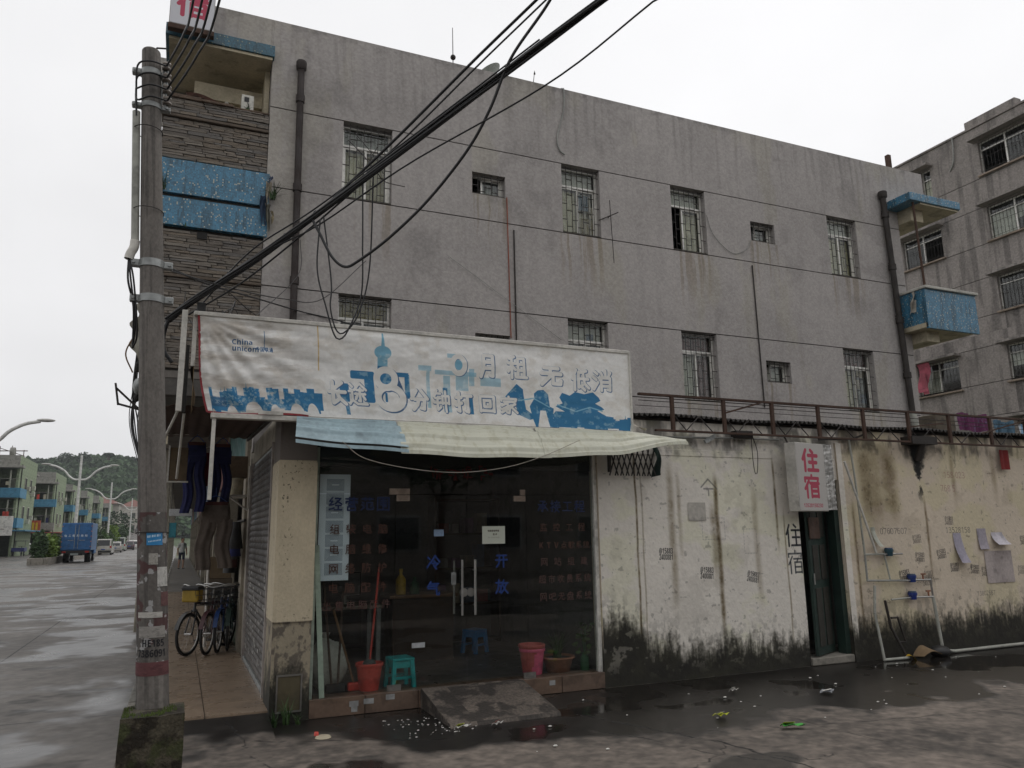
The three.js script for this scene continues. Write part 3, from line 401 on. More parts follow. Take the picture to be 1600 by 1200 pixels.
drainPipe(1.31, 8.95, 1.36, 3.0, ZF + 0.075, 0.052, M([0.03, 0.021, 0.019], 0.7, { bump: 0.002 }), 'rusty brown drain pipe near the stone-clad corner', null);
drainPipe(13.86, 8.9, 14.0, 4.1, ZF + 0.085, 0.062, MAT.iron, 'black iron drain pipe beside the blue corner balcony', [14.12, 3.3, ZF + 0.085]);
// ---------------------------------------------------------------- the single-storey shop annex in front of it
const ZS = -7.86;
const plasterMat = (() => {
  const X0 = 4.3, W = 9.6, Y0 = 0, H = 3.2, tw = 2048, th = 683;
  const ink = pixelsOf(tw, th, (x) => {
    const px = (X) => (X - X0) / W * tw, py = (Y) => th - (Y - Y0) / H * th, k = tw / W;
    x.clearRect(0, 0, tw, th);
    const stamp = (X, Y, w, rot, str, a = 0.85) => { x.save(); x.translate(px(X), py(Y)); x.rotate(rot); x.fillStyle = `rgba(16,16,18,${a})`; x.font = `bold ${w * k * 0.46}px sans-serif`; x.textAlign = 'center'; x.textBaseline = 'middle'; x.fillText(str[0], 0, -w * k * 0.17, w * k); x.fillText(str[1], 0, w * k * 0.19, w * k); x.restore(); };
    const A = ['@15883', '2400881'];
    stamp(5.37, 1.44, 0.2, 0.02, A); stamp(5.63, 1.15, 0.14, 0, ['■■■■', '■■■■'], 0.6); stamp(5.95, 1.2, 0.2, 0.06, A); stamp(6.65, 1.13, 0.19, 0.2, A, 0.75); stamp(6.9, 1.1, 0.13, -0.08, ['■■■', '■■■'], 0.55);
    const r = rng(90); for (const [X, Y] of [[9.6, 1.55], [9.62, 1.3], [10.06, 1.33], [10.3, 1.14], [10.72, 1.1], [9.28, 1.06], [9.72, 0.98], [10.95, 1.06], [11.75, 1.06], [10.3, 1.8], [11.9, 1.5], [9.75, 1.04]]) stamp(X, Y, 0.17 + r() * 0.04, (r() - 0.5) * 0.2, A, 0.4 + r() * 0.4);
    glyph(x, '住', px(7.22), py(1.78), 0.26 * k, 0.3 * k, 0.026 * k, 'rgba(30,32,38,0.85)'); glyph(x, '宿', px(7.22), py(1.44), 0.27 * k, 0.3 * k, 0.022 * k, 'rgba(40,44,50,0.7)');
    x.strokeStyle = 'rgba(90,90,90,0.28)'; x.lineWidth = 0.01 * k; for (const [X, Y, w, h] of [[6.55, 1.72, 0.2, 0.3], [5.92, 1.86, 0.34, 0.26], [4.98, 1.62, 0.1, 0.16]]) { x.setLineDash([5, 4]); x.strokeRect(px(X), py(Y), w * k, h * k); } x.setLineDash([]);
    x.strokeStyle = 'rgba(70,70,70,0.45)'; x.lineWidth = 0.02 * k; x.beginPath(); x.moveTo(px(5.94), py(2.24)); x.lineTo(px(6.05), py(2.34)); x.lineTo(px(6.18), py(2.22)); x.moveTo(px(5.98), py(2.22)); x.lineTo(px(6.12), py(2.22)); x.moveTo(px(6.05), py(2.22)); x.lineTo(px(6.05), py(2.14)); x.stroke();
    x.fillStyle = 'rgba(60,60,62,0.55)'; x.font = `${0.12 * k}px sans-serif`; x.fillText('07607607', px(8.9), py(1.62)); x.fillText('13528158', px(10.2), py(1.62)); x.font = `${0.09 * k}px sans-serif`; x.fillText('13802667', px(10.7), py(0.72)); x.fillText('5803 011', px(9.5), py(0.95));
    x.fillStyle = 'rgba(120,60,70,0.35)'; x.font = `${0.13 * k}px sans-serif`; x.fillText('158 023', px(10.3), py(2.42)); x.fillText('768 5', px(10.2), py(2.22));
  });
  const mossTop = (x, u) => { const n = fbm(u * 60, 0.5, 256, 5, 501) - 0.5, n2 = fbm(u * 260, 0.7, 512, 3, 503) - 0.5; let t = x < 8.3 ? 0.34 + 0.34 * smooth(5.3, 4.8, x) : 0.46; return t + (x < 8.3 ? 0.34 * n + 0.16 * n2 : 0.14 * n + 0.08 * n2); };
  const runs = [[6.16, 2.35, 0.55, 0.035, 0.55], [6.1, 2.0, 1.2, 0.05, 0.3], [5.48, 2.5, 0.9, 0.05, 0.32], [5.6, 2.4, 1.5, 0.03, 0.25], [4.98, 2.7, 0.4, 0.015, 0.6], [5.06, 2.4, 0.5, 0.012, 0.3], [6.75, 2.2, 0.9, 0.05, 0.22], [7.1, 2.6, 1.6, 0.02, 0.55], [7.22, 1.9, 0.4, 0.015, 0.4], [8.72, 2.8, 2.0, 0.12, 0.4], [9.2, 2.8, 1.9, 0.14, 0.4], [8.9, 2.9, 1.8, 0.18, 0.3], [9.84, 2.1, 1.1, 0.025, 0.4], [10.5, 2.8, 2.1, 0.05, 0.25], [11.4, 2.8, 2.2, 0.06, 0.25], [8.42, 2.0, 0.3, 0.04, 0.5]];
  const map = dataTex(tw, th, (u, v) => {
    const x = X0 + u * W, y = Y0 + v * H, k = (Math.floor((1 - v) * th) * tw + Math.floor(u * tw)) * 4;
    const n = fbm(u * 14, v * 5, 64, 5, 511), f = fbm(u * 330, v * 110, 1024, 3, 513), m = fbm(u * 60, v * 22, 128, 5, 517);
    let c = x < 8.3 ? [0.885, 0.86, 0.82] : [0.82, 0.765, 0.69]; const b = 1 + 0.07 * (n - 0.5) + 0.06 * (f - 0.5); c = c.map((q) => q * b);
    const yl = smooth(0.48, 0.64, fbm(u * 20, v * 9, 64, 5, 521)); c[2] -= 0.035 * yl; c[0] -= 0.008 * yl;
    const pk = smooth(0.6, 0.68, fbm(u * 26 + 3, v * 9, 64, 5, 523)); c = c.map((q) => q - 0.045 * pk);
    const sp = smooth(0.73, 0.8, fbm(u * 150, v * 55, 256, 3, 525)); c = c.map((q) => q * (1 - 0.18 * sp));
    for (const [sx, a, e, w, s] of runs) { const dx = Math.abs(x - sx - 0.03 * (fbm(v * 8, sx, 64, 3, 531) - 0.5)); if (dx < w * 2 && y < a + 0.2 && y > e - 0.3) { const g = s * smooth(w * 1.5, 0, dx) * smooth(a + 0.15, a - 0.2, y) * smooth(e - 0.3, e + 0.3, y) * (0.4 + 1.2 * m) * (0.6 + 0.8 * f); c = [c[0] * (1 - 0.75 * g), c[1] * (1 - 0.82 * g), c[2] * (1 - 0.95 * g)]; } }
    // soot-black algae under the roof spout, with its own ragged outline
    { const d = Math.abs(x - 9.78 - 0.05 * (fbm(v * 14, 3, 64, 3, 541) - 0.5)); const w = 0.03 + 0.13 * smooth(2.2, 2.95, y); const g = smooth(w * 1.5, w * 0.4, d + (m - 0.5) * 0.22 + (f - 0.5) * 0.06) * smooth(2.0, 2.35, y); c = c.map((q) => lerp(q, 0.06, 0.92 * g)); }
    const tg = smooth(0.42, 0.6, fbm(u * 50, v * 6, 128, 4, 543)) * smooth(2.62, 2.86, y + (m - 0.5) * 0.4); c = c.map((q) => q * (1 - 0.42 * tg));
    // algae and splash dirt along the foot of the wall
    const t = mossTop(x, u), g = smooth(0.16, -0.16, y - t + (m - 0.5) * 0.16 + (f - 0.5) * 0.12 + (fbm(u * 300, v * 26, 1024, 4, 549) - 0.5) * 0.2); const bald = smooth(0.58, 0.68, fbm(u * 110, v * 40, 256, 4, 545)) * smooth(0, 0.3, y) * 0.35; const mc = [0.135 + 0.1 * (m - 0.5), 0.128 + 0.1 * (m - 0.5), 0.10 + 0.07 * (m - 0.5)];
    const gg = g * (1 - bald * (x < 8.3 ? 1 : 0.3)); c = c.map((q, i) => lerp(q, mc[i], 0.95 * gg));
    const spl = smooth(0.5, 0.62, fbm(u * 120, v * 30, 256, 4, 547)) * smooth(0.5, 0.05, y - t); c = c.map((q) => q * (1 - 0.16 * spl * (1 - gg)));
    const a = clamp(ink[k + 3] / 255 * (0.75 + 0.6 * f)); return [lerp(c[0], ink[k] / 255, a), lerp(c[1], ink[k + 1] / 255, a), lerp(c[2], ink[k + 2] / 255, a)];
  }, true);
  map.repeat.set(1 / W, 1 / H); map.offset.set(-X0 / W, 0);
  const bump = dataTex(512, 512, (u, v) => { const b = 0.5 * fbm(u * 50, v * 50, 50, 4, 560) + 0.5 * fbm(u * 6, v * 6, 6, 4, 561); return [b, b, b]; }, false, 2);
  return new THREE.MeshStandardMaterial({ map, roughness: 0.9, bumpMap: bump, bumpScale: 0.012, side: THREE.DoubleSide });
})();
const pillarMat = (() => { const f = (u, v) => { const n = fbm(u * 6, v * 14, 32, 5, 571), g = fbm(u * 70, v * 160, 256, 3, 573), y = v * 3.2; let c = [0.76, 0.71, 0.61].map((q) => q * (1 + 0.12 * (n - 0.5) + 0.1 * (g - 0.5))); if (y < 0.91) { const p = smooth(0.45, 0.62, fbm(u * 16, v * 40, 64, 5, 575)); c = c.map((q, i) => lerp(q * 0.78, [0.40, 0.37, 0.33][i], p)); const m = smooth(0.55, 0.2, y + 0.5 * (n - 0.5) + 0.3 * (g - 0.5)); c = c.map((q, i) => lerp(q, [0.15, 0.145, 0.11][i], m)); } else { const p = smooth(0.68, 0.78, fbm(u * 44, v * 120, 256, 4, 577)) * smooth(0.45, 0.6, fbm(u * 3, v * 7, 16, 3, 578)); c = c.map((q) => q * (1 - 0.5 * p)); } if (y > 2.46) c = [0.43, 0.40, 0.375].map((q) => q * (1 + 0.2 * (n - 0.5))); return c; }; const t = dataTex(256, 1024, f, true, 0.9, 3.2); return new THREE.MeshStandardMaterial({ map: t, roughness: 0.85, bumpMap: grungeBump, bumpScale: 0.004, side: THREE.DoubleSide }); })();
const A = thing('shop_annex', 'single-storey shop annex with stained plaster wall and glazed front', 'building', [7, 0, ZS]);
{
  // stained wall with the doorway of the lodging house
  const s = new THREE.Shape(); s.moveTo(4.47, 0); s.lineTo(7.47, 0); s.lineTo(7.47, 2.36); s.lineTo(8.2, 2.36); s.lineTo(8.2, 0); s.lineTo(13.8, 0); s.lineTo(13.8, 3.05); s.lineTo(4.47, 3.05); s.closePath();
  wm('plaster_wall', new THREE.ExtrudeGeometry(s, { depth: 0.2, bevelEnabled: false }).translate(0, 0, ZS - 0.2), plasterMat, A);
  wm('plaster_band', rb(4.55, 7.1, 2.62, 2.70, ZS - 0.02, ZS + 0.008, 0.006), plasterMat, A);
  wm('door_reveal', [bb(8.202, 8.42, 0, 2.86, ZS + 0.002, ZS + 0.03)], plasterMat, A);
  wm('pillar', [bb(0.87, 1.235, 0, 0.9, -8.4, ZS), bb(0.865, 1.24, 0.902, 2.44, -8.4, ZS + 0.018), bb(0.872, 1.235, 2.442, 3.0, -8.4, ZS - 0.003)], pillarMat, A);
  wm('pillar_cover', [rb(0.94, 1.15, 0.10, 0.41, ZS + 0.001, ZS + 0.012, 0.004)], M([0.10, 0.085, 0.05], 0.5), A); wm('pillar_cover_frame', [bb(0.925, 0.94, 0.085, 0.425, ZS + 0.001, ZS + 0.02), bb(1.15, 1.165, 0.085, 0.425, ZS + 0.001, ZS + 0.02), bb(0.94, 1.15, 0.41, 0.425, ZS + 0.001, ZS + 0.02), bb(0.94, 1.15, 0.085, 0.10, ZS + 0.001, ZS + 0.02)], MAT.steel, A);
  wm('header', bb(1.238, 4.468, 2.62, 2.96, -8.05, ZS - 0.02), M([0.16, 0.15, 0.14], 0.9), A);
  wm('shutter_box', [bb(1.25, 4.45, 2.42, 2.619, -8.2, -7.96)], MAT.dark, A);
  wm('side_wall', [bb(0.9, 1.1, 2.72, 3.0, -11.28, -8.402), bb(0.9, 1.1, 0, 2.718, -8.56, -8.402), bb(0.902, 1.1, 0, 3.0, -12.0, -11.29)], M([0.34, 0.31, 0.26], 0.9), A);
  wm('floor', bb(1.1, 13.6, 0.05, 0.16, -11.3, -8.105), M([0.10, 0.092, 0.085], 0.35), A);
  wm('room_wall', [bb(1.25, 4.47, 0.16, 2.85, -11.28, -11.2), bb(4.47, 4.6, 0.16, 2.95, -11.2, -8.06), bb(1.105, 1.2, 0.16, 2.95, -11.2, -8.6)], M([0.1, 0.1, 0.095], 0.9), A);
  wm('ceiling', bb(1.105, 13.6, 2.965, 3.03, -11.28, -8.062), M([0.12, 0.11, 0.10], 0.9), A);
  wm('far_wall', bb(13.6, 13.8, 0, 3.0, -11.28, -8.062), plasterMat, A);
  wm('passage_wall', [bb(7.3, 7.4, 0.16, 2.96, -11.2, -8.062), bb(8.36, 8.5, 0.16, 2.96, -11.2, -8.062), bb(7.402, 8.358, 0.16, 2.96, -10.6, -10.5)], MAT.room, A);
  // tiled plinth below the glass: one tile after another
  const pm = [M([0.17, 0.115, 0.085], 0.45), M([0.145, 0.1, 0.076], 0.5)]; wm('plinth', bb(1.238, 4.468, 0, 0.158, -8.1, ZS - 0.016), MAT.darkConcrete, A);
  for (let i = 0; i < 6; i++) wm('plinth_tile', rb(1.238 + i * 0.54, Math.min(1.238 + i * 0.54 + 0.534, 4.47), 0.004, 0.172, ZS - 0.015, ZS + 0.004 + (i % 2) * 0.002, 0.003), pm[i % 2], A); 
  for (let i = 0; i < 6; i++) wm('plinth_tile', bb(1.238 + i * 0.54, Math.min(1.238 + i * 0.54 + 0.534, 4.468), 0.159, 0.171, -8.1, ZS - 0.018), pm[(i + 1) % 2], A);
  // glazing: fixed lights, two swing doors, top light
  const zg = -7.93, g = 0.005;
  const pane = (x0, x1, y0, y1) => wm('glass_pane', bb(x0, x1, y0, y1, zg - g, zg + g), clearGlass, A);
  pane(1.27, 2.068, 0.176, 2.128); pane(3.575, 4.42, 0.176, 2.128); const top1 = pane(1.27, 2.868, 2.136, 2.6); pane(2.873, 4.42, 2.136, 2.6);
  const doorL = part('glass_door', A), doorR = part('glass_door', A);
  wm('glass_pane', bb(2.075, 2.858, 0.185, 2.126, zg - g, zg + g), clearGlass, doorL); wm('glass_pane', bb(2.866, 3.568, 0.185, 2.126, zg - g, zg + g), clearGlass, doorR);
  const H = (x, d) => { wm('handle', [rod([x, 0.87, zg + 0.06], [x, 1.44, zg + 0.06], 0.0125, 12), rod([x, 0.97, zg + 0.006], [x, 0.97, zg + 0.05], 0.009), rod([x, 1.33, zg + 0.006], [x, 1.33, zg + 0.05], 0.009)], MAT.steel, d); wm('handle', [rod([x + (d === doorL ? -0.05 : 0.05), 0.88, zg - 0.06], [x + (d === doorL ? -0.05 : 0.05), 1.43, zg - 0.06], 0.0125, 12)], MAT.steel, d); };
  H(2.79, doorL); H(2.935, doorR);
  wm('lock', [rod([2.82, 1.1, zg + 0.012], [2.82, 1.1, zg + 0.03], 0.045, 16), rod([2.9, 1.1, zg + 0.012], [2.9, 1.1, zg + 0.03], 0.045, 16)], MAT.steel, doorL); wm('lock_box', rb(2.68, 2.735, 1.18, 1.31, zg + 0.006, zg + 0.03), MAT.galv, doorL);
  for (const [x, d] of [[2.07, doorL], [3.57, doorR]]) { wm('top_clamp', [bb(x - 0.07, x + 0.15 - (d === doorR ? 0.16 : 0), 2.128, 2.19, zg - 0.016, zg + 0.016), bb(x + (d === doorL ? 0.008 : -0.15), x + (d === doorL ? 0.15 : -0.008), 2.06, 2.122, zg - 0.016, zg + 0.016)], M([0.42, 0.34, 0.29], 0.4, { metalness: 0.5 }), d); wm('floor_clamp', bb(x - 0.06, x + 0.08, 0.173, 0.23, zg - 0.016, zg + 0.016), MAT.steel, d); }
  wm('glass_trim', [bb(1.24, 1.268, 0.173, 2.6, zg - 0.03, zg + 0.03)], M([0.3, 0.36, 0.31], 0.5), A); wm('glass_trim', [bb(4.422, 4.466, 0.173, 2.6, zg - 0.03, zg + 0.04)], MAT.alu, A); wm('glass_trim', bb(1.268, 4.42, 2.6, 2.619, zg - 0.03, zg + 0.03), MAT.dark, A);
  // lettering stuck on the glass
  const zt = zg + 0.0075;
  const text = (x0, x1, y0, y1, str, color, lw, pw = 512) => { const n = [...str].length, ph = Math.round(pw * (y1 - y0) / (x1 - x0)), pitch = pw / n, gs = Math.min(ph * 0.9, pitch * 0.86); return decal('lettering', printMat(pw, ph, (x) => { x.clearRect(0, 0, pw, ph); line(x, str, (pitch - gs) / 2, (ph - gs) / 2, gs, gs, pitch, gs * lw, color); }), A, x0, x1, y0, y1, zt); };
  const OR = '#46281a', BL = '#0a2350', PK = '#4c332d';
  text(1.36, 2.02, 1.94, 2.12, '经营范围', BL, 0.11); text(1.36, 2.02, 1.72, 1.83, '组装电脑', OR, 0.09); text(1.36, 2.02, 1.52, 1.63, '电脑维修', OR, 0.09); text(1.36, 2.02, 1.33, 1.44, '网络防护', OR, 0.09); text(1.36, 2.02, 1.14, 1.25, '电脑配件', OR, 0.09); text(1.33, 2.04, 0.975, 1.075, '出售电脑配件', PK, 0.085);
  text(3.70, 4.33, 1.93, 2.08, '承接工程', BL, 0.1); text(3.70, 4.35, 1.72, 1.82, '监控工程', OR, 0.09); text(3.70, 4.37, 1.52, 1.62, 'KTV点歌系统', OR, 0.09); text(3.70, 4.37, 1.34, 1.44, '网站组建', PK, 0.085); text(3.70, 4.38, 1.15, 1.25, '超市收费系统', PK, 0.085); text(3.71, 4.38, 0.96, 1.06, '网吧无盘系统', PK, 0.085);
  for (const [c, x, y] of [['冷', 2.40, 1.33], ['气', 2.40, 1.06], ['开', 3.18, 1.33], ['放', 3.18, 1.05]]) text(x, x + 0.17, y - 0.02, y + 0.2, c, '#0d3274', 0.13, 128);
  // faded red sign letters above the doors: worn beyond reading
  decal('lettering', printMat(512, 128, (x) => { x.clearRect(0, 0, 512, 128); x.strokeStyle = '#5a1410'; x.lineWidth = 9; x.lineCap = 'round'; const r = rng(31); for (let c = 0; c < 4; c++) for (let i = 0; i < 9; i++) { const X = c * 128 + 10 + r() * 90, Y = 14 + r() * 90, h = r() < 0.5; x.beginPath(); x.moveTo(X, Y); x.lineTo(X + (h ? 26 : -6 + r() * 12), Y + (h ? r() * 6 : 26)); x.stroke(); } }), A, 2.42, 3.18, 2.28, 2.47, zt);
  const noteMat = canvasTex(256, 190, (x) => { x.fillStyle = '#c9cdbf'; x.fillRect(0, 0, 256, 190); x.fillStyle = '#4a4438'; x.font = 'bold 22px sans-serif'; x.textAlign = 'center'; line(x, '电脑维修网络', 60, 40, 20, 20, 22, 3, '#4a4438'); line(x, '配件', 120, 78, 20, 20, 26, 3, '#4a4438'); x.fillStyle = '#8a8a7c'; x.font = '16px sans-serif'; x.fillText('TEL: 13528158230', 128, 128); });
  decal('notice', new THREE.MeshStandardMaterial({ map: noteMat, roughness: 0.85, side: THREE.DoubleSide }), doorR, 3.04, 3.31, 1.6, 1.79, zt); wm('sticker', bb(2.49, 2.6, 1.69, 1.76, zg + 0.0055, zg + 0.0065), M([0.28, 0.4, 0.6], 0.6), doorL); wm('sticker', bb(2.26, 2.4, 0.57, 0.62, zg + 0.0055, zg + 0.0065), M([0.4, 0.42, 0.45], 0.6), doorL);
  // pale poster hung inside the left light
  const posterMat = canvasTex(256, 816, (x) => { x.fillStyle = '#dde6ee'; x.fillRect(0, 0, 256, 816); x.strokeStyle = 'rgba(70,84,100,0.55)'; x.lineWidth = 5; for (let k = 0; k < 7; k++) { const Y = 40 + k * 108; for (let q = 0; q < 5; q++) { x.strokeRect(60 + q * 9, Y + q * 8, 140 - q * 18, 84 - q * 16); } } });
  decal('poster', new THREE.MeshStandardMaterial({ map: posterMat, roughness: 0.8, side: THREE.DoubleSide }), A, 1.285, 1.595, 1.27, 2.33, zg - 0.012);
  // stickers along the plinth
  for (const [x, w, y] of [[1.62, 0.09, 0.1], [1.76, 0.1, 0.11], [1.98, 0.09, 0.13], [3.78, 0.07, 0.11], [1.64, 0.06, 0.05]]) wm('sticker', bb(x, x + w, y - 0.02, y + 0.03, ZS + 0.0065, ZS + 0.008), M([0.34, 0.35, 0.36], 0.7), A);
  // corrugated lean-to roof and the fascia below its edge
  wm('fascia', bb(4.5, 13.8, 3.051, 3.09, -8.0, -7.9), M([0.07, 0.06, 0.055], 0.9), A);
  const corr = sheet((u, v) => [lerp(0.88, 14.2, u), 3.10 + v * 0.45 + 0.018 * Math.sin(u * 13.3 / 0.076 * 2 * Math.PI) + 0.012 * Math.sin(u * 40) * (1 - v), lerp(-7.74, -11.28, v)], 1400, 6, null, 0.004); wm('roof', corr, M([0.05, 0.047, 0.045], 0.8), A);
}
{ // the doorway: green jamb, leaf standing ajar, sign board on it, concrete step
  const D = thing('lodging_door', 'dark green panelled door standing ajar under the lodging sign', 'door', [7.83, 0, ZS]);
  const gm = M([0.012, 0.032, 0.025], 0.7), bm = M([0.03, 0.028, 0.022], 0.7);
  wm('jamb', [bb(8.12, 8.198, 0.1, 2.32, ZS - 0.17, ZS - 0.03), bb(7.472, 7.51, 0.1, 2.32, ZS - 0.17, ZS - 0.06), bb(7.472, 8.198, 2.321, 2.358, ZS - 0.17, ZS - 0.03)], gm, D);
  const leaf = part('leaf', D); const q = (g) => g.translate(-8.1, 0, -(ZS - 0.2)).rotateY(0.42).translate(8.1, 0, ZS - 0.2);
  wm('board', q(bb(7.52, 8.1, 0.12, 2.2, ZS - 0.235, ZS - 0.2)), gm, leaf); for (const [y0, y1] of [[0.22, 0.95], [1.05, 1.5], [1.6, 2.1]]) { wm('panel', q(rb(7.6, 7.78, y0, y1, ZS - 0.2, ZS - 0.188, 0.006)), bm, leaf); wm('panel', q(rb(7.84, 8.02, y0, y1, ZS - 0.2, ZS - 0.188, 0.006)), bm, leaf); }
  wm('board_sign', q(rb(7.53, 7.86, 1.58, 1.86, ZS - 0.19, ZS - 0.175, 0.004)), M([0.09, 0.05, 0.035], 0.7), D); wm('handle', q(rod([7.56, 1.0, ZS - 0.18], [7.56, 1.14, ZS - 0.18], 0.009)), MAT.steel, leaf);
  wm('step', rb(7.475, 8.198, 0.0, 0.1, ZS - 0.6, ZS + 0.03, 0.02), MAT.concrete, D);
}
{ // roller shutter on the arcade side of the shop: curved slats, guides, bottom rail
  const t = thing('roller_shutter', 'closed grey roller shutter plastered with small stickers facing the arcade', 'shutter', [0.9, 0.1, -10]);
  const sm = [M([0.07, 0.062, 0.058], 0.6), M([0.058, 0.052, 0.049], 0.65), M([0.08, 0.07, 0.064], 0.6)];
  const prof = (y) => sheet((u, v) => { const a = u * Math.PI; return [0.905 - 0.014 * Math.sin(a), y + 0.001 + u * 0.072, lerp(-8.6, -11.26, v)]; }, 6, 1); const r = rng(70);
  for (let i = 0, y = 0.16; y < 2.66; i++, y += 0.074) wm('slat', prof(y), sm[Math.floor(r() * 3)], t);
  wm('backing', bb(0.912, 0.92, 0.12, 2.715, -11.26, -8.6), MAT.galv, t);
  wm('guide', bb(0.865, 0.91, 0.1, 2.718, -8.6, -8.56), M([0.4, 0.37, 0.36], 0.5), t); wm('guide', bb(0.865, 0.91, 0.1, 2.718, -11.3, -11.262), M([0.4, 0.37, 0.36], 0.5), t); wm('bottom_rail', rb(0.882, 0.91, 0.105, 0.16, -11.26, -8.6, 0.005), MAT.galv, t);
  const st = []; for (let i = 0; i < 120; i++) { const y = 0.25 + r() * 1.1, z = -8.7 - r() * 2.4; st.push(bb(0.8895, 0.8905, y, y + 0.02 + r() * 0.02, z - 0.02 - r() * 0.05, z)); } wm('stickers', st, M([0.5, 0.5, 0.48], 0.7), t).userData = { kind: 'stuff' };
}
// ---------------------------------------------------------------- cloth shop banner on its box frame
{
  const t = thing('shop_banner', 'long dirty white cloth banner with blue skyline print over the shop front', 'banner', [2.4, 2.86, -7.6]);
  const W = 2048, Hh = 404, skyline = (x, y0, seed, u0, u1, base, amp) => { const r = rng(seed); x.beginPath(); x.moveTo(u0 * W, base * Hh); let u = u0; while (u < u1) { const h = base - amp * (0.25 + r() * 0.75), w = 0.005 + r() * 0.012; x.lineTo(u * W, h * Hh); if (r() < 0.3) { x.lineTo((u + w * 0.4) * W, h * Hh); x.lineTo((u + w * 0.5) * W, (h - 0.05) * Hh); x.lineTo((u + w * 0.6) * W, h * Hh); } u += w; x.lineTo(u * W, h * Hh); } x.lineTo(u1 * W, (base + y0) * Hh); u = u1; while (u > u0) { const h = base + y0 + amp * 0.35 * r(), w = 0.006 + r() * 0.014; x.lineTo(u * W, h * Hh); u -= w; x.lineTo(u * W, h * Hh); } x.closePath(); x.fill(); };
  const ink = pixelsOf(W, Hh, (x) => {
    x.clearRect(0, 0, W, Hh); const B1 = '#2e74a2', B2 = '#76adc6', Pp = '#e6e4df';
    x.fillStyle = B1; skyline(x, 0.03, 3, 0.012, 0.235, 0.9, 0.2); x.globalCompositeOperation = 'destination-out'; for (const [a, w, h] of [[0.075, 0.035, 0.13], [0.125, 0.02, 0.1], [0.165, 0.03, 0.12], [0.2, 0.025, 0.14], [0.04, 0.02, 0.09]]) { x.beginPath(); x.ellipse((a + w / 2) * W, 1.0 * Hh, w / 2 * W, h * Hh, 0, 0, 7); x.fill(); } x.globalCompositeOperation = 'source-over'; x.globalAlpha = 0.5; x.fillStyle = '#39506e'; x.fillRect(0.012 * W, 0.83 * Hh, 0.03 * W, 0.1 * Hh); x.globalAlpha = 1;
    x.fillStyle = B2; x.fillRect(0.36 * W, 0.28 * Hh, 0.022 * W, 0.18 * Hh); x.beginPath(); x.ellipse(0.372 * W, 0.25 * Hh, 0.019 * W, 0.075 * Hh, 0, 0, 7); x.fill(); x.beginPath(); x.moveTo(0.368 * W, 0.2 * Hh); x.lineTo(0.371 * W, 0.03 * Hh); x.lineTo(0.374 * W, 0.03 * Hh); x.lineTo(0.377 * W, 0.2 * Hh); x.fill(); x.fillStyle = B1; x.fillRect(0.36 * W, 0.40 * Hh, 0.022 * W, 0.09 * Hh);
    x.beginPath(); x.roundRect(0.3 * W, 0.47 * Hh, 0.052 * W, 0.09 * Hh, 8); x.fill(); x.beginPath(); x.roundRect(0.33 * W, 0.5 * Hh, 0.021 * W, 0.32 * Hh, 10); x.fill(); x.fillRect(0.275 * W, 0.62 * Hh, 0.02 * W, 0.2 * Hh); x.fillRect(0.284 * W, 0.86 * Hh, 0.008 * W, 0.1 * Hh); x.fillRect(0.395 * W, 0.46 * Hh, 0.034 * W, 0.05 * Hh); x.beginPath(); x.roundRect(0.42 * W, 0.47 * Hh, 0.011 * W, 0.28 * Hh, 9); x.fill();
    x.globalAlpha = 0.6; x.fillStyle = B2; for (const [a, b, c, d] of [[0.452, 0.36, 0.03, 0.06], [0.47, 0.42, 0.008, 0.42], [0.49, 0.4, 0.1, 0.05], [0.52, 0.2, 0.022, 0.05], [0.54, 0.44, 0.03, 0.18], [0.51, 0.46, 0.016, 0.42], [0.6, 0.45, 0.05, 0.1], [0.572, 0.36, 0.013, 0.2]]) x.fillRect(a * W, b * Hh, c * W, d * Hh); x.globalAlpha = 1; x.fillStyle = B1; x.fillRect(0.508 * W, 0.6 * Hh, 0.011 * W, 0.28 * Hh); x.fillRect(0.565 * W, 0.66 * Hh, 0.014 * W, 0.23 * Hh);
    // pagoda, hall with swept roofs, low roofs running out to the right edge
    x.fillStyle = B1; const poly = (...p) => { x.beginPath(); for (let i = 0; i < p.length; i += 2) x.lineTo(p[i] * W, p[i + 1] * Hh); x.closePath(); x.fill(); };
    poly(0.66, 0.66, 0.69, 0.5, 0.706, 0.56, 0.712, 0.8, 0.73, 0.86, 0.735, 0.9, 0.72, 0.92, 0.69, 0.86, 0.684, 0.7); poly(0.735, 0.66, 0.735, 0.6, 0.745, 0.56, 0.76, 0.55, 0.772, 0.6, 0.775, 0.75, 0.785, 0.77, 0.78, 1.0, 0.772, 1.0, 0.764, 0.8, 0.75, 0.8, 0.74, 1.01, 0.735, 1.01, 0.728, 0.9, 0.722, 0.76); poly(0.802, 0.63, 0.81, 0.57, 0.83, 0.6, 0.845, 0.55, 0.87, 0.57, 0.895, 0.54, 0.91, 0.6, 0.915, 0.64, 0.9, 0.68, 0.918, 0.72, 0.925, 0.75, 0.905, 0.77, 0.93, 0.83, 0.95, 0.84, 0.95, 0.95, 0.81, 0.95, 0.79, 0.93, 0.78, 0.86, 0.79, 0.8, 0.815, 0.8, 0.79, 0.74, 0.81, 0.7); skyline(x, 0.05, 9, 0.78, 0.998, 0.93, 0.1);
    x.strokeStyle = '#7fb6cf'; x.lineWidth = 6; x.beginPath(); x.moveTo(0.68 * W, 0.71 * Hh); x.lineTo(0.733 * W, 0.66 * Hh); x.lineTo(0.775 * W, 0.76 * Hh); x.moveTo(0.795 * W, 0.72 * Hh); x.lineTo(0.846 * W, 0.79 * Hh); x.lineTo(0.885 * W, 0.73 * Hh); x.lineTo(0.92 * W, 0.77 * Hh); x.stroke();
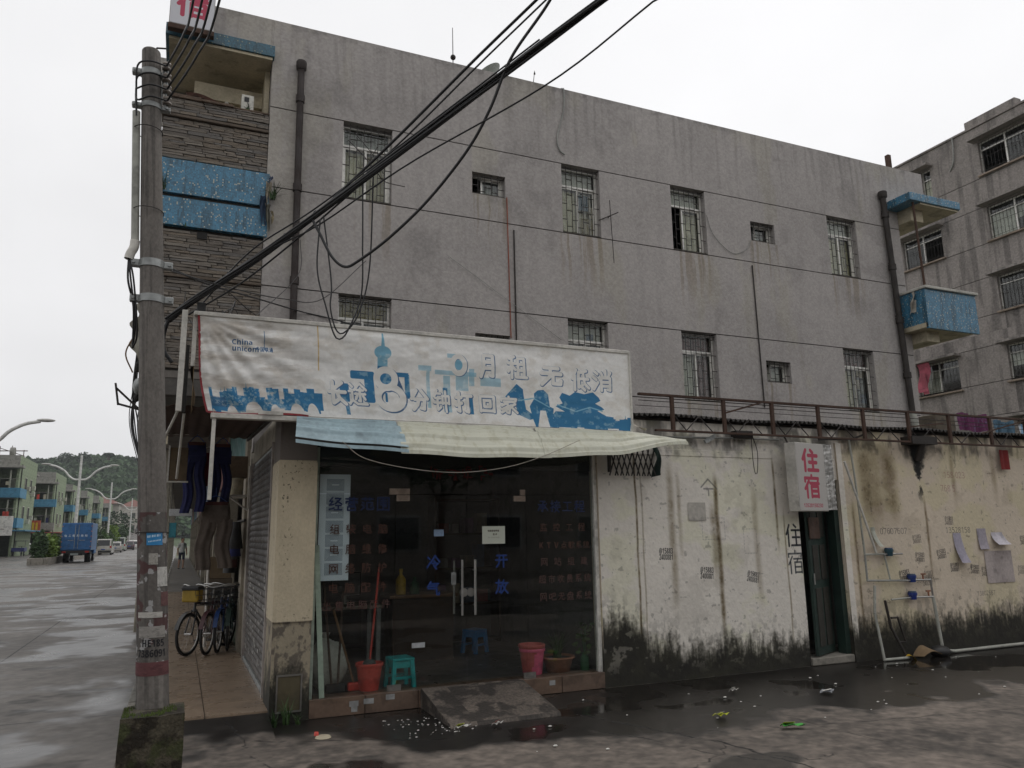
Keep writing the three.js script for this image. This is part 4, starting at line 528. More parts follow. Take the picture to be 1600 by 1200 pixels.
    // white block letters with a thin blue shade line
    const big = (c, u, v, w, h, lw) => { glyph(x, c, u * W + 2, v * Hh + 2, w * W, h * Hh, lw * 0.82 + 7, '#42638a'); glyph(x, c, u * W, v * Hh, w * W, h * Hh, lw * 0.82 + 2, Pp); };
    big('长', 0.25, 0.6, 0.038, 0.26, 18); big('途', 0.293, 0.6, 0.04, 0.26, 12); big('分', 0.43, 0.635, 0.042, 0.24, 18); big('钟', 0.484, 0.63, 0.04, 0.25, 12); big('打', 0.536, 0.64, 0.04, 0.24, 17); big('回', 0.593, 0.655, 0.042, 0.2, 15); big('家', 0.646, 0.655, 0.045, 0.21, 13);
    x.lineWidth = 34; x.strokeStyle = '#3d5f86'; x.beginPath(); x.ellipse(0.378 * W + 4, 0.55 * Hh, 0.02 * W, 0.10 * Hh, 0, 0, 7); x.ellipse(0.386 * W + 4, 0.76 * Hh, 0.028 * W, 0.12 * Hh, 0, 0, 7); x.stroke(); x.lineWidth = 31; x.strokeStyle = Pp; x.beginPath(); x.ellipse(0.378 * W, 0.54 * Hh, 0.02 * W, 0.10 * Hh, 0, 0, 7); x.stroke(); x.beginPath(); x.ellipse(0.386 * W, 0.75 * Hh, 0.028 * W, 0.12 * Hh, 0, 0, 7); x.stroke(); x.fillStyle = B1; x.beginPath(); x.ellipse(0.378 * W, 0.54 * Hh, 0.0125 * W, 0.06 * Hh, 0, 0, 7); x.fill(); x.fillRect(0.374 * W, 0.7 * Hh, 0.005 * W, 0.1 * Hh);
    x.lineWidth = 26; x.strokeStyle = '#5c7b9a'; x.beginPath(); x.ellipse(0.547 * W + 3, 0.33 * Hh, 0.015 * W, 0.1 * Hh, 0, 0, 7); x.stroke(); x.lineWidth = 24; x.strokeStyle = Pp; x.beginPath(); x.ellipse(0.547 * W, 0.325 * Hh, 0.015 * W, 0.1 * Hh, 0, 0, 7); x.stroke(); x.fillStyle = B2; x.beginPath(); x.ellipse(0.547 * W, 0.325 * Hh, 0.009 * W, 0.06 * Hh, 0, 0, 7); x.fill();
    big('月', 0.598, 0.17, 0.042, 0.28, 19); big('租', 0.668, 0.16, 0.05, 0.28, 16); big('无', 0.752, 0.24, 0.06, 0.25, 21); big('低', 0.836, 0.26, 0.05, 0.27, 17); big('消', 0.895, 0.25, 0.058, 0.27, 17);
    x.fillStyle = '#27507f'; x.textAlign = 'left'; x.textBaseline = 'alphabetic'; x.font = `bold ${0.075 * Hh}px sans-serif`; x.fillText('China', 0.06 * W, 0.28 * Hh); x.fillText('unicom', 0.06 * W, 0.35 * Hh); line(x, '中国联通', 0.107 * W, 0.29 * Hh, 15, 22, 18, 2.2, '#27507f');
    x.fillStyle = 'rgba(190,140,50,0.6)'; x.fillRect(0.232 * W, 0, 5, 0.5 * Hh); x.strokeStyle = '#4b6f92'; x.lineWidth = 3; x.beginPath(); x.moveTo(0.124 * W, 0.12 * Hh); x.lineTo(0.124 * W, 0.32 * Hh); x.stroke();
  });
  const map = dataTex(W, Hh, (u, v) => { const j = Math.min(Hh - 1, Math.floor((1 - v) * Hh)), k = (j * W + Math.floor(u * W)) * 4; const n = fbm(u * 16, v * 4, 64, 5, 601), f = fbm(u * 240, v * 50, 512, 3, 603), s = smooth(0.5, 0.7, fbm(u * 30, v * 9, 64, 5, 605)), w = smooth(0.42, 0.62, fbm(u * 12, v * 14, 64, 5, 607)) * smooth(0.32, 0.08, u); let c = [0.93, 0.925, 0.91].map((q) => q * (1 + 0.06 * (n - 0.5) + 0.07 * (f - 0.5))); c = c.map((q, i) => q * (1 - [0.045, 0.055, 0.07][i] * s - [0.13, 0.145, 0.16][i] * w)); const a = ink[k + 3] / 255 * clamp(0.95 - 0.35 * smooth(0.58, 0.72, fbm(u * 60, v * 14, 128, 4, 609)) - 0.5 * w * smooth(0.5, 0.6, f)); return [lerp(c[0], ink[k] / 255, a), lerp(c[1], ink[k + 1] / 255, a), lerp(c[2], ink[k + 2] / 255, a)]; }, true);
  map.wrapS = map.wrapT = THREE.ClampToEdgeWrapping;
  const f = (u, v) => {
    const x = lerp(0.04 + 0.13 * (1 - v) * (1 - 0.4 * Math.sin(v * 3.1)), 4.79, u), y = 2.865 + 0.935 * v + (u < 0.2 ? -0.012 * Math.sin(u * 30) * (1 - v) : 0);
    const left = smooth(0.34, 0.0, u), rad = Math.hypot(u * 4.75, (1 - v) * 0.93), ang = Math.atan2((1 - v) * 0.93, u * 4.75);
    let z = 0.016 * left * Math.sin(ang * 26 + rad * 1.5) * smooth(0, 0.6, rad) + 0.012 * left * (fbm(u * 40, v * 12, 64, 4, 611) - 0.5) * 3;
    z += 0.022 * Math.sin((v * 7 + u * 5)) * smooth(0.15, 0.4, u) * smooth(0.95, 0.6, u) * v + 0.03 * (fbm(u * 12, v * 7, 64, 4, 613) - 0.5) * (1 - 0.6 * u) + 0.012 * (fbm(u * 50, v * 10, 64, 3, 615) - 0.5);
    z *= Math.min(1, (1 - v) * 12) * Math.min(1, v * 10 + 0.15) * Math.min(1, (1 - u) * 14); return [x, y, -7.59 + z];
  };
  wm('banner_cloth', sheet(f, 300, 64), new THREE.MeshStandardMaterial({ map, roughness: 0.82, side: THREE.DoubleSide }), t, true);
  wm('red_hem', [sheet((u, v) => { const p = f(0.0, v); return [p[0] - 0.012 + 0.02 * u, p[1], p[2] + 0.004]; }, 1, 24), sheet((u, v) => { const p = f(u * 0.2, 0.0); return [p[0], p[1] - 0.008 + 0.02 * v, p[2] + 0.004]; }, 20, 1)], M([0.3, 0.04, 0.05], 0.8), t);
  wm('box_back', bb(0.2, 4.75, 2.9, 3.78, -7.84, -7.68), M([0.2, 0.17, 0.13], 0.8), t);
  wm('side_plate', sheet((u, v) => [0.03 + 0.03 * Math.sin(v * 5) * u, lerp(2.88, 3.36, v), lerp(-7.62, -7.9, u)], 3, 8, null, 0.003), M([0.24, 0.17, 0.09], 0.7, { metalness: 0.2 }), t);
  wm('top_rail', rb(0.0, 4.8, 3.79, 3.83, -7.66, -7.575, 0.006), MAT.white, t); wm('bottom_rail', [rb(0.2, 4.8, 2.81, 2.858, -7.66, -7.565, 0.006), bb(0.62, 0.85, 2.86, 2.895, -7.56, -7.552)], MAT.white, t); wm('end_rail', [rb(4.79, 4.815, 2.83, 3.82, -7.66, -7.57, 0.005)], MAT.white, t);
  wm('left_post', [rb(-0.005, 0.035, 3.3, 3.83, -7.66, -7.62, 0.004)], MAT.white, t);
  wm('hanger', [rb(0.215, 0.25, 2.05, 2.9, -7.62, -7.585, 0.004)], MAT.white, t);
  wm('torn_corner', sheet((u, v) => [4.79 + 0.18 * u, 2.97 - 0.1 * u - 0.06 * v * (1 - u) + 0.02 * v, -7.585 + 0.06 * u * v], 6, 6), M([0.5, 0.47, 0.42], 0.85), t);
}
{ // second upright sign post and its thin box beside the banner
  const t = thing('sign_post', 'white steel post with dark sign edge left of the banner', 'post', [-0.07, 2.85, -7.75]);
  wm('post', rb(-0.105, -0.055, 2.86, 3.83, -7.62, -7.58, 0.005), MAT.white, t); wm('panel', bb(-0.05, -0.02, 2.86, 3.5, -8.4, -7.62), MAT.dark, t); wm('bracket', [rod([-0.08, 2.88, -7.62], [-0.3, 2.4, -8.3], 0.012), rod([-0.03, 2.86, -7.7], [-0.06, 2.3, -8.4], 0.012)], MAT.white, t);
}
{ // drooping corrugated awning: one blue sheet, two cream ones
  const edge = (x) => 2.60 - 0.075 * Math.sin(clamp((x - 0.9) / 3.7) * Math.PI) + 0.13 * smooth(4.3, 5.3, x) - 0.02, top = (x) => 2.83 + (x > 4.7 ? -0.16 * smooth(4.7, 5.4, x) : 0);
  const make = (x0, x1, mat, label, ph, lift) => { const t = thing('awning_sheet', label, 'awning', [(x0 + x1) / 2, 2.6, -7.4], 'awning sheets over the shop front'); wm('sheet_metal', sheet((u, v) => { const x = lerp(x0 + 0.05 * (1 - v), x1 + 0.06 * v, u); const yt = top(x), ye = edge(x); const bow = 0.035 * Math.sin(v * Math.PI); const rv = Math.abs(((v * 3.4 + ph) % 1) - 0.5), rib = 0.02 * smooth(0.2, 0.1, rv); return [x, lerp(yt, ye, v) + bow + rib + lift + 0.006 * Math.sin(x * 7 + ph * 9), lerp(-7.57, -7.22, v) + bow * 0.6]; }, 60, 40, null, 0.003), mat, t); wm('front_lip', sheet((u, v) => { const x = lerp(x0 + 0.003, x1 + 0.06, u); return [x, edge(x) + lift - v * 0.035 + 0.006 * Math.sin(x * 7 + ph * 9), -7.219 + 0.01 * v]; }, 60, 2, null, 0.002), mat, t); };
  const cream = (k) => { const m = dataTex(512, 256, (u, v) => { const n = fbm(u * 10, v * 5, 32, 5, 640 + k), s = smooth(0.45, 0.75, fbm(u * 40, v * 9, 64, 5, 642 + k)), b = 1 + 0.08 * (n - 0.5); return [0.73 * b * (1 - 0.07 * s), 0.73 * b * (1 - 0.08 * s), 0.665 * b * (1 - 0.11 * s)]; }, true, 1.7, 0.6); return new THREE.MeshPhysicalMaterial({ map: m, roughness: 0.5, side: THREE.DoubleSide }); };
  make(0.93, 1.95, M([0.27, 0.38, 0.44], 0.55), 'pale blue corrugated awning sheet over the shop window', 0.2, 0.01); make(1.93, 3.5, cream(0), 'cream corrugated awning sheet in the middle, sagging over the glass doors', 0.55, 0.0); make(3.48, 5.25, cream(5), 'cream corrugated awning sheet with upturned ragged end over the folding gate', 0.5, 0.006);
}
{ // folded scissor gate hanging at the right of the shop front
  const t = thing('folding_gate', 'dark folded scissor gate hanging under the awning end', 'gate', [4.9, 2.33, -7.8]); const n = 8, x0 = 4.6, w = 0.075;
  for (let i = 0; i < n; i++) { wm('lattice_bar', bar([x0 + i * w, 2.36, -7.80], [x0 + i * w + 0.11, 2.68, -7.80], 0.016, 0.006), MAT.iron, t); wm('lattice_bar', bar([x0 + i * w + 0.11, 2.36, -7.79], [x0 + i * w, 2.68, -7.79], 0.016, 0.006), MAT.iron, t); }
  wm('end_stile', [bb(4.585, 4.61, 2.4, 2.72, -7.82, -7.77)], MAT.iron, t); wm('rag', sheet((u, v) => [5.2 + 0.1 * u + 0.03 * Math.sin(v * 5), 2.7 - v * 0.36 + 0.03 * u, -7.79 + 0.05 * Math.sin(u * 5 + v * 3)], 8, 10), M([0.02, 0.04, 0.035], 0.9), t);
}
{ // entrance ramp
  const s = [[-7.855, 0.0], [-6.93, 0.0], [-6.95, 0.022], [-7.84, 0.178], [-7.855, 0.17]]; const sh = new THREE.Shape(s.map(([z, y]) => new THREE.Vector2(-z, y))); const g = new THREE.ExtrudeGeometry(sh, { depth: 1.09, bevelEnabled: true, bevelThickness: 0.012, bevelSize: 0.008, bevelSegments: 2, steps: 8 }); g.rotateY(Math.PI / 2); g.translate(2.35, 0.004, 0);
  const rt = dataTex(512, 512, (u, v) => { const n = fbm(u * 5, v * 5, 8, 6, 661), f = fbm(u * 80, v * 80, 128, 3, 663), w = smooth(0.46, 0.6, fbm(u * 7, v * 7, 8, 5, 665)); let b = 0.36 + 0.16 * (n - 0.5) + 0.2 * (f - 0.5); b = lerp(b, 0.18 + 0.08 * (f - 0.5), w * 0.8); return [b * 1.05, b * 0.955, b * 0.87]; }, true, 1.3); const rp = g.attributes.position; for (let i = 0; i < rp.count; i++) rp.setY(i, rp.getY(i) + 0.006 * (fbm(rp.getX(i) * 5 + 20, rp.getZ(i) * 5 + 60, 256, 3, 667) - 0.5));
  solo('concrete_ramp', g, new THREE.MeshStandardMaterial({ map: rt, roughness: 0.8, bumpMap: grungeBump, bumpScale: 0.008 }), 'worn wet concrete ramp sloping up to the glass doors', 'ramp');
}
{ // lodging light box, its right flank wrapped in silver tape
  const t = thing('light_box_sign', 'white light box with red lodging characters over the green door', 'sign', [7.47, 1.93, -7.66]); t.rotation.y = 0.2; const m = (n, g, mt, keep) => lm(n, g, mt, t, keep);
  m('box', new RoundedBoxGeometry(0.62, 0.88, 0.16, 2, 0.008).translate(0, 0.44, 0), M([0.48, 0.47, 0.45], 0.5));
  const face = canvasTex(512, 730, (x) => { x.fillStyle = '#b4b0ab'; x.fillRect(0, 0, 512, 730); for (let i = 0; i < 400; i++) { x.fillStyle = `rgba(90,80,70,${0.05})`; x.fillRect((i * 97) % 512, (i * 61) % 730, 3, 20 + (i % 30)); } glyph(x, '住', 90, 60, 300, 250, 42, '#a8324c'); glyph(x, '宿', 95, 345, 300, 250, 36, '#a8324c'); x.fillStyle = '#a8324c'; x.font = 'bold 58px sans-serif'; x.textAlign = 'center'; x.fillText('13528158230', 240, 695, 400); });
  m('face', new THREE.PlaneGeometry(0.6, 0.86).translate(0, 0.44, 0.082), new THREE.MeshStandardMaterial({ map: face, roughness: 0.5 }), true);
  const foil = sheet((u, v) => { const n = fbm(u * 6, v * 30, 64, 3, 701) - 0.5; return [lerp(0.312, 0.47, u) , 0.02 + v * 0.86 + 0.004 * n, 0.075 + 0.022 * n + 0.03 * Math.sin(u * 9)]; }, 14, 60, null, 0.03); m('silver_tape', foil, M([0.5, 0.5, 0.5], 0.35, { metalness: 0.6 })); m('bracket', [rod([0.28, 0.8, -0.02], [0.55, 0.8, -0.1], 0.014), rod([-0.25, 0.86, -0.05], [-0.2, 0.98, -0.14], 0.012)], MAT.iron);
}
{ // rusty truss of the lean-to roof, standing above the wall
  const t = thing('roof_truss', 'rusty steel railing truss along the edge of the lean-to roof', 'truss', [9, 3.0, -7.8]); const xs = [5.02, 5.46, 6.24, 7.02, 7.81, 8.63, 9.5, 10.34, 11.24, 12.05, 12.9, 13.7], z = -7.7;
  wm('top_chord', rb(4.98, 13.8, 3.325, 3.355, z - 0.02, z + 0.02, 0.004), MAT.rust, t); wm('bottom_chord', rb(5.2, 13.8, 2.895, 2.92, z - 0.02, z + 0.02, 0.004), MAT.rust, t); wm('wire', [rod([5, 3.27, z - 0.03], [13.8, 3.24, z - 0.03], 0.005), rod([5, 3.22, z - 0.1], [13.8, 3.2, z - 0.1], 0.004)], MAT.iron, t);
  xs.forEach((x, i) => { if (i) wm('upright', bb(x - 0.022, x + 0.022, 2.9, 3.326, z - 0.018, z + 0.018), MAT.rust, t); }); for (let i = 1; i + 1 < xs.length; i++) { const a = xs[i], b = xs[i + 1], m = (a + b) / 2; wm('web', [rod([a + 0.02, 3.1, z], [a + (m - a) * 0.5, 2.92, z], 0.007), rod([a + (m - a) * 0.5, 2.92, z], [m, 3.1, z], 0.007), rod([m, 3.1, z], [m + (b - m) * 0.5, 2.92, z], 0.007)], MAT.iron, t); }
  wm('brace', [bar([6.24, 3.16, z + 0.02], [6.85, 3.33, z + 0.02], 0.022, 0.01), bar([9.5, 3.12, z + 0.02], [10.2, 3.2, z + 0.02], 0.02, 0.01), bar([11.0, 3.08, z + 0.02], [12.0, 3.31, z + 0.02], 0.02, 0.01)], MAT.rust, t);
}
{ // junk under the eave: conduit run, ballast box, roof spout
  const t = thing('eave_conduit', 'grey conduit with junction box and hanging wire loop under the lean-to eave', 'conduit', [6.4, 2.86, -7.82]); wm('conduit', elbow([[5.3, 2.84, -7.82], [6.6, 2.87, -7.82], [7.2, 2.87, -7.82]], 0.014), MAT.pvcGrey, t); wm('junction_box', rb(6.45, 6.72, 2.86, 2.96, -7.86, -7.74, 0.01), MAT.iron, t); wm('lamp_arm', [bar([5.98, 2.8, -7.78], [6.15, 2.88, -7.8], 0.05, 0.03)], MAT.galv, t); wm('wire_loop', tube([[6.72, 2.9, -7.76], [6.78, 2.7, -7.76], [6.76, 2.45, -7.76], [6.72, 2.42, -7.76], [6.7, 2.6, -7.76], [6.7, 2.88, -7.76]], 0.005), MAT.iron, t); wm('far_conduit', elbow([[7.9, 2.9, -7.82], [8.5, 2.92, -7.82], [8.75, 3.0, -7.82]], 0.013), MAT.iron, t);
  solo('roof_spout', [bb(9.5, 10.0, 2.88, 2.99, -7.86, -7.66), rod([9.75, 2.93, -7.7], [9.76, 2.66, -7.82], 0.05, 10)], MAT.iron, 'black iron roof spout staining the wall below it', 'spout');
  const fl = thing('red_flag_cloth', 'small dark red cloth hung from the eave far along the wall', 'cloth', [11.6, 2.55, -7.8]); wm('cloth', sheet((u, v) => [11.5 + 0.2 * u, 2.86 - 0.3 * v, -7.79 + 0.015 * Math.sin(u * 9)], 8, 6), M([0.2, 0.02, 0.02], 0.85), fl);
}
// ---------------------------------------------------------------- water meters and pipes on the wall
{
  const meter = (x, y, mat, label) => { const t = thing('water_meter', label, 'meter', [x, y, ZS + 0.07], 'water meters on the stained wall'); lm('body', [new THREE.CylinderGeometry(0.052, 0.045, 0.06, 16), new THREE.CylinderGeometry(0.06, 0.06, 0.035, 16).translate(0, 0.045, 0)].map((g) => g), mat, t); lm('lid', new THREE.CylinderGeometry(0.05, 0.055, 0.018, 16).translate(0, 0.072, 0), M([0.02, 0.05, 0.12], 0.4), t); lm('coupling', rod([-0.11, -0.005, 0], [0.11, -0.005, 0], 0.016, 10), MAT.steel, t); return t; };
  meter(8.95, 1.36, M([0.01, 0.06, 0.09], 0.45), 'dark teal water meter, topmost of the three on the wall'); meter(9.33, 1.0, M([0.01, 0.035, 0.2], 0.45), 'blue water meter, middle one of the three on the wall'); meter(9.31, 0.77, M([0.01, 0.03, 0.22], 0.45), 'blue water meter, lowest of the three on the wall');
  const z = ZS + 0.07, P = thing('water_pipes', 'thin white and grey water pipes around the meters beside the door', 'pipe', [9, 0, z]);
  wm('riser', elbow([[8.42, 2.92, z], [8.46, 2.4, z], [8.5, 1.36, z], [8.84, 1.36, z]], 0.014), MAT.pvc, P); wm('riser', elbow([[8.5, 1.36, z], [8.5, 1.02, z], [9.22, 0.995, z]], 0.014), MAT.pvcGrey, P); wm('branch', elbow([[9.06, 1.355, z], [9.2, 1.355, z]], 0.012), MAT.steel, P); wm('branch', elbow([[8.86, 1.34, z], [8.92, 1.02, z]], 0.012), MAT.pvc, P); wm('branch', elbow([[9.44, 0.995, z], [9.69, 0.99, z], [9.70, 0.76, z], [9.42, 0.765, z]], 0.014), MAT.steel, P); wm('branch', rod([8.9, 0.755, z], [9.2, 0.765, z], 0.013), MAT.pvc, P);
  wm('drop', elbow([[9.70, 0.76, z], [9.71, 0.06, z + 0.05], [9.9, 0.03, z + 0.07], [13.5, 0.045, z + 0.1]], 0.022), MAT.pvc, P); wm('drop', elbow([[8.62, 0.95, z], [8.55, 0.6, z + 0.02], [8.55, 0.02, z + 0.1], [8.95, 0.025, z + 0.14]], 0.018), MAT.pvc, P); wm('valve', [rod([9.55, 1.0, z], [9.55, 1.07, z], 0.012), bb(9.52, 9.6, 1.06, 1.08, z - 0.01, z + 0.01)], MAT.clay, P); wm('valve', [rod([9.62, 0.77, z], [9.62, 0.84, z], 0.012), bb(9.58, 9.66, 0.83, 0.85, z - 0.01, z + 0.01)], MAT.clay, P);
  const iron = thing('standpipe', 'black iron standpipe with bent handle in front of the algae', 'pipe', [8.9, 0, z]); wm('stem', elbow([[8.78, 0.75, z], [8.84, 0.4, z], [8.98, 0.02, z + 0.08]], 0.018), MAT.iron, iron); wm('handle', elbow([[8.86, 0.52, z], [8.98, 0.52, z], [9.08, 0.2, z], [8.95, 0.2, z]], 0.013), MAT.iron, iron);
  solo('slanted_pole', rod([8.2, 2.6, -7.7], [8.68, 1.38, -7.76], 0.016, 10), MAT.white, 'thin white pole slanting across the wall right of the lodging sign', 'pole');
}
// papers and posters on the wall
function paperOn(x, y, w, h, curl, mat, label) { solo('paper_sheet', sheet((u, v) => [x + w * u + 0.02 * v * curl, y - h * v, ZS + 0.008 + curl * 0.09 * Math.pow(v, 2.5) + 0.02 * curl * Math.sin(u * 4)], 8, 12), mat, label, 'paper', 'papers stuck on the wall'); }
paperOn(10.33, 1.62, 0.2, 0.42, 1, M([0.42, 0.4, 0.5], 0.85), 'long lilac paper strip peeling from the stained wall'); paperOn(10.85, 1.68, 0.2, 0.3, 0.3, M([0.42, 0.39, 0.46], 0.85), 'faded lilac notice on the wall beside the peeling strip'); paperOn(11.15, 1.62, 0.3, 0.18, 1.1, M([0.6, 0.58, 0.66], 0.85), 'white curling paper, farthest along the stained wall'); paperOn(10.95, 1.35, 0.6, 0.46, 0.05, M([0.45, 0.4, 0.4], 0.9), 'large pale faded poster low on the stained wall'); paperOn(8.72, 1.72, 0.1, 0.26, 1.2, M([0.5, 0.52, 0.47], 0.85), 'small torn greenish paper hanging above the top water meter'); paperOn(5.72, 2.05, 0.26, 0.22, 0.03, M([0.5, 0.48, 0.45], 0.9), 'pale square paper remnant on the wall beside the scissor gate');
{ // red notice sewn on far wall and laundry over the rail
  const cloth = (name, x0, x1, y0, y1, z, mat, label, amp, grp) => solo(name, sheet((u, v) => [lerp(x0, x1, u), lerp(y1, y0, v) + 0.02 * Math.sin(u * 8), z + amp * Math.sin(u * 15 + v) * v + 0.02 * Math.sin(u * 40)], 40, 10), mat, label, 'laundry', grp);
  const stripe = dataTex(128, 32, (u) => { const s = (u * 8 % 1) < 0.45; return s ? [0.75, 0.78, 0.8] : [0.45, 0.6, 0.72]; }, true, 0.5); const magenta = dataTex(256, 128, (u, v) => { const n = fbm(u * 12, v * 8, 16, 4, 720); const d = n > 0.6; return d ? [0.42, 0.32, 0.44] : [0.40, 0.13 + n * 0.15, 0.34]; }, true, 0.6);
  cloth('quilt', 11.35, 12.05, 3.22, 3.5, -8.3, new THREE.MeshStandardMaterial({ map: magenta, roughness: 0.9, side: THREE.DoubleSide }), 'magenta patterned quilt drying over the lean-to roof', 0.03, 'laundry on the roof'); cloth('blanket', 12.2, 12.7, 3.2, 3.42, -8.3, M([0.1, 0.19, 0.28], 0.9), 'blue grey blanket drying between the quilt and striped sheet', 0.04, 'laundry on the roof'); cloth('bed_sheet', 12.75, 13.7, 3.15, 3.36, -8.25, new THREE.MeshStandardMaterial({ map: stripe, roughness: 0.9, side: THREE.DoubleSide }), 'pale striped bed sheet drying on the lean-to roof', 0.05, 'laundry on the roof'); solo('roof_crate', rb(10.85, 11.3, 3.2, 3.46, -8.6, -8.3, 0.01), M([0.12, 0.1, 0.075], 0.8), 'brown wooden crate on the lean-to roof beside the quilt', 'crate');
}
// ---------------------------------------------------------------- things inside the shop window
function bucket(x, z, r0, r1, h, mat, label, y = 0.162, extra) { const t = thing('bucket', label, 'bucket', [x, y, z], 'buckets in the shop window'); lm('tub', lathe([[0, 0.004], [r0, 0], [r0 + 0.002, 0.01], [r1, h - 0.03], [r1 + 0.012, h - 0.028], [r1 + 0.012, h], [r1 - 0.004, h], [r0 - 0.006, 0.012], [0, 0.012]], 28), mat, t); lm('rim', new THREE.TorusGeometry(r1 + 0.006, 0.009, 6, 28).rotateX(Math.PI / 2).translate(0, h - 0.006, 0), mat, t); if (extra) extra(t); return t; }
bucket(1.87, -8.12, 0.095, 0.13, 0.27, MAT.red, 'red plastic bucket holding a red mop behind the left pane', 0.162);
{ const t = thing('mop', 'mop with red handle standing in the red bucket', 'mop', [1.87, 0.2, -8.12]); wm('handle', rod([1.87, 0.4, -8.12], [1.95, 1.38, -8.1], 0.011), MAT.red, t); wm('mop_head', new THREE.SphereGeometry(0.07, 12, 8).scale(1, 0.7, 1).translate(1.87, 0.42, -8.12), M([0.06, 0.07, 0.07], 0.95, { bump: 0.01 }), t); }
bucket(3.72, -8.16, 0.105, 0.135, 0.28, MAT.pink, 'pink plastic bucket, lower of two nested behind the right pane'); bucket(3.715, -8.16, 0.108, 0.14, 0.28, M([0.5, 0.1, 0.09], 0.45), 'salmon plastic bucket nested inside the pink one', 0.205);
function stool(x, z, mat, label, turn) { const t = thing('plastic_stool', label, 'stool', [x, 0.162, z]); t.rotation.y = turn; lm('seat', new RoundedBoxGeometry(0.24, 0.03, 0.24, 2, 0.012).translate(0, 0.285, 0), mat, t); for (const [sx, sz] of [[1, 1], [1, -1], [-1, 1], [-1, -1]]) lm('leg', bar([sx * 0.115, 0, sz * 0.115], [sx * 0.095, 0.275, sz * 0.095], 0.04, 0.04), mat, t); lm('apron', [bb(-0.1, 0.1, 0.2, 0.27, 0.09, 0.1), bb(-0.1, 0.1, 0.2, 0.27, -0.1, -0.09), bb(-0.1, -0.09, 0.2, 0.27, -0.09, 0.09), bb(0.09, 0.1, 0.2, 0.27, -0.09, 0.09)], mat, t); lm('stretcher', [bb(-0.1, 0.1, 0.09, 0.12, 0.1, 0.108), bb(-0.1, 0.1, 0.09, 0.12, -0.108, -0.1)], mat, t); }
stool(2.2, -8.16, MAT.teal, 'teal plastic stool just inside the glass by the mop', 0.1); stool(3.72, -10.0, MAT.skyBlue, 'blue plastic stool deeper in the shop behind the doors', 0.5);
const leafGreen = [M([0.035, 0.085, 0.02], 0.55, { transmission: 0.15, thickness: 0 }), M([0.05, 0.11, 0.025], 0.55, { transmission: 0.15, thickness: 0 }), M([0.025, 0.06, 0.018], 0.6, { transmission: 0.15, thickness: 0 })];
function blades(n, h, spread, w, seed) { const r = rng(seed), g = []; for (let i = 0; i < n; i++) { const a = r() * 6.28, L = h * (0.6 + 0.5 * r()), s = spread * (0.3 + r()), x0 = (r() - 0.5) * spread * 0.4, z0 = (r() - 0.5) * spread * 0.4, ww = w * (0.7 + 0.6 * r()); g.push(sheet((u, v) => { const b = v * v * s, q = (u - 0.5) * ww * (1 - v * 0.9) * (0.5 + Math.min(1, v * 4) * 0.5); return [x0 + Math.cos(a) * b - Math.sin(a) * q, L * v * (1 - 0.25 * v * s / h), z0 + Math.sin(a) * b + Math.cos(a) * q]; }, 2, 6)); } return g; }
{ const t = thing('potted_plant', 'grassy plant in a wide brown tub behind the right pane', 'plant', [4.05, 0.162, -8.18]); lm('pot', lathe([[0, 0], [0.13, 0], [0.17, 0.14], [0.195, 0.15], [0.195, 0.175], [0.17, 0.17], [0.16, 0.15], [0, 0.15]], 26), MAT.clay, t); lm('soil', new THREE.CircleGeometry(0.16, 20).rotateX(-Math.PI / 2).translate(0, 0.152, 0), MAT.dark, t); lm('foliage', blades(60, 0.3, 0.18, 0.02, 40).map((g) => g.translate(0, 0.15, 0)), leafGreen[0], t); }
{ const t = thing('tall_plant', 'leafy green plant in a green bottle at the window corner', 'plant', [4.34, 0.162, -8.08]); lm('pot', lathe([[0, 0], [0.05, 0], [0.052, 0.14], [0.03, 0.18], [0.03, 0.2]], 16), MAT.green, t); const r = rng(61), lg = []; for (let i = 0; i < 40; i++) { const a = r() * 6.28, d = r() * 0.13, y = 0.2 + r() * 0.36; lg.push(new THREE.CircleGeometry(0.035, 6).scale(1, 0.5, 1).rotateY(r() * 6).rotateX(r() * 2 - 1).translate(Math.cos(a) * d, y, Math.sin(a) * d * 0.6)); } lm('foliage', lg, leafGreen[1], t); lm('stem', [rod([0, 0.1, 0], [0.02, 0.5, 0], 0.006), rod([0, 0.2, 0], [-0.05, 0.45, 0.02], 0.005)], MAT.green, t); }
{ const t = thing('white_sack', 'slumped white woven sack in the left window corner', 'sack', [1.48, 0.162, -8.3]); const g = new THREE.SphereGeometry(0.2, 24, 18), p = g.attributes.position; for (let i = 0; i < p.count; i++) { const x = p.getX(i), y = p.getY(i), z = p.getZ(i), n = fbm(x * 14 + 9, y * 14 + z * 9 + 9, 64, 3, 3) - 0.5; p.setXYZ(i, x * (1 + 0.3 * n), Math.max(0.001, (y + 0.19) * (1.35 + 0.4 * n)), z * 0.7 * (1 + 0.3 * n)); } g.computeVertexNormals(); lm('sack_body', g, M([0.45, 0.46, 0.43], 0.8, { bump: 0.004 }), t); lm('tied_top', lathe([[0.05, 0], [0.02, 0.05], [0.05, 0.1]], 12, -0.03, 0.47, 0), M([0.45, 0.46, 0.43], 0.8), t); }
[[1.36, 1.5, 1.3, 0.162, MAT.darkWood, 'dark broom stick leaning in the left window corner'], [1.47, 1.72, 0.98, 0.18, MAT.wood, 'brown wooden broom handle slanting across the left pane'], [1.56, 1.56, 1.16, 0.162, MAT.darkWood, 'thin dark stick leaning behind the broom handle']].forEach(([a, b, h, y, m, l]) => { const t = thing('broom', l, 'broom', [b, 0.162, -8.16]); wm('handle', rod([b, y + 0.07, -8.16], [a, h, -8.0], 0.012), m, t); wm('head', rb(b - 0.06, b + 0.08, 0.165, 0.25, -8.2, -8.13, 0.02), m === MAT.wood ? MAT.red : MAT.dark, t); });
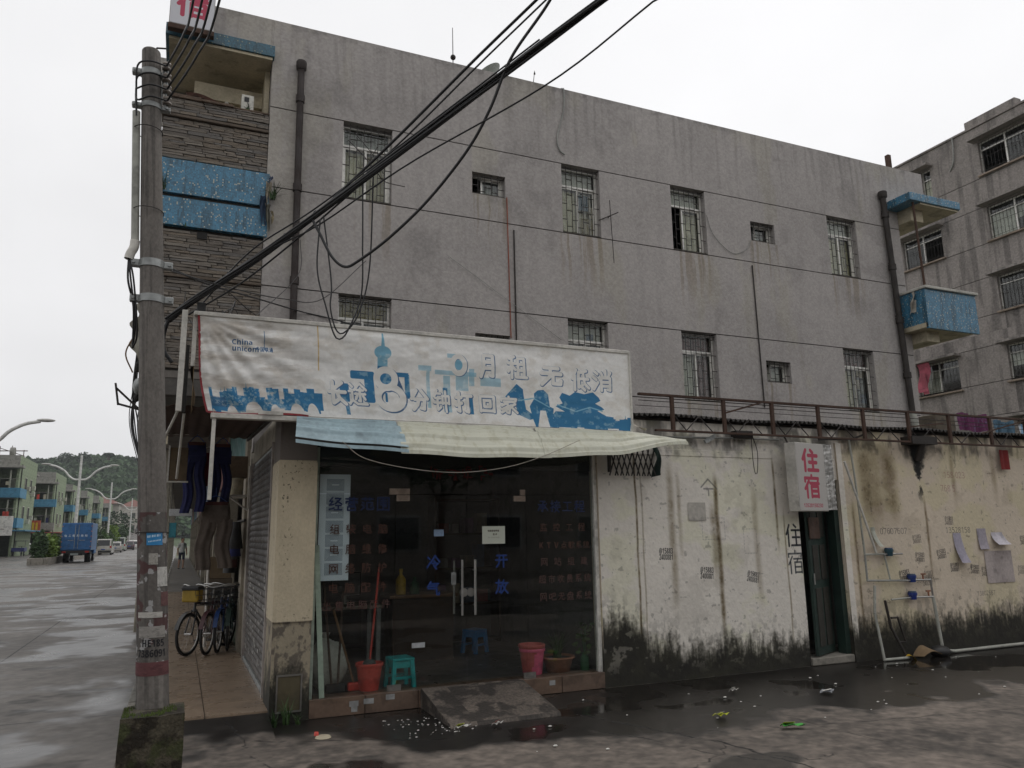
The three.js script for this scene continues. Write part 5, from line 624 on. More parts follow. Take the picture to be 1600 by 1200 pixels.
{ const t = thing('glass_offcut', 'pale green strip of board leaning at the left pane edge', 'board', [1.3, 0.172, -7.905]); wm('board', bar([1.36, 0.176, -7.895], [1.265, 1.62, -7.9], 0.05, 0.008), M([0.28, 0.36, 0.3], 0.5), t); }
{ const t = thing('work_desk', 'dark work desk at the back of the shop', 'desk', [1.8, 0.16, -9.6]); wm('top', rb(1.25, 2.3, 0.86, 0.9, -9.9, -9.3, 0.008), M([0.2, 0.18, 0.15], 0.5), t); for (const [x, z] of [[1.3, -9.85], [2.25, -9.85], [1.3, -9.35], [2.25, -9.35]]) wm('leg', bb(x - 0.025, x + 0.025, 0.16, 0.859, z - 0.025, z + 0.025), MAT.galv, t); wm('panel', bb(1.4, 2.15, 0.4, 0.84, -9.84, -9.82), MAT.dark, t); const m = thing('monitor', 'old monitor on the work desk in the shop', 'monitor', [1.9, 0.901, -9.6]); wm('screen', rb(1.72, 2.08, 1.0, 1.27, -9.62, -9.58, 0.01), MAT.black, m); wm('case', rb(1.76, 2.04, 1.02, 1.25, -9.76, -9.621, 0.03), M([0.3, 0.3, 0.28], 0.6), m); wm('stand', lathe([[0.11, 0], [0.1, 0.02], [0.03, 0.04], [0.03, 0.1]], 16, 1.9, 0.902, -9.66), M([0.3, 0.3, 0.28], 0.6), m); const k = thing('computer_case', 'beige computer case on the work desk beside the monitor', 'computer', [1.45, 0.901, -9.6]); wm('case', rb(1.36, 1.54, 0.901, 1.28, -9.8, -9.42, 0.008), M([0.34, 0.33, 0.3], 0.6), k); wm('drive_bay', rb(1.38, 1.52, 1.16, 1.2, -9.421, -9.412, 0.003), MAT.dark, k); }
{ const t = thing('shop_counter', 'brown counter in the middle of the shop', 'counter', [2.9, 0.16, -9.8]); wm('top', rb(2.45, 3.35, 0.93, 0.97, -10.1, -9.6, 0.008), MAT.wood, t); wm('body', bb(2.5, 3.3, 0.16, 0.929, -10.05, -9.65), MAT.darkWood, t); const b = (x, m, h, l) => { const o = thing('bottle', l, 'bottle', [x, 0.971, -9.72], 'bottles on the counter'); lm('body', lathe([[0, 0], [0.06, 0], [0.065, 0.02], [0.065, h * 0.62], [0.02, h * 0.84], [0.02, h]], 18), m, o); lm('cap', lathe([[0.024, h * 0.94], [0.024, h * 1.06], [0, h * 1.06]], 12), m, o); }; b(2.62, MAT.yellow, 0.3, 'yellow jug on the shop counter'); b(2.8, MAT.green, 0.2, 'short green bottle beside the yellow jug'); }
{ const t = thing('wall_shelf', 'dark shelf unit with boxes against the back wall of the shop', 'shelf', [3.9, 0.16, -11]); for (const y of [0.2, 0.7, 1.2, 1.7, 2.2]) wm('board', bb(3.45, 4.42, y, y + 0.03, -11.18, -10.85), MAT.darkWood, t); for (const x of [3.42, 4.42]) wm('side', bb(x, x + 0.03, 0.162, 2.25, -11.18, -10.85), MAT.darkWood, t); const r = rng(8), cs = [[0.2, 0.1, 0.2], [0.3, 0.25, 0.18], [0.08, 0.12, 0.2], [0.25, 0.06, 0.05], [0.3, 0.3, 0.3]]; let q = 0; for (const y of [0.731, 1.231, 1.731]) for (let x = 3.5; x < 4.3; x += 0.2) { const w = 0.1 + r() * 0.08, h = 0.12 + r() * 0.22; solo('carton', bb(x, x + w, y, y + h, -11.12, -10.9), M(cs[q++ % 5], 0.8), ['purple', 'tan', 'navy', 'dark red', 'pale grey'][(q - 1) % 5] + ' carton on the ' + (y < 1 ? 'low' : y < 1.5 ? 'middle' : 'top') + ' board of the shop shelf, ' + ['first', 'second', 'third', 'fourth', 'fifth'][Math.round((x - 3.5) / 0.2)] + ' along', 'box', 'cartons on the shop shelf'); } }
solo('hanging_string', tube([[1.36, 2.58, -7.2], [1.57, 2.43, -7.2], [2.01, 2.34, -7.2], [2.51, 2.31, -7.2], [3.02, 2.37, -7.2], [3.46, 2.5, -7.2], [3.89, 2.68, -7.2]], 0.0035, 60, 5), M([0.36, 0.33, 0.29], 0.7), 'thin pale cord sagging in front of the shop glass', 'string');

// ---------------------------------------------------------------- utility pole and its fittings
const poleMat = (() => { const m = dataTex(512, 2048, (u, v) => { const y = v * 6, n = fbm(u * 6, v * 20, 64, 5, 801), f = fbm(u * 60, v * 300, 512, 3, 803), s = smooth(0.5, 0.66, fbm(u * 26, v * 8, 64, 4, 805)); let b = 0.435 + 0.12 * (n - 0.5) + 0.10 * (f - 0.5) - 0.07 * s, c = [b * 1.02, b * 0.975, b * 0.93]; if (y > 0.75 && y < 1.9) { const p = smooth(0.6, 0.66, fbm(u * 9, v * 60, 128, 4, 807)), w = smooth(0.64, 0.69, fbm(u * 14, v * 110, 128, 4, 809)); c = c.map((q, i) => lerp(q * 0.86, [0.3, 0.18, 0.18][i], p * 0.7)); c = c.map((q) => lerp(q, 0.68, w * 0.8)); } return c; }, true, 0.9, 6); return new THREE.MeshStandardMaterial({ map: m, roughness: 0.88, bumpMap: grungeBump, bumpScale: 0.003 }); })();
const PB = V(-0.10, 0.5, -6.46), PT = V(-0.47, 5.72, -6.46);
const onPole = (y) => { const f = (y - 0.5) / 5.22; return [lerp(PB.x, PT.x, f), y, -6.46, lerp(0.112, 0.072, f)]; };
{
  const t = thing('utility_pole', 'leaning concrete utility pole on a mossy block in the foreground', 'pole', [PB.x, 0, PB.z]);
  { const g = sheet((u, v) => { const p = onPole(0.5 + 5.22 * v), a = u * Math.PI * 2; return [p[0] + Math.cos(a) * p[3], p[1], p[2] - Math.sin(a) * p[3]]; }, 28, 40, (u, v) => [u * 0.7, 0.5 + 5.22 * v]); wm('shaft', g, poleMat, t, true); const p = onPole(5.72); wm('cap', new THREE.SphereGeometry(0.072, 20, 8, 0, 6.283, 0, Math.PI / 2).scale(1, 0.5, 1).translate(p[0], p[1], p[2]), poleMat, t); }
  const mossMap = dataTex(512, 512, (u, v) => { const n = fbm(u * 8, v * 8, 8, 5, 821), f = fbm(u * 70, v * 70, 70, 3, 823), m = smooth(0.44, 0.62, fbm(u * 5, v * 5, 5, 5, 825)), d = smooth(0.42, 0.66, n); let c = [0.29, 0.27, 0.22]; c = c.map((q, i) => lerp(q, [0.14, 0.12, 0.085][i], d)); c = c.map((q, i) => lerp(q, [0.2, 0.235, 0.1][i], m * 0.6)); return c.map((q) => q * (0.75 + 0.5 * f)); }, true, 0.7);
  const blk = new THREE.BoxGeometry(0.42, 0.5, 0.42, 8, 9, 8), bp = blk.attributes.position; for (let i = 0; i < bp.count; i++) { const x = bp.getX(i), y = bp.getY(i), z = bp.getZ(i), n = fbm(x * 9 + 20 + z * 5, y * 9 + 20 + z * 7, 64, 4, 41) - 0.5; bp.setXYZ(i, x * (1 - 0.06 * (y + 0.25)) * (1 + 0.07 * n), y + (y > 0.2 ? 0.03 * n : 0), z * (1 - 0.04 * (y + 0.25)) * (1 + 0.07 * n)); } blk.computeVertexNormals();
  wm('foundation_block', blk.translate(-0.09, 0.255, -6.34), new THREE.MeshStandardMaterial({ map: mossMap, roughness: 0.95, bumpMap: grungeBump, bumpScale: 0.012 }), t);
  { const r = rng(33), g = []; for (let i = 0; i < 260; i++) { const a = r() * 6.28, d = 0.115 + r() * 0.09, x = -0.09 + clamp(Math.cos(a) * d - 0.05, -0.19, 0.19), z = -6.34 + clamp(Math.sin(a) * d, -0.18, 0.19), h = 0.008 + r() * 0.02; g.push(new THREE.ConeGeometry(0.006, h, 4).translate(x, 0.502 + h / 2, z)); } wm('moss', g, M([0.06, 0.09, 0.015], 0.95), t).userData = { kind: 'stuff' }; }
  const band = (y, w, name, mat = MAT.galv) => { const p = onPole(y); wm(name, [rod([p[0], y - w / 2, p[2]], [p[0], y + w / 2, p[2]], p[3] + 0.008, 24), rb(p[0] + p[3], p[0] + p[3] + 0.07, y - w / 2, y + w / 2, p[2] - 0.03, p[2] + 0.03), rb(p[0] - p[3] - 0.07, p[0] - p[3], y - w / 2, y + w / 2, p[2] - 0.03, p[2] + 0.03), rod([p[0] + p[3] + 0.045, y, p[2] - 0.04], [p[0] + p[3] + 0.045, y, p[2] + 0.045], 0.012, 6), rod([p[0] - p[3] - 0.045, y, p[2] - 0.04], [p[0] - p[3] - 0.045, y, p[2] + 0.045], 0.012, 6)], mat, t); };
  band(3.86, 0.06, 'clamp_band'); band(3.57, 0.06, 'clamp_band'); band(5.52, 0.05, 'clamp_band'); band(5.22, 0.04, 'clamp_band');
  for (const y of [5.0, 4.3, 1.75]) { const p = onPole(y); wm('tie_wire', new THREE.TorusGeometry(p[3] + 0.012 + (y > 2 ? 0.02 : 0), 0.004, 5, 24).rotateX(Math.PI / 2 - 0.05).translate(p[0] - (y > 2 ? 0.025 : 0), y, p[2]), MAT.iron, t); }
  // rack of spool insulators on the side towards the building
  const ins = M([0.25, 0.22, 0.2], 0.35); for (let i = 0; i < 4; i++) { const y = 5.6 - i * 0.105, p = onPole(y); wm('insulator', lathe([[0.012, -0.035], [0.034, -0.03], [0.036, -0.014], [0.02, 0], [0.036, 0.014], [0.034, 0.03], [0.012, 0.035]], 14, p[0] + p[3] + 0.045, y, p[2] + 0.03), ins, t); } { const p = onPole(5.45); wm('insulator_rack', [rb(p[0] + p[3] + 0.005, p[0] + p[3] + 0.02, 5.18, 5.66, p[2] - 0.02, p[2] + 0.02), rod([p[0] + p[3] + 0.045, 5.2, p[2] + 0.03], [p[0] + p[3] + 0.045, 5.66, p[2] + 0.03], 0.008)], MAT.galv, t); }
  // painted phone number, scraped bills and a blue advertising sticker curved on the shaft
  const wrap = (y0, y1, a0, a1, mat, name) => wm(name, sheet((u, v) => { const y = lerp(y0, y1, v), p = onPole(y), a = lerp(a0, a1, u); return [p[0] + Math.sin(a) * (p[3] + 0.0025), y, p[2] + Math.cos(a) * (p[3] + 0.0025)]; }, 12, 4), mat, t, true);
  wrap(0.85, 1.0, -1.25, 1.2, printMat(256, 110, (x) => { x.clearRect(0, 0, 256, 110); x.fillStyle = '#15151a'; x.font = 'bold 52px sans-serif'; x.textAlign = 'center'; x.fillText('HE185', 138, 46, 226); x.fillText('7386091', 128, 98, 240); }), 'painted_number');
  wrap(0.735, 0.83, -1.5, 1.35, M([0.13, 0.05, 0.055], 0.85), 'red_bill'); wrap(1.0, 1.08, -0.9, 0.9, M([0.3, 0.29, 0.28], 0.9), 'grey_bill'); wrap(1.66, 1.75, -0.35, 0.75, new THREE.MeshStandardMaterial({ map: canvasTex(128, 64, (x) => { x.fillStyle = '#2d7fb5'; x.fillRect(0, 0, 128, 64); x.fillStyle = '#cfe2ee'; for (let i = 0; i < 9; i++) { x.fillRect(8 + i * 12, 14 - i, 8 - (i % 3) * 2, 12); x.fillRect(16 + i * 11, 42 - i, 6, 7); } }), roughness: 0.5, side: THREE.DoubleSide }), 'blue_sticker'); wrap(1.36, 1.5, 0.35, 1.25, M([0.5, 0.5, 0.49], 0.85), 'white_bill'); wrap(1.14, 1.18, -1.0, 0.7, M([0.5, 0.49, 0.47], 0.85), 'paper_strip'); wrap(1.22, 1.32, 0.6, 1.4, M([0.14, 0.07, 0.07], 0.85), 'red_bill'); wrap(1.52, 1.6, -0.2, 0.4, M([0.36, 0.35, 0.33], 0.9), 'grey_bill');
  // plastic conduit strapped to the pole with cables coming out at both ends
  const q0 = onPole(4.02), q1 = onPole(5.15); wm('conduit', [rod([q0[0] - q0[3] - 0.035, 4.02, -6.44], [q1[0] - q1[3] - 0.035, 5.15, -6.44], 0.03, 14)], MAT.pvc, t); wm('conduit_elbow', [tube([[q0[0] - q0[3] - 0.035, 4.04, -6.44], [q0[0] - q0[3] - 0.04, 3.98, -6.44], [q0[0] - q0[3] - 0.06, 3.93, -6.44], [q0[0] - q0[3] - 0.07, 3.88, -6.44]], 0.035, 14, 12)], MAT.white, t);
  const cab = []; for (let k = 0; k < 4; k++) { const y = 5.6 - k * 0.105, p = onPole(y); cab.push(tube([[q1[0] - q1[3] - 0.03, 5.1, -6.43 + k * 0.006], [q1[0] - q1[3] - 0.05, 5.3 + (3 - k) * 0.02, -6.42], [p[0] - p[3] - 0.02, y - 0.06, -6.38], [p[0], y - 0.03, -6.36 + p[3] * 0.3], [p[0] + p[3] + 0.045, y - 0.01, -6.4]], 0.008, 30, 6)); } for (let k = 0; k < 3; k++) cab.push(tube([[q0[0] - q0[3] - 0.07, 3.9, -6.44], [q0[0] - q0[3] - 0.06 + k * 0.02, 3.7, -6.42], [q0[0] - q0[3] - 0.01 + k * 0.02, 3.5 - k * 0.1, -6.48], [q0[0] - q0[3] + 0.0, 3.2, -6.6]], 0.008, 20, 6)); wm('pole_cables', cab, MAT.cable, t);
}
// ---------------------------------------------------------------- overhead cables
function cable(pts, r, label, mat = MAT.cable, seg = 80) { return solo('overhead_cable', tube(pts, r, seg, 7), mat, label, 'cable', 'overhead cables'); }
{
  const main = [[-0.23, 3.8, -7.9], [-0.03, 3.95, -7.7], [0.5, 4.28, -7.2], [1.02, 4.68, -6.8], [2.0, 5.43, -6.0], [2.5, 5.76, -5.4], [2.87, 5.93, -4.7], [3.24, 5.95, -3.5], [3.5, 5.9, -1], [3.8, 5.9, 8]];
  const t = thing('cable_bundle', 'thick black bundle of cables rising from the stone corner over the forecourt', 'cable', main[0]); const r = rng(17); for (let k = 0; k < 7; k++) { const a = k / 7 * 6.28, d = k ? 0.019 : 0; wm('strand', tube(main.map(([x, y, z], i) => [x + Math.cos(a + i * 0.8) * d * (1 + 0.6 * r()), y + Math.sin(a + i * 0.8) * d * (1 + 0.6 * r()), z + 0.01 * (r() - 0.5)]), 0.0125, 110, 7), MAT.cable, t); }
  for (let i = 0; i < 9; i++) { const f = new THREE.CatmullRomCurve3(main.slice(0, 6).map((p) => V(...p))).getPoint(0.05 + i * 0.09); wm('lashing', new THREE.TorusGeometry(0.03, 0.007, 5, 10).translate(f.x, f.y, f.z), MAT.cable, t); }
  wm('drop_end', tube([[-0.23, 3.8, -7.9], [-0.26, 3.66, -7.92], [-0.25, 3.5, -7.9], [-0.17, 3.38, -7.9]], 0.02, 24, 7), MAT.cable, t);
  cable([[1.02, 4.68, -6.8], [1.63, 5.34, -6.4], [2.21, 5.97, -5.9], [2.62, 6.36, -5.4], [3.09, 6.71, -4.4], [3.4, 6.8, -2], [3.7, 6.7, 8]], 0.014, 'black cable, highest of those splitting from the bundle'); cable([[1.06, 4.68, -6.78], [1.68, 5.31, -6.36], [2.25, 5.92, -5.86], [2.66, 6.31, -5.36], [3.13, 6.66, -4.36], [3.45, 6.75, -2], [3.75, 6.65, 8]], 0.009, 'thinner black cable running just below the highest one');
  cable([[0.6, 4.35, -7.1], [1.02, 4.55, -6.8], [1.7, 5.0, -6.2], [2.64, 5.44, -5.2], [3.17, 5.8, -4.4], [3.52, 5.91, -3.2], [3.8, 5.95, 6]], 0.008, 'thin taut cable running below the thick bundle to the upper right');
  cable([[2.72, 6.5, -4.8], [2.66, 6.23, -5.2], [2.42, 5.81, -5.5], [2.29, 5.39, -5.7], [2.15, 5.07, -5.9], [1.89, 4.69, -6.2], [1.59, 4.36, -6.4], [1.34, 4.16, -6.6], [1.24, 4.13, -6.7], [1.13, 4.23, -6.75], [1.02, 4.46, -6.8], [0.96, 4.6, -6.85]], 0.014, 'black cable sagging in a wide loop across the facade', MAT.cable, 140);
  cable([[1.02, 4.6, -6.8], [1.01, 4.11, -6.8], [1.1, 3.76, -6.8], [1.18, 3.51, -6.8], [1.24, 3.47, -6.8], [1.31, 3.57, -6.8], [1.42, 3.91, -6.8], [1.4, 4.38, -6.7], [1.37, 4.95, -6.62]], 0.0075, 'thin black cable hanging in a long U in front of the banner', MAT.cable, 90); cable([[1.05, 4.64, -6.8], [1.14, 4.01, -6.8], [1.14, 3.76, -6.8], [1.2, 3.55, -6.8], [1.28, 3.54, -6.8], [1.4, 3.73, -6.8], [1.48, 4.16, -6.75], [1.46, 5.0, -6.58]], 0.0075, 'second thin black cable hanging in a U beside the first', MAT.cable, 90);
  cable([[-0.2, 3.86, -6.5], [0.14, 4.23, -8.0], [0.82, 4.73, -10.0], [1.41, 4.99, -11.2], [2.31, 4.84, -11.22], [4.5, 4.3, -11.2]], 0.01, 'service cable running from the pole clamp along the lower facade'); cable([[-0.2, 3.84, -6.5], [0.3, 4.1, -7.6], [0.9, 4.35, -8.6], [1.6, 4.9, -10.2], [2.4, 5.9, -11.2]], 0.006, 'thin wire climbing from the pole clamp across the drain pipe');
  const wires = [[5.6, 5.33, -0.10], [5.495, 5.31, -0.05], [5.39, 5.30, 0.0], [5.285, 5.29, 0.05]]; wires.forEach(([y, y2, x], i) => { const p = onPole(y); cable([[p[0] + p[3] + 0.045, y, -6.42], [lerp(p[0], x - 0.02, 0.6) + 0.06, lerp(y, y2 - 0.06, 0.55), -5.6], [x - 0.03, y2 - 0.07, -4.9], [x + 0.22, y2 + 0.2, -2.5], [x + 0.6, y2 + 1.0, 5]], 0.0085, ['uppermost', 'second', 'third', 'lowest'][i] + ' of the four wires leaving the pole insulators'); });
  cable([[0.05, 4.0, -8.0], [0.45, 4.38, -7.3], [1.0, 4.74, -6.85], [1.9, 5.42, -6.1], [2.6, 5.9, -5.3]], 0.008, 'loose black cable strung just above the thick bundle near the stone corner'); cable([[-0.05, 3.86, -7.85], [0.4, 4.1, -7.4], [0.9, 4.5, -6.95], [1.3, 4.86, -6.6]], 0.009, 'loose black cable hanging just under the thick bundle at its lower end'); cable([[0.3, 4.05, -7.6], [0.55, 3.95, -7.9], [0.7, 4.2, -8.6], [1.3, 5.3, -10.4], [1.4, 6.1, -11.2]], 0.005, 'thin wire looping from the bundle up beside the drain pipe');
  // tangle at the stone corner
  const tg = thing('wire_tangle', 'tangle of thin loose wires against the stone corner above the banner', 'wire', [0.1, 4.1, -8.2]); const q = rng(23); for (let k = 0; k < 7; k++) { const a = [-0.1 + q() * 0.5, 3.9 + q() * 0.3, -7.8 - q() * 0.6]; wm('wire', tube([a, [a[0] + q() * 0.3, a[1] - q() * 0.4, a[2]], [a[0] + 0.2 + q() * 0.3, a[1] + 0.2 - q() * 0.5, a[2] - 0.3], [a[0] + 0.5 * q(), a[1] - 0.35 * q(), a[2] - 0.6]], 0.004, 30, 5), MAT.cable, tg); } wm('splice_box', rb(0.02, 0.1, 3.82, 3.95, -7.75, -7.68, 0.01), MAT.black, tg);
}
// ---------------------------------------------------------------- fittings on the facade and the roof
solo('orange_cable', tube([[4.83, 7.4, ZF + 0.015], [4.84, 6.6, ZF + 0.02], [4.855, 5.8, ZF + 0.015], [4.87, 4.9, ZF + 0.015]], 0.009, 30, 6), M([0.3, 0.07, 0.03], 0.6), 'orange red cable running down from the left small window', 'cable');
solo('lightning_rod', rod([4.95, 6.82, ZF + 0.02], [4.97, 4.3, ZF + 0.02], 0.013, 6), MAT.iron, 'dark rod fixed to the facade beside the orange cable', 'rod'); solo('lightning_rod', rod([10.09, 6.85, ZF + 0.02], [10.12, 4.0, ZF + 0.02], 0.013, 6), MAT.iron, 'dark rod fixed to the facade below the right small window', 'rod');
solo('coax_cable', tube([[6.0, 9.76, ZF - 0.05], [6.0, 9.72, ZF + 0.02], [5.98, 9.3, ZF + 0.025], [5.84, 8.75, ZF + 0.02], [5.88, 8.5, ZF + 0.02], [5.98, 8.42, ZF + 0.03]], 0.014, 50, 7), MAT.pvcGrey, 'grey cable looping down from the roof edge to a window head', 'cable');
solo('slack_wire', tube([[9.05, 7.75, ZF + 0.02], [9.2, 7.35, ZF + 0.02], [9.6, 7.05, ZF + 0.02], [9.95, 7.15, ZF + 0.02], [10.12, 7.4, ZF + 0.02]], 0.006, 40, 5), MAT.pvcGrey, 'slack grey wire slung between a tall window and the right small window', 'wire');
solo('thin_wire', rod([3.75, 6.2, ZF + 0.03], [5.8, 4.95, ZF + 0.03], 0.004, 5), MAT.pvcGrey, 'thin greenish wire slanting down the middle of the facade', 'wire');
{ const t = thing('television_antenna', 'small yagi antenna on a rod beside the second tall window', 'antenna', [6.82, 6.6, ZF]); wm('boom', rod([6.83, 7.65, ZF + 0.1], [6.87, 6.45, ZF + 0.1], 0.007), MAT.iron, t); wm('arm', rod([6.66, 7.28, ZF - 0.02], [6.98, 7.42, ZF + 0.14], 0.009), MAT.iron, t); wm('bracket', rod([6.84, 7.35, ZF - 0.005], [6.84, 7.35, ZF + 0.1], 0.008), MAT.iron, t); }
{ const t = thing('clothes_rack', 'twisted wire rack sticking out of the first tall window', 'rack', [2.3, 7.4, ZF]); wm('arms', [tube([[2.1, 7.95, ZF - 0.04], [2.3, 7.6, ZF + 0.2], [2.5, 7.3, ZF + 0.3], [2.65, 7.22, ZF + 0.2], [3.0, 7.24, ZF + 0.1]], 0.007, 30, 5), tube([[2.2, 8.1, ZF - 0.04], [2.45, 7.6, ZF + 0.25], [2.6, 7.3, ZF + 0.3]], 0.006, 20, 5), rod([2.5, 7.75, ZF + 0.28], [2.3, 7.3, ZF + 0.28], 0.006)], MAT.iron, t); }
const tallMast = thing('roof_mast', 'tall thin lightning mast with a ball on the roof edge', 'mast', [3.97, 9.7, ZF - 0.3]); wm('mast', rod([3.97, 9.2, ZF - 0.3], [3.95, 10.66, ZF - 0.3], 0.012, 6, 0.006), MAT.iron, tallMast); wm('ball', new THREE.SphereGeometry(0.05, 12, 8).translate(3.96, 10.07, ZF - 0.3), MAT.iron, tallMast);
const shortMast = thing('roof_mast', 'short leaning mast on the roof edge right of the dish', 'mast', [5.46, 9.7, ZF - 0.3]); wm('mast', rod([5.45, 9.2, ZF - 0.3], [5.56, 10.14, ZF - 0.3], 0.011, 6, 0.006), MAT.iron, shortMast); wm('tip', new THREE.ConeGeometry(0.02, 0.08, 8).translate(5.565, 10.17, ZF - 0.3), MAT.iron, shortMast);
{ const t = thing('satellite_dish', 'small satellite dish peeking over the roof edge', 'dish', [4.75, 9.2, ZF - 0.5]); const g = lathe([[0, 0], [0.1, 0.012], [0.2, 0.045], [0.29, 0.1], [0.28, 0.1], [0.19, 0.05], [0.1, 0.018], [0, 0.006]], 28).rotateX(0.5).rotateZ(1.1).translate(4.72, 9.93, ZF - 0.45); wm('reflector', g, M([0.2, 0.22, 0.2], 0.6), t); wm('mount', rod([4.8, 9.2, ZF - 0.5], [4.75, 9.9, ZF - 0.48], 0.02), MAT.galv, t); wm('feed_arm', rod([4.75, 9.85, ZF - 0.45], [4.95, 9.98, ZF - 0.2], 0.01), MAT.iron, t); wm('receiver', rb(4.93, 5.03, 9.96, 10.01, ZF - 0.22, ZF - 0.16, 0.01), MAT.iron, t); }
{ const t = thing('roof_post', 'dark post with crossing wires at the far end of the roof', 'post', [14.9, 9.2, ZF - 0.5]); wm('post', rb(14.86, 14.96, 9.2, 10.4, ZF - 0.55, ZF - 0.45, 0.006), MAT.rust, t); wm('cross_wire', [rod([13.6, 9.82, ZF - 0.4], [15.6, 9.98, ZF - 0.45], 0.012), rod([14.2, 9.78, ZF - 0.4], [14.9, 9.98, ZF - 0.45], 0.01)], MAT.rust, t); }
solo('roof_pipe_end', [rod([6.0, 9.755, ZF - 0.06], [6.0, 9.79, ZF - 0.06], 0.03, 10), rod([8.13, 9.755, ZF - 0.06], [8.13, 9.785, ZF - 0.06], 0.02, 8)], MAT.galv, 'small pipe stubs on the coping of the roof', 'pipe');
{ // roof sign over the stone corner
  const t = thing('roof_sign', 'white roof sign with a red character over the blue eave', 'sign', [-0.3, 9.2, -11.0]); const tx = canvasTex(512, 1024, (x) => { x.fillStyle = '#cfcfd4'; x.fillRect(0, 0, 512, 1024); glyph(x, '住', 60, 60, 400, 390, 58, '#b8405a'); glyph(x, '宿', 60, 500, 400, 400, 54, '#b8405a'); });
  wm('board', rb(-0.61, 0.0, 9.1, 10.3, -11.09, -11.0, 0.006), M([0.5, 0.5, 0.5], 0.6), t); decal('face', new THREE.MeshStandardMaterial({ map: tx, roughness: 0.6 }), t, -0.6, -0.01, 9.11, 10.29, -10.996); wm('rust_foot', rb(-0.62, 0.01, 9.02, 9.1, -11.1, -10.99, 0.01), MAT.rust, t); wm('stay', [rod([-0.55, 9.3, -11.1], [-0.5, 9.2, -12], 0.02), rod([-0.05, 9.3, -11.1], [0, 9.2, -12], 0.02)], MAT.rust, t);
}
{ const t = thing('meter_box', 'white meter box sitting on the top balcony wall', 'box', [0.5, 8.13, -11.4]); wm('case', rb(0.46, 0.64, 8.14, 8.4, -11.52, -11.36, 0.01), M([0.6, 0.6, 0.56], 0.6), t); wm('display', bb(0.5, 0.57, 8.28, 8.36, -11.361, -11.356), MAT.black, t); wm('lead', tube([[0.55, 8.27, -11.35], [0.57, 8.2, -11.34], [0.58, 8.14, -11.33]], 0.006, 10, 5), MAT.black, t); }
{ const t = thing('rubble_heap', 'rotten brown plank and rubble on the top balcony wall', 'rubble', [-0.1, 8.14, -11.4]); wm('plank', sheet((u, v) => [lerp(-0.32, 0.22, u), 8.2 + 0.03 * Math.sin(u * 5) + 0.05 * v - 0.03 * u, lerp(-11.28, -11.5, v)], 12, 3, null, 0.05), M([0.07, 0.03, 0.02], 0.9, { bump: 0.006 }), t); wm('lump', new THREE.IcosahedronGeometry(0.05, 1).scale(1.4, 0.6, 1).translate(0.3, 8.16, -11.38), MAT.concrete, t); wm('lump', new THREE.IcosahedronGeometry(0.035, 1).translate(0.25, 8.18, -11.36), MAT.concrete, t); }
function weed(x, y, z, n, h, s, seed, label, m = 1) { const t = thing('weed', label, 'weed', [x, y, z], 'weeds'); lm('leaves', blades(n, h, s, 0.016, seed), leafGreen[m], t); lm('stem', rod([0, -0.02, 0], [0.005, h * 0.4, 0], 0.003, 5), leafGreen[2], t); }
weed(0.55, 8.13, -11.33, 22, 0.09, 0.1, 3, 'low green tuft beside the meter box on the balcony'); weed(-0.52, 6.6, -11.22, 26, 0.3, 0.12, 5, 'green weed on the left end of the blue mosaic', 2); weed(0.97, 6.68, -11.2, 46, 0.26, 0.2, 7, 'green weed on the right end of the blue mosaic', 0); weed(-0.2, 6.09, -11.25, 8, 0.06, 0.04, 9, 'tiny weed under the blue mosaic'); weed(1.02, 0.0, -7.76, 26, 0.26, 0.14, 11, 'green weed growing at the pillar foot', 1); weed(0.9, 0.0, -7.7, 20, 0.16, 0.14, 13, 'smaller weed at the corner of the pillar', 0); weed(1.12, 0, -7.72, 14, 0.12, 0.1, 15, 'low weed below the pillar cover panel', 1);
{ const t = thing('snagged_rags', 'blue and pale rags snagged on the mosaic corner', 'rag', [0.88, 6.3, -11.2]); const rag = (x, y, w, h, m, s) => wm('rag', sheet((u, v) => [x + w * 0.7 * (u - 0.5) * (1.1 - 0.7 * v * (0.6 + 0.4 * Math.sin(u * 9 + s))) + 0.012 * Math.sin(v * 5 + s), y - h * v * (0.75 + 0.25 * Math.sin(u * 11 + s * 2)), -11.21 + 0.02 * Math.sin(u * 9 + v * 3 + s)], 12, 14), m, t); rag(0.9, 6.95, 0.12, 0.4, M([0.3, 0.27, 0.22], 0.9), 1); rag(0.84, 6.72, 0.14, 0.5, M([0.02, 0.04, 0.08], 0.9), 2); rag(0.92, 6.6, 0.08, 0.45, M([0.12, 0.12, 0.1], 0.9), 3); rag(0.98, 6.5, 0.05, 0.22, M([0.3, 0.26, 0.17], 0.9), 5); rag(0.93, 7.05, 0.07, 0.12, M([0.12, 0.15, 0.24], 0.9), 7); }

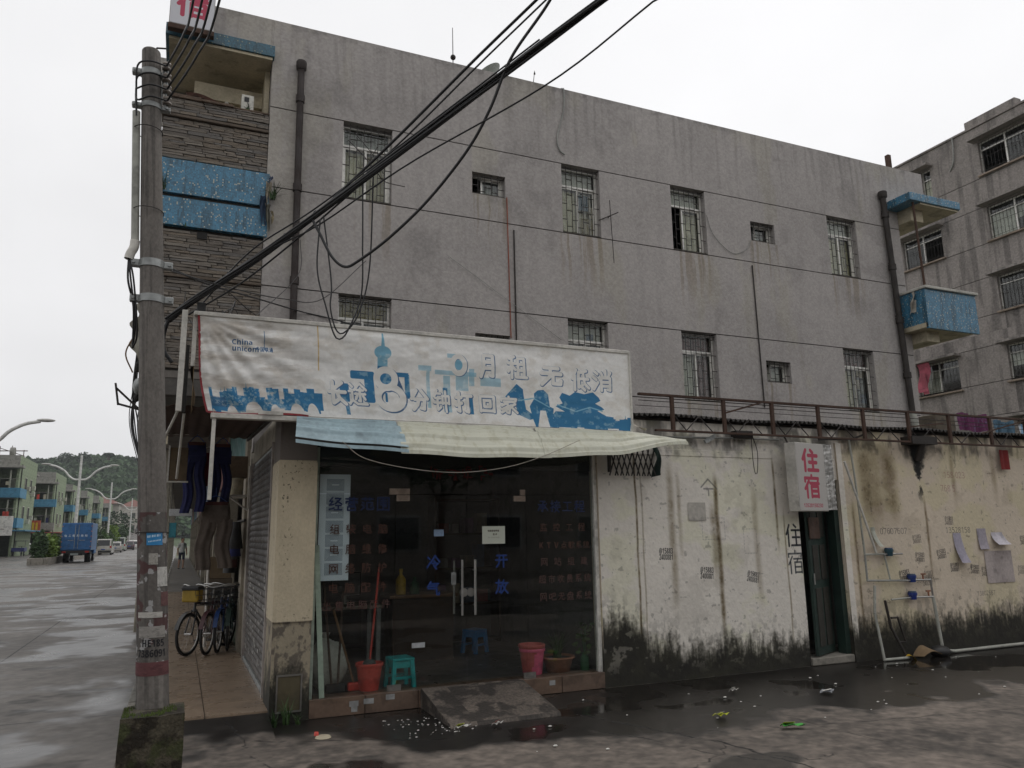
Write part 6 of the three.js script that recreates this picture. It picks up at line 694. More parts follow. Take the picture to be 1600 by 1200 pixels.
// ---------------------------------------------------------------- grey apartment block at the right, facing the street
{
  const XB = 28, k = 28 / 19, yy = (y) => (y - 1.7) * k + 1.7, zz = (z) => z * k; const T = thing('apartment_block', 'tall grey apartment block with ledged windows beyond the blue balcony', 'building', [XB, 0, -18]);
  const am = new THREE.MeshStandardMaterial({ map: (() => { const t = dataTex(1024, 1024, (u, v) => { const n = fbm(u * 8, v * 8, 8, 5, 901), f = fbm(u * 200, v * 200, 256, 2, 903), s = smooth(0.5, 0.72, fbm(u * 40, v * 3, 64, 4, 905)), d = smooth(0.58, 0.7, fbm(u * 9, v * 4, 16, 5, 907)); const b = 0.55 + 0.08 * (n - 0.5) + 0.14 * (f - 0.5) - 0.11 * s - 0.06 * d; return [b * 1.01, b * 0.965, b * 0.93]; }, true, 9); return t; })(), roughness: 0.93, side: THREE.DoubleSide, bumpMap: grungeBump, bumpScale: 0.005 });
  const roof = yy(12.25), rows = [10.87, 9.04, 7.13, 5.31].map(yy), hW = 1.42, cols = [[-23.3, -22.0], [-21.95, -20.2], [-18.2, -15.0], [-12.6, -9.6]];
  const bands = [roof, yy(10.8), yy(10.0), yy(9.0), yy(8.1), yy(7.1), yy(6.3), yy(5.35), yy(4.5), 0];
  // windows: [z0, z1, sill, head]; the block's face lies at x = XB and looks towards -x
  const wins = []; rows.forEach((s, i) => { wins.push([zz(-12.3), zz(-9.6), s, s + 1.36]); wins.push([zz(-8.6), zz(-6.0), s, s + 1.36]); if (i === 0) wins.push([zz(-14.05), zz(-13.75), yy(10.6), yy(11.75)]); else wins.push([zz(-14.9), zz(-13.65), s, s + 1.3]); }); wins.push([zz(-12.3), zz(-9.6), yy(3.4), yy(3.4) + 1.4]);
  const shape = (z0, z1, y0, y1) => { const s = new THREE.Shape(); s.moveTo(-z0, y0); s.lineTo(-z1, y0); s.lineTo(-z1, y1); s.lineTo(-z0, y1); s.closePath(); for (const [a, b, c, d] of wins) { const lo = Math.max(c, y0), hi = Math.min(d, y1); if (hi - lo > 0.03) { const h = new THREE.Path(); const e = 0.0005; h.moveTo(-a, Math.max(lo, y0 + e)); h.lineTo(-a, Math.min(hi, y1 - e)); h.lineTo(-b, Math.min(hi, y1 - e)); h.lineTo(-b, Math.max(lo, y0 + e)); h.closePath(); s.holes.push(h); } } const g = new THREE.ExtrudeGeometry(s, { depth: 0.25, bevelEnabled: false }); g.rotateY(Math.PI / 2); return g.translate(XB, 0, 0); };
  for (let i = 0; i + 1 < bands.length; i++) wm('wall_band', shape(-26, -4, bands[i + 1] + 0.012, bands[i] - 0.012), am, T);
  wm('joint_bed', bands.slice(1, -1).map((y) => bb(XB + 0.03, XB + 0.2, y - 0.013, y + 0.013, -26, -4)), darkGap, T);
  wm('rear_body', [bb(XB + 3, XB + 3.2, 0, roof, -26, -4), bb(XB + 0.26, XB + 3, roof - 0.3, roof - 0.1, -26, -4), bb(XB + 0.25, XB + 3, 0, roof - 0.3, -26.2, -26), bb(XB + 0.25, XB + 3, 0, roof - 0.3, -4, -3.8)], MAT.room, T);
  const r = rng(91); wins.forEach(([a, b, c, d], wi) => { const w = part('window', T), W = b - a, n = Math.max(1, Math.round(W / 0.95)), x = XB + 0.12, yt = c + (d - c) * 0.74; const fr = [bb(x, x + 0.05, c, c + 0.05, a, b), bb(x, x + 0.05, d - 0.05, d, a, b), bb(x, x + 0.05, yt, yt + 0.05, a, b)]; for (let i = 0; i <= n; i++) { const z = a + W * i / n; fr.push(bb(x + 0.001, x + 0.049, c + 0.05, d - 0.05, Math.max(a, z - 0.03), Math.min(b, z + 0.03))); } wm('frame', fr, MAT.alu, w);
    for (let i = 0; i < n; i++) { const z0 = a + W * i / n + 0.03, z1 = a + W * (i + 1) / n - 0.03, open = (wi * 7 + i) % 4 === 0; if (!open) { wm('pane', bb(x + 0.02, x + 0.025, c + 0.05, yt, z0, z1), paneMat, w); if (r() < 0.6) wm('curtain', bb(x + 0.08, x + 0.085, c + 0.05 + (r() < 0.4 ? 0.5 : 0), yt, z0, z1), curtainMats[[0, 2, 4, 2][Math.floor(r() * 4)]], w); } wm('pane', bb(x + 0.02, x + 0.025, yt + 0.05, d - 0.05, z0, z1), paneMat, w); }
    const nb = Math.round(W / 0.14), bars = []; for (let i = 1; i < nb; i++) bars.push(rod([XB + 0.05, c, a + W * i / nb], [XB + 0.05, d, a + W * i / nb], 0.008, 4)); for (const f of [0.1, 0.5, 0.75]) bars.push(bb(XB + 0.045, XB + 0.055, c + (d - c) * f, c + (d - c) * f + 0.012, a, b)); wm('grille', bars, barMat, w);
    wm('sill', rb(XB - 0.12, XB + 0.115, c - 0.07, c - 0.002, a - 0.1, b + 0.1, 0.01), M([0.28, 0.23, 0.19], 0.9), w); wm('hood', rb(XB - 0.42, XB - 0.001, d + 0.04, d + 0.14, a - 0.16, b + 0.16, 0.01), am, w); });
  wm('coping', rb(XB - 0.06, XB + 0.3, roof, roof + 0.08, -26, -4, 0.01), am, T); wm('roof_step', [rb(XB + 0.02, XB + 0.4, roof + 0.081, roof + 0.42, zz(-12.6), zz(-11.2), 0.02)], am, T);
  const cp = thing('wall_cable', 'pale cable bending down the top of the apartment block', 'cable', [XB, roof - 1, zz(-12.9)]); wm('cable', tube([[XB - 0.05, roof + 0.05, zz(-12.95)], [XB - 0.07, roof - 0.5, zz(-12.95)], [XB - 0.06, roof - 1.0, zz(-13.0)], [XB - 0.02, roof - 1.3, zz(-13.15)]], 0.03, 30, 7), MAT.pvcGrey, cp);
  const pk = thing('pink_garment', 'pink garment hanging at the apartment window beside the grey building edge', 'laundry', [XB - 0.3, 5, zz(-14.6)]); wm('cloth', sheet((u, v) => [XB - 0.3 + 0.05 * Math.sin(v * 4), 8.35 - 1.2 * v, zz(-14.75) + (0.55 - 0.1 * v) * u + 0.06 * Math.sin(v * 6)], 8, 12), M([0.36, 0.08, 0.12], 0.85), pk); wm('sleeve', sheet((u, v) => [XB - 0.32, 7.95 - 0.9 * v, zz(-14.75) + 0.1 + 0.25 * u + 0.1 * v], 4, 8), M([0.3, 0.07, 0.1], 0.85), pk);
}
// ---------------------------------------------------------------- the arcade along the street
{
  const N = thing('arcade_row', 'long row of arcaded shops continuing behind the grey building', 'building', [0.2, 0, -40]);
  const wallM = M([0.3, 0.27, 0.22], 0.9), ceilM = M([0.16, 0.15, 0.14], 0.9);
  wm('ceiling', bb(-0.6, 0.9, 3.9, 4.0, -72, -11.34), ceilM, N); wm('lintel', bb(-0.6, 0.876, 3.66, 3.99, -11.52, -11.35), M([0.09, 0.085, 0.08], 0.9), N);
  for (let z = -15.5; z > -70; z -= 5.2) { wm('column', rb(-0.64, -0.36, 0.1, 3.898, z - 0.35, z, 0.02), M([0.34, 0.32, 0.27], 0.85), N); }
  for (let z = -12.01, i = 0; z > -70; z -= 5.2, i++) { wm('pier', bb(0.86, 1.1, 0, 3.9, z - 0.45, z), wallM, N); if (i % 3 === 1) { for (let k = 0; k < 18; k++) wm('shutter_slat', bb(0.95, 0.965 + (k % 2) * 0.004, 0.12 + k * 0.15, 0.262 + k * 0.15, z - 5.2, z - 0.451), MAT.galv, N); } else { wm('shop_wall', bb(2.6, 2.8, 0, 3.9, z - 5.2, z - 0.451), M([0.22, 0.19, 0.16], 0.9), N); wm('counter', rb(1.2, 1.7, 0.1, 0.95, z - 4.4, z - 1.2, 0.02), [M([0.08, 0.2, 0.2], 0.6), M([0.3, 0.1, 0.08], 0.6), M([0.25, 0.22, 0.18], 0.7)][i % 3], N); } wm('fascia', bb(0.88, 1.0, 2.9, 3.89, z - 5.2, z - 0.451), [M([0.03, 0.16, 0.16], 0.6), M([0.2, 0.03, 0.03], 0.6), M([0.32, 0.3, 0.26], 0.7), M([0.05, 0.1, 0.25], 0.6)][i % 4], N); }
  wm('upper_floors', [bb(-0.6, 13, 4.01, 10.6, -72, -22.2)], facadeMat, N); wm('rear_wall', bb(3.5, 13, 0, 4.0, -72, -22.2), wallM, N);
}
// hung laundry
function trousers(x, y, z, w, L, mat, label, seed) { const t = thing('trousers', label, 'trousers', [x, y - L, z], 'clothes hung in the arcade');
  const leg = (s, len) => sheet((u, v) => { const a = u * 6.283, cx = x + s * lerp(w * 0.24, w * 0.34, v), rw = lerp(w * 0.25, w * 0.23, v), fold = 1 + 0.09 * Math.sin(a * 3 + v * 1.5 + seed) + 0.04 * Math.sin(a * 5 + v * 7); return [cx + Math.cos(a) * rw * fold + 0.02 * Math.sin(v * 7 + seed), y - 0.22 - v * (len - 0.22), z + Math.sin(a) * 0.026 * fold + 0.006 * Math.sin(Math.cos(a) * 6 + v * 1.2 + seed)]; }, 40, 24);
  wm('leg', leg(-1, L), mat, t); wm('leg', leg(1, L * 0.98), mat, t); wm('seat', sheet((u, v) => { const a = u * 6.283, rw = lerp(w * 0.42, w * 0.5, v), f = 1 + 0.05 * Math.sin(a * 5 + v * 4); return [x + Math.cos(a) * rw * f, y - v * 0.26, z + Math.sin(a) * 0.03 * f]; }, 32, 8), mat, t); wm('waistband', sheet((u, v) => { const a = u * 6.283; return [x + Math.cos(a) * w * 0.425, y + 0.012 - v * 0.045, z + Math.sin(a) * 0.033]; }, 32, 1), M([0.1, 0.035, 0.035], 0.9), t); wm('hanger', [tube([[x - w * 0.4, y, z], [x, y + 0.09, z], [x + w * 0.4, y, z]], 0.006, 20, 5), rod([x, y + 0.09, z], [x, y + 0.2, z], 0.004)], MAT.blue, t); for (const s of [-1, 1]) wm('pocket', bb(x + s * w * 0.24 - 0.06, x + s * w * 0.24 + 0.06, y - 0.17, y - 0.08, z + 0.027, z + 0.034), mat, t); }
trousers(0.42, 2.17, -11.0, 0.40, 0.87, M([0.13, 0.105, 0.09], 0.9), 'grey brown trousers hung in the arcade above the bicycles', 1); trousers(0.14, 2.95, -10.9, 0.26, 0.92, MAT.darkBlue, 'navy trousers hung high in the arcade beside the pole', 3); trousers(0.47, 2.95, -11.05, 0.24, 0.9, M([0.014, 0.017, 0.08], 0.9), 'navy trousers hung high in the arcade next to the shutter', 5);
{ const t = thing('red_shirt', 'dark red shirt hung between the navy trousers', 'shirt', [0.3, 2.2, -11.15]); wm('body', sheet((u, v) => [lerp(0.2, 0.4, u) , 2.85 - 0.45 * v, -11.15 + 0.03 * Math.sin(u * 9)], 12, 8), M([0.2, 0.01, 0.03], 0.9), t); wm('sleeve', sheet((u, v) => [0.18 - 0.04 * u, 2.83 - 0.2 * v, -11.14], 3, 4), M([0.16, 0.01, 0.03], 0.9), t); wm('hanger', tube([[0.2, 2.86, -11.15], [0.3, 2.93, -11.15], [0.4, 2.86, -11.15]], 0.006, 12, 5), MAT.white, t); }
{ const t = thing('drying_rod', 'white drying rod under the arcade ceiling carrying the clothes', 'rod', [0.1, 3.05, -11]); wm('rod', [rod([-0.5, 3.05, -10.95], [0.85, 3.12, -11.1], 0.012)], MAT.white, t); wm('hook', [rod([-0.4, 3.05, -10.96], [-0.4, 3.7, -11.36], 0.006), rod([0.75, 3.1, -11.09], [0.75, 3.7, -11.36], 0.006)], MAT.iron, t); }
{ const t = thing('hanging_board', 'brown board in a white frame hanging beside the pole', 'board', [-0.06, 2.4, -10.5]); wm('board', rb(-0.17, 0.04, 2.42, 2.84, -10.52, -10.5, 0.004), M([0.14, 0.1, 0.06], 0.8), t); wm('frame', [bb(-0.19, -0.17, 2.4, 2.86, -10.53, -10.49), bb(-0.17, 0.06, 2.4, 2.418, -10.53, -10.49)], MAT.white, t); }
{ const t = thing('wall_bracket_shelf', 'white bracket shelf above the shutter carrying two boxes', 'shelf', [0.78, 2.2, -11.6]); wm('board', bb(0.58, 0.855, 2.28, 2.3, -12.1, -11.4), MAT.white, t); wm('brace', [rod([0.6, 2.28, -11.42], [0.86, 2.08, -11.42], 0.012), rod([0.86, 2.1, -11.42], [0.86, 2.7, -11.42], 0.012)], MAT.white, t); solo('cream_tub', lathe([[0, 0], [0.085, 0], [0.1, 0.22], [0.106, 0.22], [0.106, 0.24], [0, 0.24]], 18, 0.7, 2.301, -11.6), MAT.cream, 'cream plastic tub on the bracket shelf in the arcade', 'tub'); solo('brown_carton', rb(0.6, 0.84, 2.545, 2.85, -11.75, -11.5, 0.006), M([0.12, 0.085, 0.055], 0.85), 'brown carton stacked on the cream tub in the arcade', 'box'); }
// bicycles
{
  const build = (t, frameM, o = {}) => {
    const R = 0.29; for (const x of [0.5, -0.48]) { const w = part('wheel', t); lm('tyre', new THREE.TorusGeometry(R - 0.02, 0.02, 8, 36).translate(x, R, 0), MAT.rubber, w); lm('rim', new THREE.TorusGeometry(R - 0.045, 0.009, 6, 36).translate(x, R, 0), MAT.steel, w); const sp = []; for (let i = 0; i < 18; i++) { const a = i / 18 * 6.283; sp.push(rod([x + Math.cos(a) * 0.02, R + Math.sin(a) * 0.02, (i % 2 - 0.5) * 0.05], [x + Math.cos(a + 0.2) * (R - 0.05), R + Math.sin(a + 0.2) * (R - 0.05), 0], 0.0017, 4)); } lm('spokes', sp, MAT.steel, w); lm('hub', rod([x, R, -0.05], [x, R, 0.05], 0.02, 10), MAT.steel, w); }
    lm('frame', [rod([-0.03, 0.26, 0], [-0.17, 0.72, 0], 0.016), rod([-0.03, 0.26, 0], [0.37, 0.62, 0], 0.018), rod([-0.15, 0.66, 0], [0.36, 0.7, 0], 0.016), rod([0.35, 0.76, 0], [0.39, 0.58, 0], 0.02), rod([-0.03, 0.26, 0.03], [-0.48, R, 0.06], 0.009), rod([-0.03, 0.26, -0.03], [-0.48, R, -0.06], 0.009), rod([-0.15, 0.64, 0.02], [-0.48, R, 0.06], 0.008), rod([-0.15, 0.64, -0.02], [-0.48, R, -0.06], 0.008)], frameM, t);
    lm('fork', [rod([0.39, 0.58, 0.04], [0.5, R, 0.055], 0.011), rod([0.39, 0.58, -0.04], [0.5, R, -0.055], 0.011), rod([0.385, 0.6, -0.045], [0.385, 0.6, 0.045], 0.014)], frameM, t); lm('handlebar', [rod([0.35, 0.76, 0], [0.33, 0.9, 0], 0.013), tube([[0.24, 0.94, 0.28], [0.31, 0.95, 0.2], [0.36, 0.91, 0], [0.31, 0.95, -0.2], [0.24, 0.94, -0.28]], 0.012, 24, 7)], MAT.steel, t); for (const s of [1, -1]) lm('grip', rod([0.245, 0.94, s * 0.27], [0.16, 0.93, s * 0.3], 0.017), MAT.black, t);
    lm('saddle', new THREE.SphereGeometry(0.1, 16, 10).scale(1.35, 0.4, 0.8).translate(-0.19, 0.8, 0), MAT.black, t); lm('seat_post', rod([-0.17, 0.7, 0], [-0.19, 0.78, 0], 0.012), MAT.steel, t); lm('crank', [rod([-0.03, 0.26, 0.05], [0.1, 0.16, 0.06], 0.009), rod([-0.03, 0.26, -0.05], [-0.16, 0.36, -0.06], 0.009), new THREE.TorusGeometry(0.08, 0.006, 5, 20).translate(-0.03, 0.26, 0.045)], MAT.steel, t); for (const [x, y, s] of [[0.1, 0.16, 1], [-0.16, 0.36, -1]]) lm('pedal', rb(x - 0.04, x + 0.04, y - 0.012, y + 0.012, s * 0.065, s * 0.13, 0.004), MAT.black, t);
    lm('mudguard', sheet((u, v) => { const a = lerp(0.3, 2.3, v); return [0.5 + Math.cos(a) * 0.31, R + Math.sin(a) * 0.31, lerp(-0.03, 0.03, u)]; }, 2, 14), o.guard || frameM, t); lm('mudguard', sheet((u, v) => { const a = lerp(0.7, 3.0, v); return [-0.48 + Math.cos(a) * 0.31, R + Math.sin(a) * 0.31, lerp(-0.03, 0.03, u)]; }, 2, 14), o.guard || frameM, t); lm('stand', rod([-0.4, 0.27, 0.07], [-0.36, 0.005, 0.14], 0.008), MAT.steel, t);
    if (o.bag) { lm('front_bag', rb(0.38, 0.52, 0.72, 0.92, -0.13, 0.13, 0.03), o.bag, t); lm('bag_flap', rb(0.375, 0.53, 0.88, 0.94, -0.135, 0.135, 0.02), MAT.black, t); } if (o.basket) { const b = []; for (let i = 0; i <= 6; i++) { const z = -0.15 + i * 0.05; b.push(rod([0.56, 0.68, z], [0.6, 0.9, z * 1.15], 0.003, 4), rod([0.4, 0.68, z], [0.38, 0.9, z * 1.15], 0.003, 4), rod([0.4, 0.68, z], [0.56, 0.68, z], 0.003, 4)); } for (const y of [0.68, 0.75, 0.82, 0.9]) { const e = (y - 0.68) / 0.22; b.push(rod([0.56 + 0.04 * e, y, -0.15 - 0.02 * e], [0.56 + 0.04 * e, y, 0.15 + 0.02 * e], 0.004, 4), rod([0.4 - 0.02 * e, y, -0.15 - 0.02 * e], [0.4 - 0.02 * e, y, 0.15 + 0.02 * e], 0.004, 4), rod([0.4 - 0.02 * e, y, 0.15 + 0.02 * e], [0.56 + 0.04 * e, y, 0.15 + 0.02 * e], 0.004, 4)); } lm('basket', b, MAT.black, t); }
  };
  const bike = (fx, fz, deg, m, o, label) => { const a = deg * DEG, t = thing('bicycle', label, 'bicycle', [fx + 0.5 * Math.sin(a), 0.104, fz - 0.5 * Math.cos(a)], 'bicycles parked in the arcade'); build(t, m, o); t.rotation.y = -(Math.PI / 2 + a); };
  bike(0.20, -12.0, 33, M([0.03, 0.03, 0.032], 0.4), { bag: M([0.3, 0.2, 0.02], 0.7), guard: M([0.05, 0.05, 0.05], 0.4) }, 'black bicycle with dull yellow front bag, nearest the pole'); bike(0.45, -11.95, 20, M([0.06, 0.015, 0.02], 0.5), { basket: 1 }, 'maroon bicycle with a wire basket, second from the pole'); bike(0.60, -12.1, 13, M([0.01, 0.05, 0.2], 0.45), { basket: 1 }, 'blue bicycle, third from the pole'); bike(0.74, -12.25, 6, M([0.03, 0.06, 0.05], 0.4), { basket: 1 }, 'dark green bicycle closest to the shutter wall');
}
// person standing far down the arcade
{
  const N = 104, HALF = 0.95, mc = new MarchingCubes(N, new THREE.MeshStandardMaterial(), false, false, 90000);
  const cap = (p, a, b, ra, rb2) => { const abx = b[0] - a[0], aby = b[1] - a[1], abz = b[2] - a[2], apx = p[0] - a[0], apy = p[1] - a[1], apz = p[2] - a[2]; const h = clamp((apx * abx + apy * aby + apz * abz) / (abx * abx + aby * aby + abz * abz)); return Math.hypot(apx - abx * h, apy - aby * h, apz - abz * h) - lerp(ra, rb2, h); };
  const bones = [[[0, 0.92, 0], [0, 1.3, 0.01], 0.125, 0.15], [[-0.12, 1.32, 0], [0.12, 1.32, 0], 0.085, 0.085], [[0, 1.36, 0], [0, 1.46, 0], 0.05, 0.048], [[0, 1.53, 0.01], [0, 1.58, 0], 0.088, 0.095], [[0, 1.54, 0.09], [0, 1.53, 0.105], 0.014, 0.012], [[0.18, 1.33, 0], [0.24, 1.07, 0], 0.055, 0.042], [[0.24, 1.07, 0], [0.25, 0.84, 0.05], 0.04, 0.03], [[0.25, 0.83, 0.05], [0.25, 0.72, 0.07], 0.03, 0.022], [[-0.18, 1.33, 0], [-0.24, 1.07, -0.01], 0.055, 0.042], [[-0.24, 1.07, -0.01], [-0.25, 0.84, 0.03], 0.04, 0.03], [[-0.25, 0.83, 0.03], [-0.25, 0.72, 0.05], 0.03, 0.022], [[0.09, 0.9, 0], [0.1, 0.48, 0.03], 0.09, 0.06], [[0.1, 0.48, 0.03], [0.1, 0.07, -0.01], 0.056, 0.036], [[0.1, 0.035, -0.03], [0.11, 0.03, 0.14], 0.036, 0.03], [[-0.09, 0.9, 0], [-0.1, 0.48, -0.02], 0.09, 0.06], [[-0.1, 0.48, -0.02], [-0.1, 0.07, -0.1], 0.056, 0.036], [[-0.1, 0.035, -0.12], [-0.11, 0.03, 0.05], 0.036, 0.03]];
  const f = (p) => { let d = 9; const k = 0.03; for (const [a, b, ra, r2] of bones) { const e = cap(p, a, b, ra, r2), h = clamp(0.5 + 0.5 * (e - d) / k); d = lerp(e, d, h) - k * h * (1 - h); } return d; };
  mc.isolation = 0; const half = N / 2; for (let z = 0; z < N; z++) for (let y = 0; y < N; y++) for (let x = 0; x < N; x++) { const p = [(x - half) / half * HALF, (y - half) / half * HALF + 0.85, (z - half) / half * HALF]; mc.field[x + y * N + z * N * N] = Math.abs(p[0]) > 0.4 || Math.abs(p[2]) > 0.3 ? -1 : -f(p); } mc.update();
  const c = mc.count, P = new Float32Array(c * 3), C = new Float32Array(c * 3); for (let i = 0; i < c; i++) { const x = mc.positionArray[i * 3] * HALF, y = mc.positionArray[i * 3 + 1] * HALF + 0.85, z = mc.positionArray[i * 3 + 2] * HALF; P.set([x, y, z], i * 3); const col = y > 1.4 ? [0.4, 0.24, 0.17] : y > 0.88 && (Math.abs(x) < 0.19 || y > 1.14) ? [0.5, 0.5, 0.48] : Math.abs(x) > 0.19 && y > 0.6 ? [0.4, 0.24, 0.17] : y > 0.5 ? [0.03, 0.035, 0.06] : y > 0.06 ? [0.4, 0.24, 0.17] : [0.05, 0.04, 0.04]; C.set(col, i * 3); }
  const g = new THREE.BufferGeometry(); g.setAttribute('position', new THREE.BufferAttribute(P, 3)); g.setAttribute('color', new THREE.BufferAttribute(C, 3)); g.computeVertexNormals(); const t = thing('person', 'person in white shirt and dark shorts far down the arcade', 'person', [0.2, 0.1, -47]); t.rotation.y = 0.5; const m = new THREE.Mesh(g, new THREE.MeshStandardMaterial({ vertexColors: true, roughness: 0.8, side: THREE.DoubleSide })); m.name = 'body'; m.castShadow = m.receiveShadow = true; t.add(m); lm('hair', new THREE.SphereGeometry(0.105, 16, 12, 0, 6.283, 0, 1.7).scale(0.95, 1.0, 1.0).rotateX(-0.35).translate(0, 1.58, -0.012), MAT.black, t);
}
// things sticking out of the street side of the grey building
{ const t = thing('wall_bracket', 'black triangular steel bracket jutting from the street side of the building', 'bracket', [-0.6, 3.7, -13]); wm('arm', [bar([-0.6, 3.66, -13], [-1.0, 3.76, -13], 0.03, 0.03), bar([-0.99, 3.74, -13], [-1.05, 4.08, -13], 0.03, 0.03), bar([-1.03, 4.0, -13], [-0.6, 3.6, -13.0], 0.03, 0.03)], MAT.iron, t); }
{ const t = thing('torn_banner', 'torn dirty white banner hanging from the street side behind the pole', 'banner', [-0.8, 4.4, -13.2]); wm('cloth', sheet((u, v) => [lerp(-0.6, -0.80 - 0.10 * Math.sin(v * 2.6) - 0.05 * Math.sin(v * 17), u), 5.5 - v * (1.2 - 0.35 * u + 0.1 * Math.sin(u * 13)), -13.2 + 0.05 * Math.sin(v * 9 + u * 3)], 10, 20), M([0.36, 0.35, 0.31], 0.9), t); wm('edge_strip', tube([[-0.86, 4.9, -13.2], [-0.96, 4.6, -13.2], [-0.84, 4.3, -13.2]], 0.012, 16, 5), MAT.wood, t); }
{ const t = thing('side_sign', 'white framed side sign on the street wall by the top balcony', 'sign', [-0.75, 8.6, -13]); wm('panel', rb(-0.86, -0.62, 8.5, 9.75, -13.05, -13.0, 0.005), M([0.42, 0.4, 0.38], 0.7), t); wm('frame', [rod([-0.87, 8.4, -13], [-0.87, 9.9, -13], 0.015), rod([-0.87, 9.9, -13], [-0.6, 9.95, -13], 0.015), rod([-0.87, 8.4, -13], [-0.6, 8.4, -13], 0.015)], MAT.iron, t); }
{ const t = thing('junk_cables', 'mess of black cables and scraps along the street wall behind the pole', 'cable', [-0.75, 3.2, -13.4]); const r = rng(44); for (let k = 0; k < 9; k++) { const x = -0.64 - r() * 0.2; wm('wire', tube([[x, 4.9, -13.3 - r()], [x - 0.08 + r() * 0.14, 4.2, -13.3 - r()], [x - 0.05 + r() * 0.1, 3.6, -13.4 - r()], [-0.66 + r() * 0.05, 2.7 + r() * 0.3, -13.4]], 0.007 + r() * 0.008, 30, 5), MAT.cable, t); } for (let k = 0; k < 10; k++) { const x = -0.62 - r() * 0.2, y = 3.2 + r() * 1.5; wm('scrap', new THREE.IcosahedronGeometry(0.05 + r() * 0.06, 1).scale(0.8, 1.4, 1).translate(x, y, -13.3 - r() * 0.6), [MAT.dark, MAT.galv, M([0.06, 0.09, 0.03], 0.9), MAT.concrete][k % 4], t); } }
{ const t = thing('side_window', 'yellowish window frame under the stone corner behind the sign post', 'window', [-0.33, 3.6, -11.6]); wm('frame', [bb(-0.38, -0.35, 3.0, 3.5, -11.62, -11.58), bb(-0.26, -0.23, 3.0, 3.5, -11.62, -11.58), bb(-0.35, -0.26, 3.47, 3.5, -11.62, -11.58), bb(-0.35, -0.26, 3.0, 3.03, -11.62, -11.58)], MAT.cream, t); wm('pane', bb(-0.35, -0.26, 3.03, 3.47, -11.605, -11.6), paneMat, t); }
{ // lean-to canopy between the banner and the stone corner, and the dark clutter below it
  const t = thing('arcade_canopy', 'dark sheet-metal canopy roofing the arcade mouth behind the banner', 'canopy', [0.15, 2.9, -9.6]); wm('sheet_metal', sheet((u, v) => [lerp(-0.42, 0.86, u), 2.93 + 0.15 * v + 0.01 * Math.sin(u * 60), lerp(-7.7, -11.28, v)], 60, 4, null, 0.004), MAT.rust, t); for (const x of [-0.3, 0.3, 0.8]) wm('purlin', bar([x, 2.90, -7.72], [x, 3.05, -11.26], 0.03, 0.03), MAT.iron, t);
  const k = thing('wall_rack', 'dark rack of hanging bags and tools on the arcade wall above the bicycles', 'rack', [0.8, 1.3, -12.2]); wm('rail', rod([0.84, 1.95, -11.5], [0.84, 1.95, -13.6], 0.02), MAT.iron, k); const r = rng(19); for (let i = 0; i < 7; i++) { const z = -11.6 - i * 0.28, h = 0.35 + r() * 0.4; wm('bag', sheet((u, v) => { const a = u * 6.283; return [0.74 + Math.cos(a) * 0.08 * (0.6 + v * 0.6), 1.93 - h * v, z + Math.sin(a) * 0.1 * (0.5 + v * 0.6)]; }, 12, 5), [MAT.dark, MAT.darkBlue, M([0.05, 0.045, 0.04], 0.9), M([0.08, 0.03, 0.03], 0.9), MAT.black, M([0.03, 0.06, 0.05], 0.9), MAT.dark][i], k); }
  const c = thing('stacked_cartons', 'stack of dark cartons behind the bicycles against the wall', 'box', [0.6, 0.104, -14]); [[0.45, 0.86, 0.104, 0.6], [0.5, 0.86, 0.602, 1.05], [0.48, 0.84, 1.052, 1.4]].forEach(([a, b, y0, y1], i) => wm('carton', rb(a, b, y0, y1, -14.4 + i * 0.05, -13.9, 0.01), [M([0.12, 0.085, 0.05], 0.85), M([0.09, 0.07, 0.05], 0.85), M([0.14, 0.1, 0.06], 0.85)][i], c));
  solo('white_pole', rod([0.45, 0.104, -12.9], [0.43, 1.55, -12.6], 0.02, 8), MAT.white, 'white pole leaning behind the bicycles', 'pole');
  const s = thing('cyan_sign', 'small cyan shop sign hanging far down the arcade', 'sign', [0.0, 2.2, -24]); wm('board', rb(-0.3, 0.3, 2.35, 2.55, -24.05, -24, 0.01), M([0.5, 0.52, 0.55], 0.6), s); wm('lower_board', rb(-0.3, -0.1, 1.75, 2.2, -26.05, -26, 0.01), M([0.05, 0.3, 0.4], 0.6), s); wm('chain', [rod([-0.25, 2.55, -24.02], [-0.25, 3.9, -24.02], 0.008), rod([0.25, 2.55, -24.02], [0.25, 3.9, -24.02], 0.008)], MAT.iron, s);
}
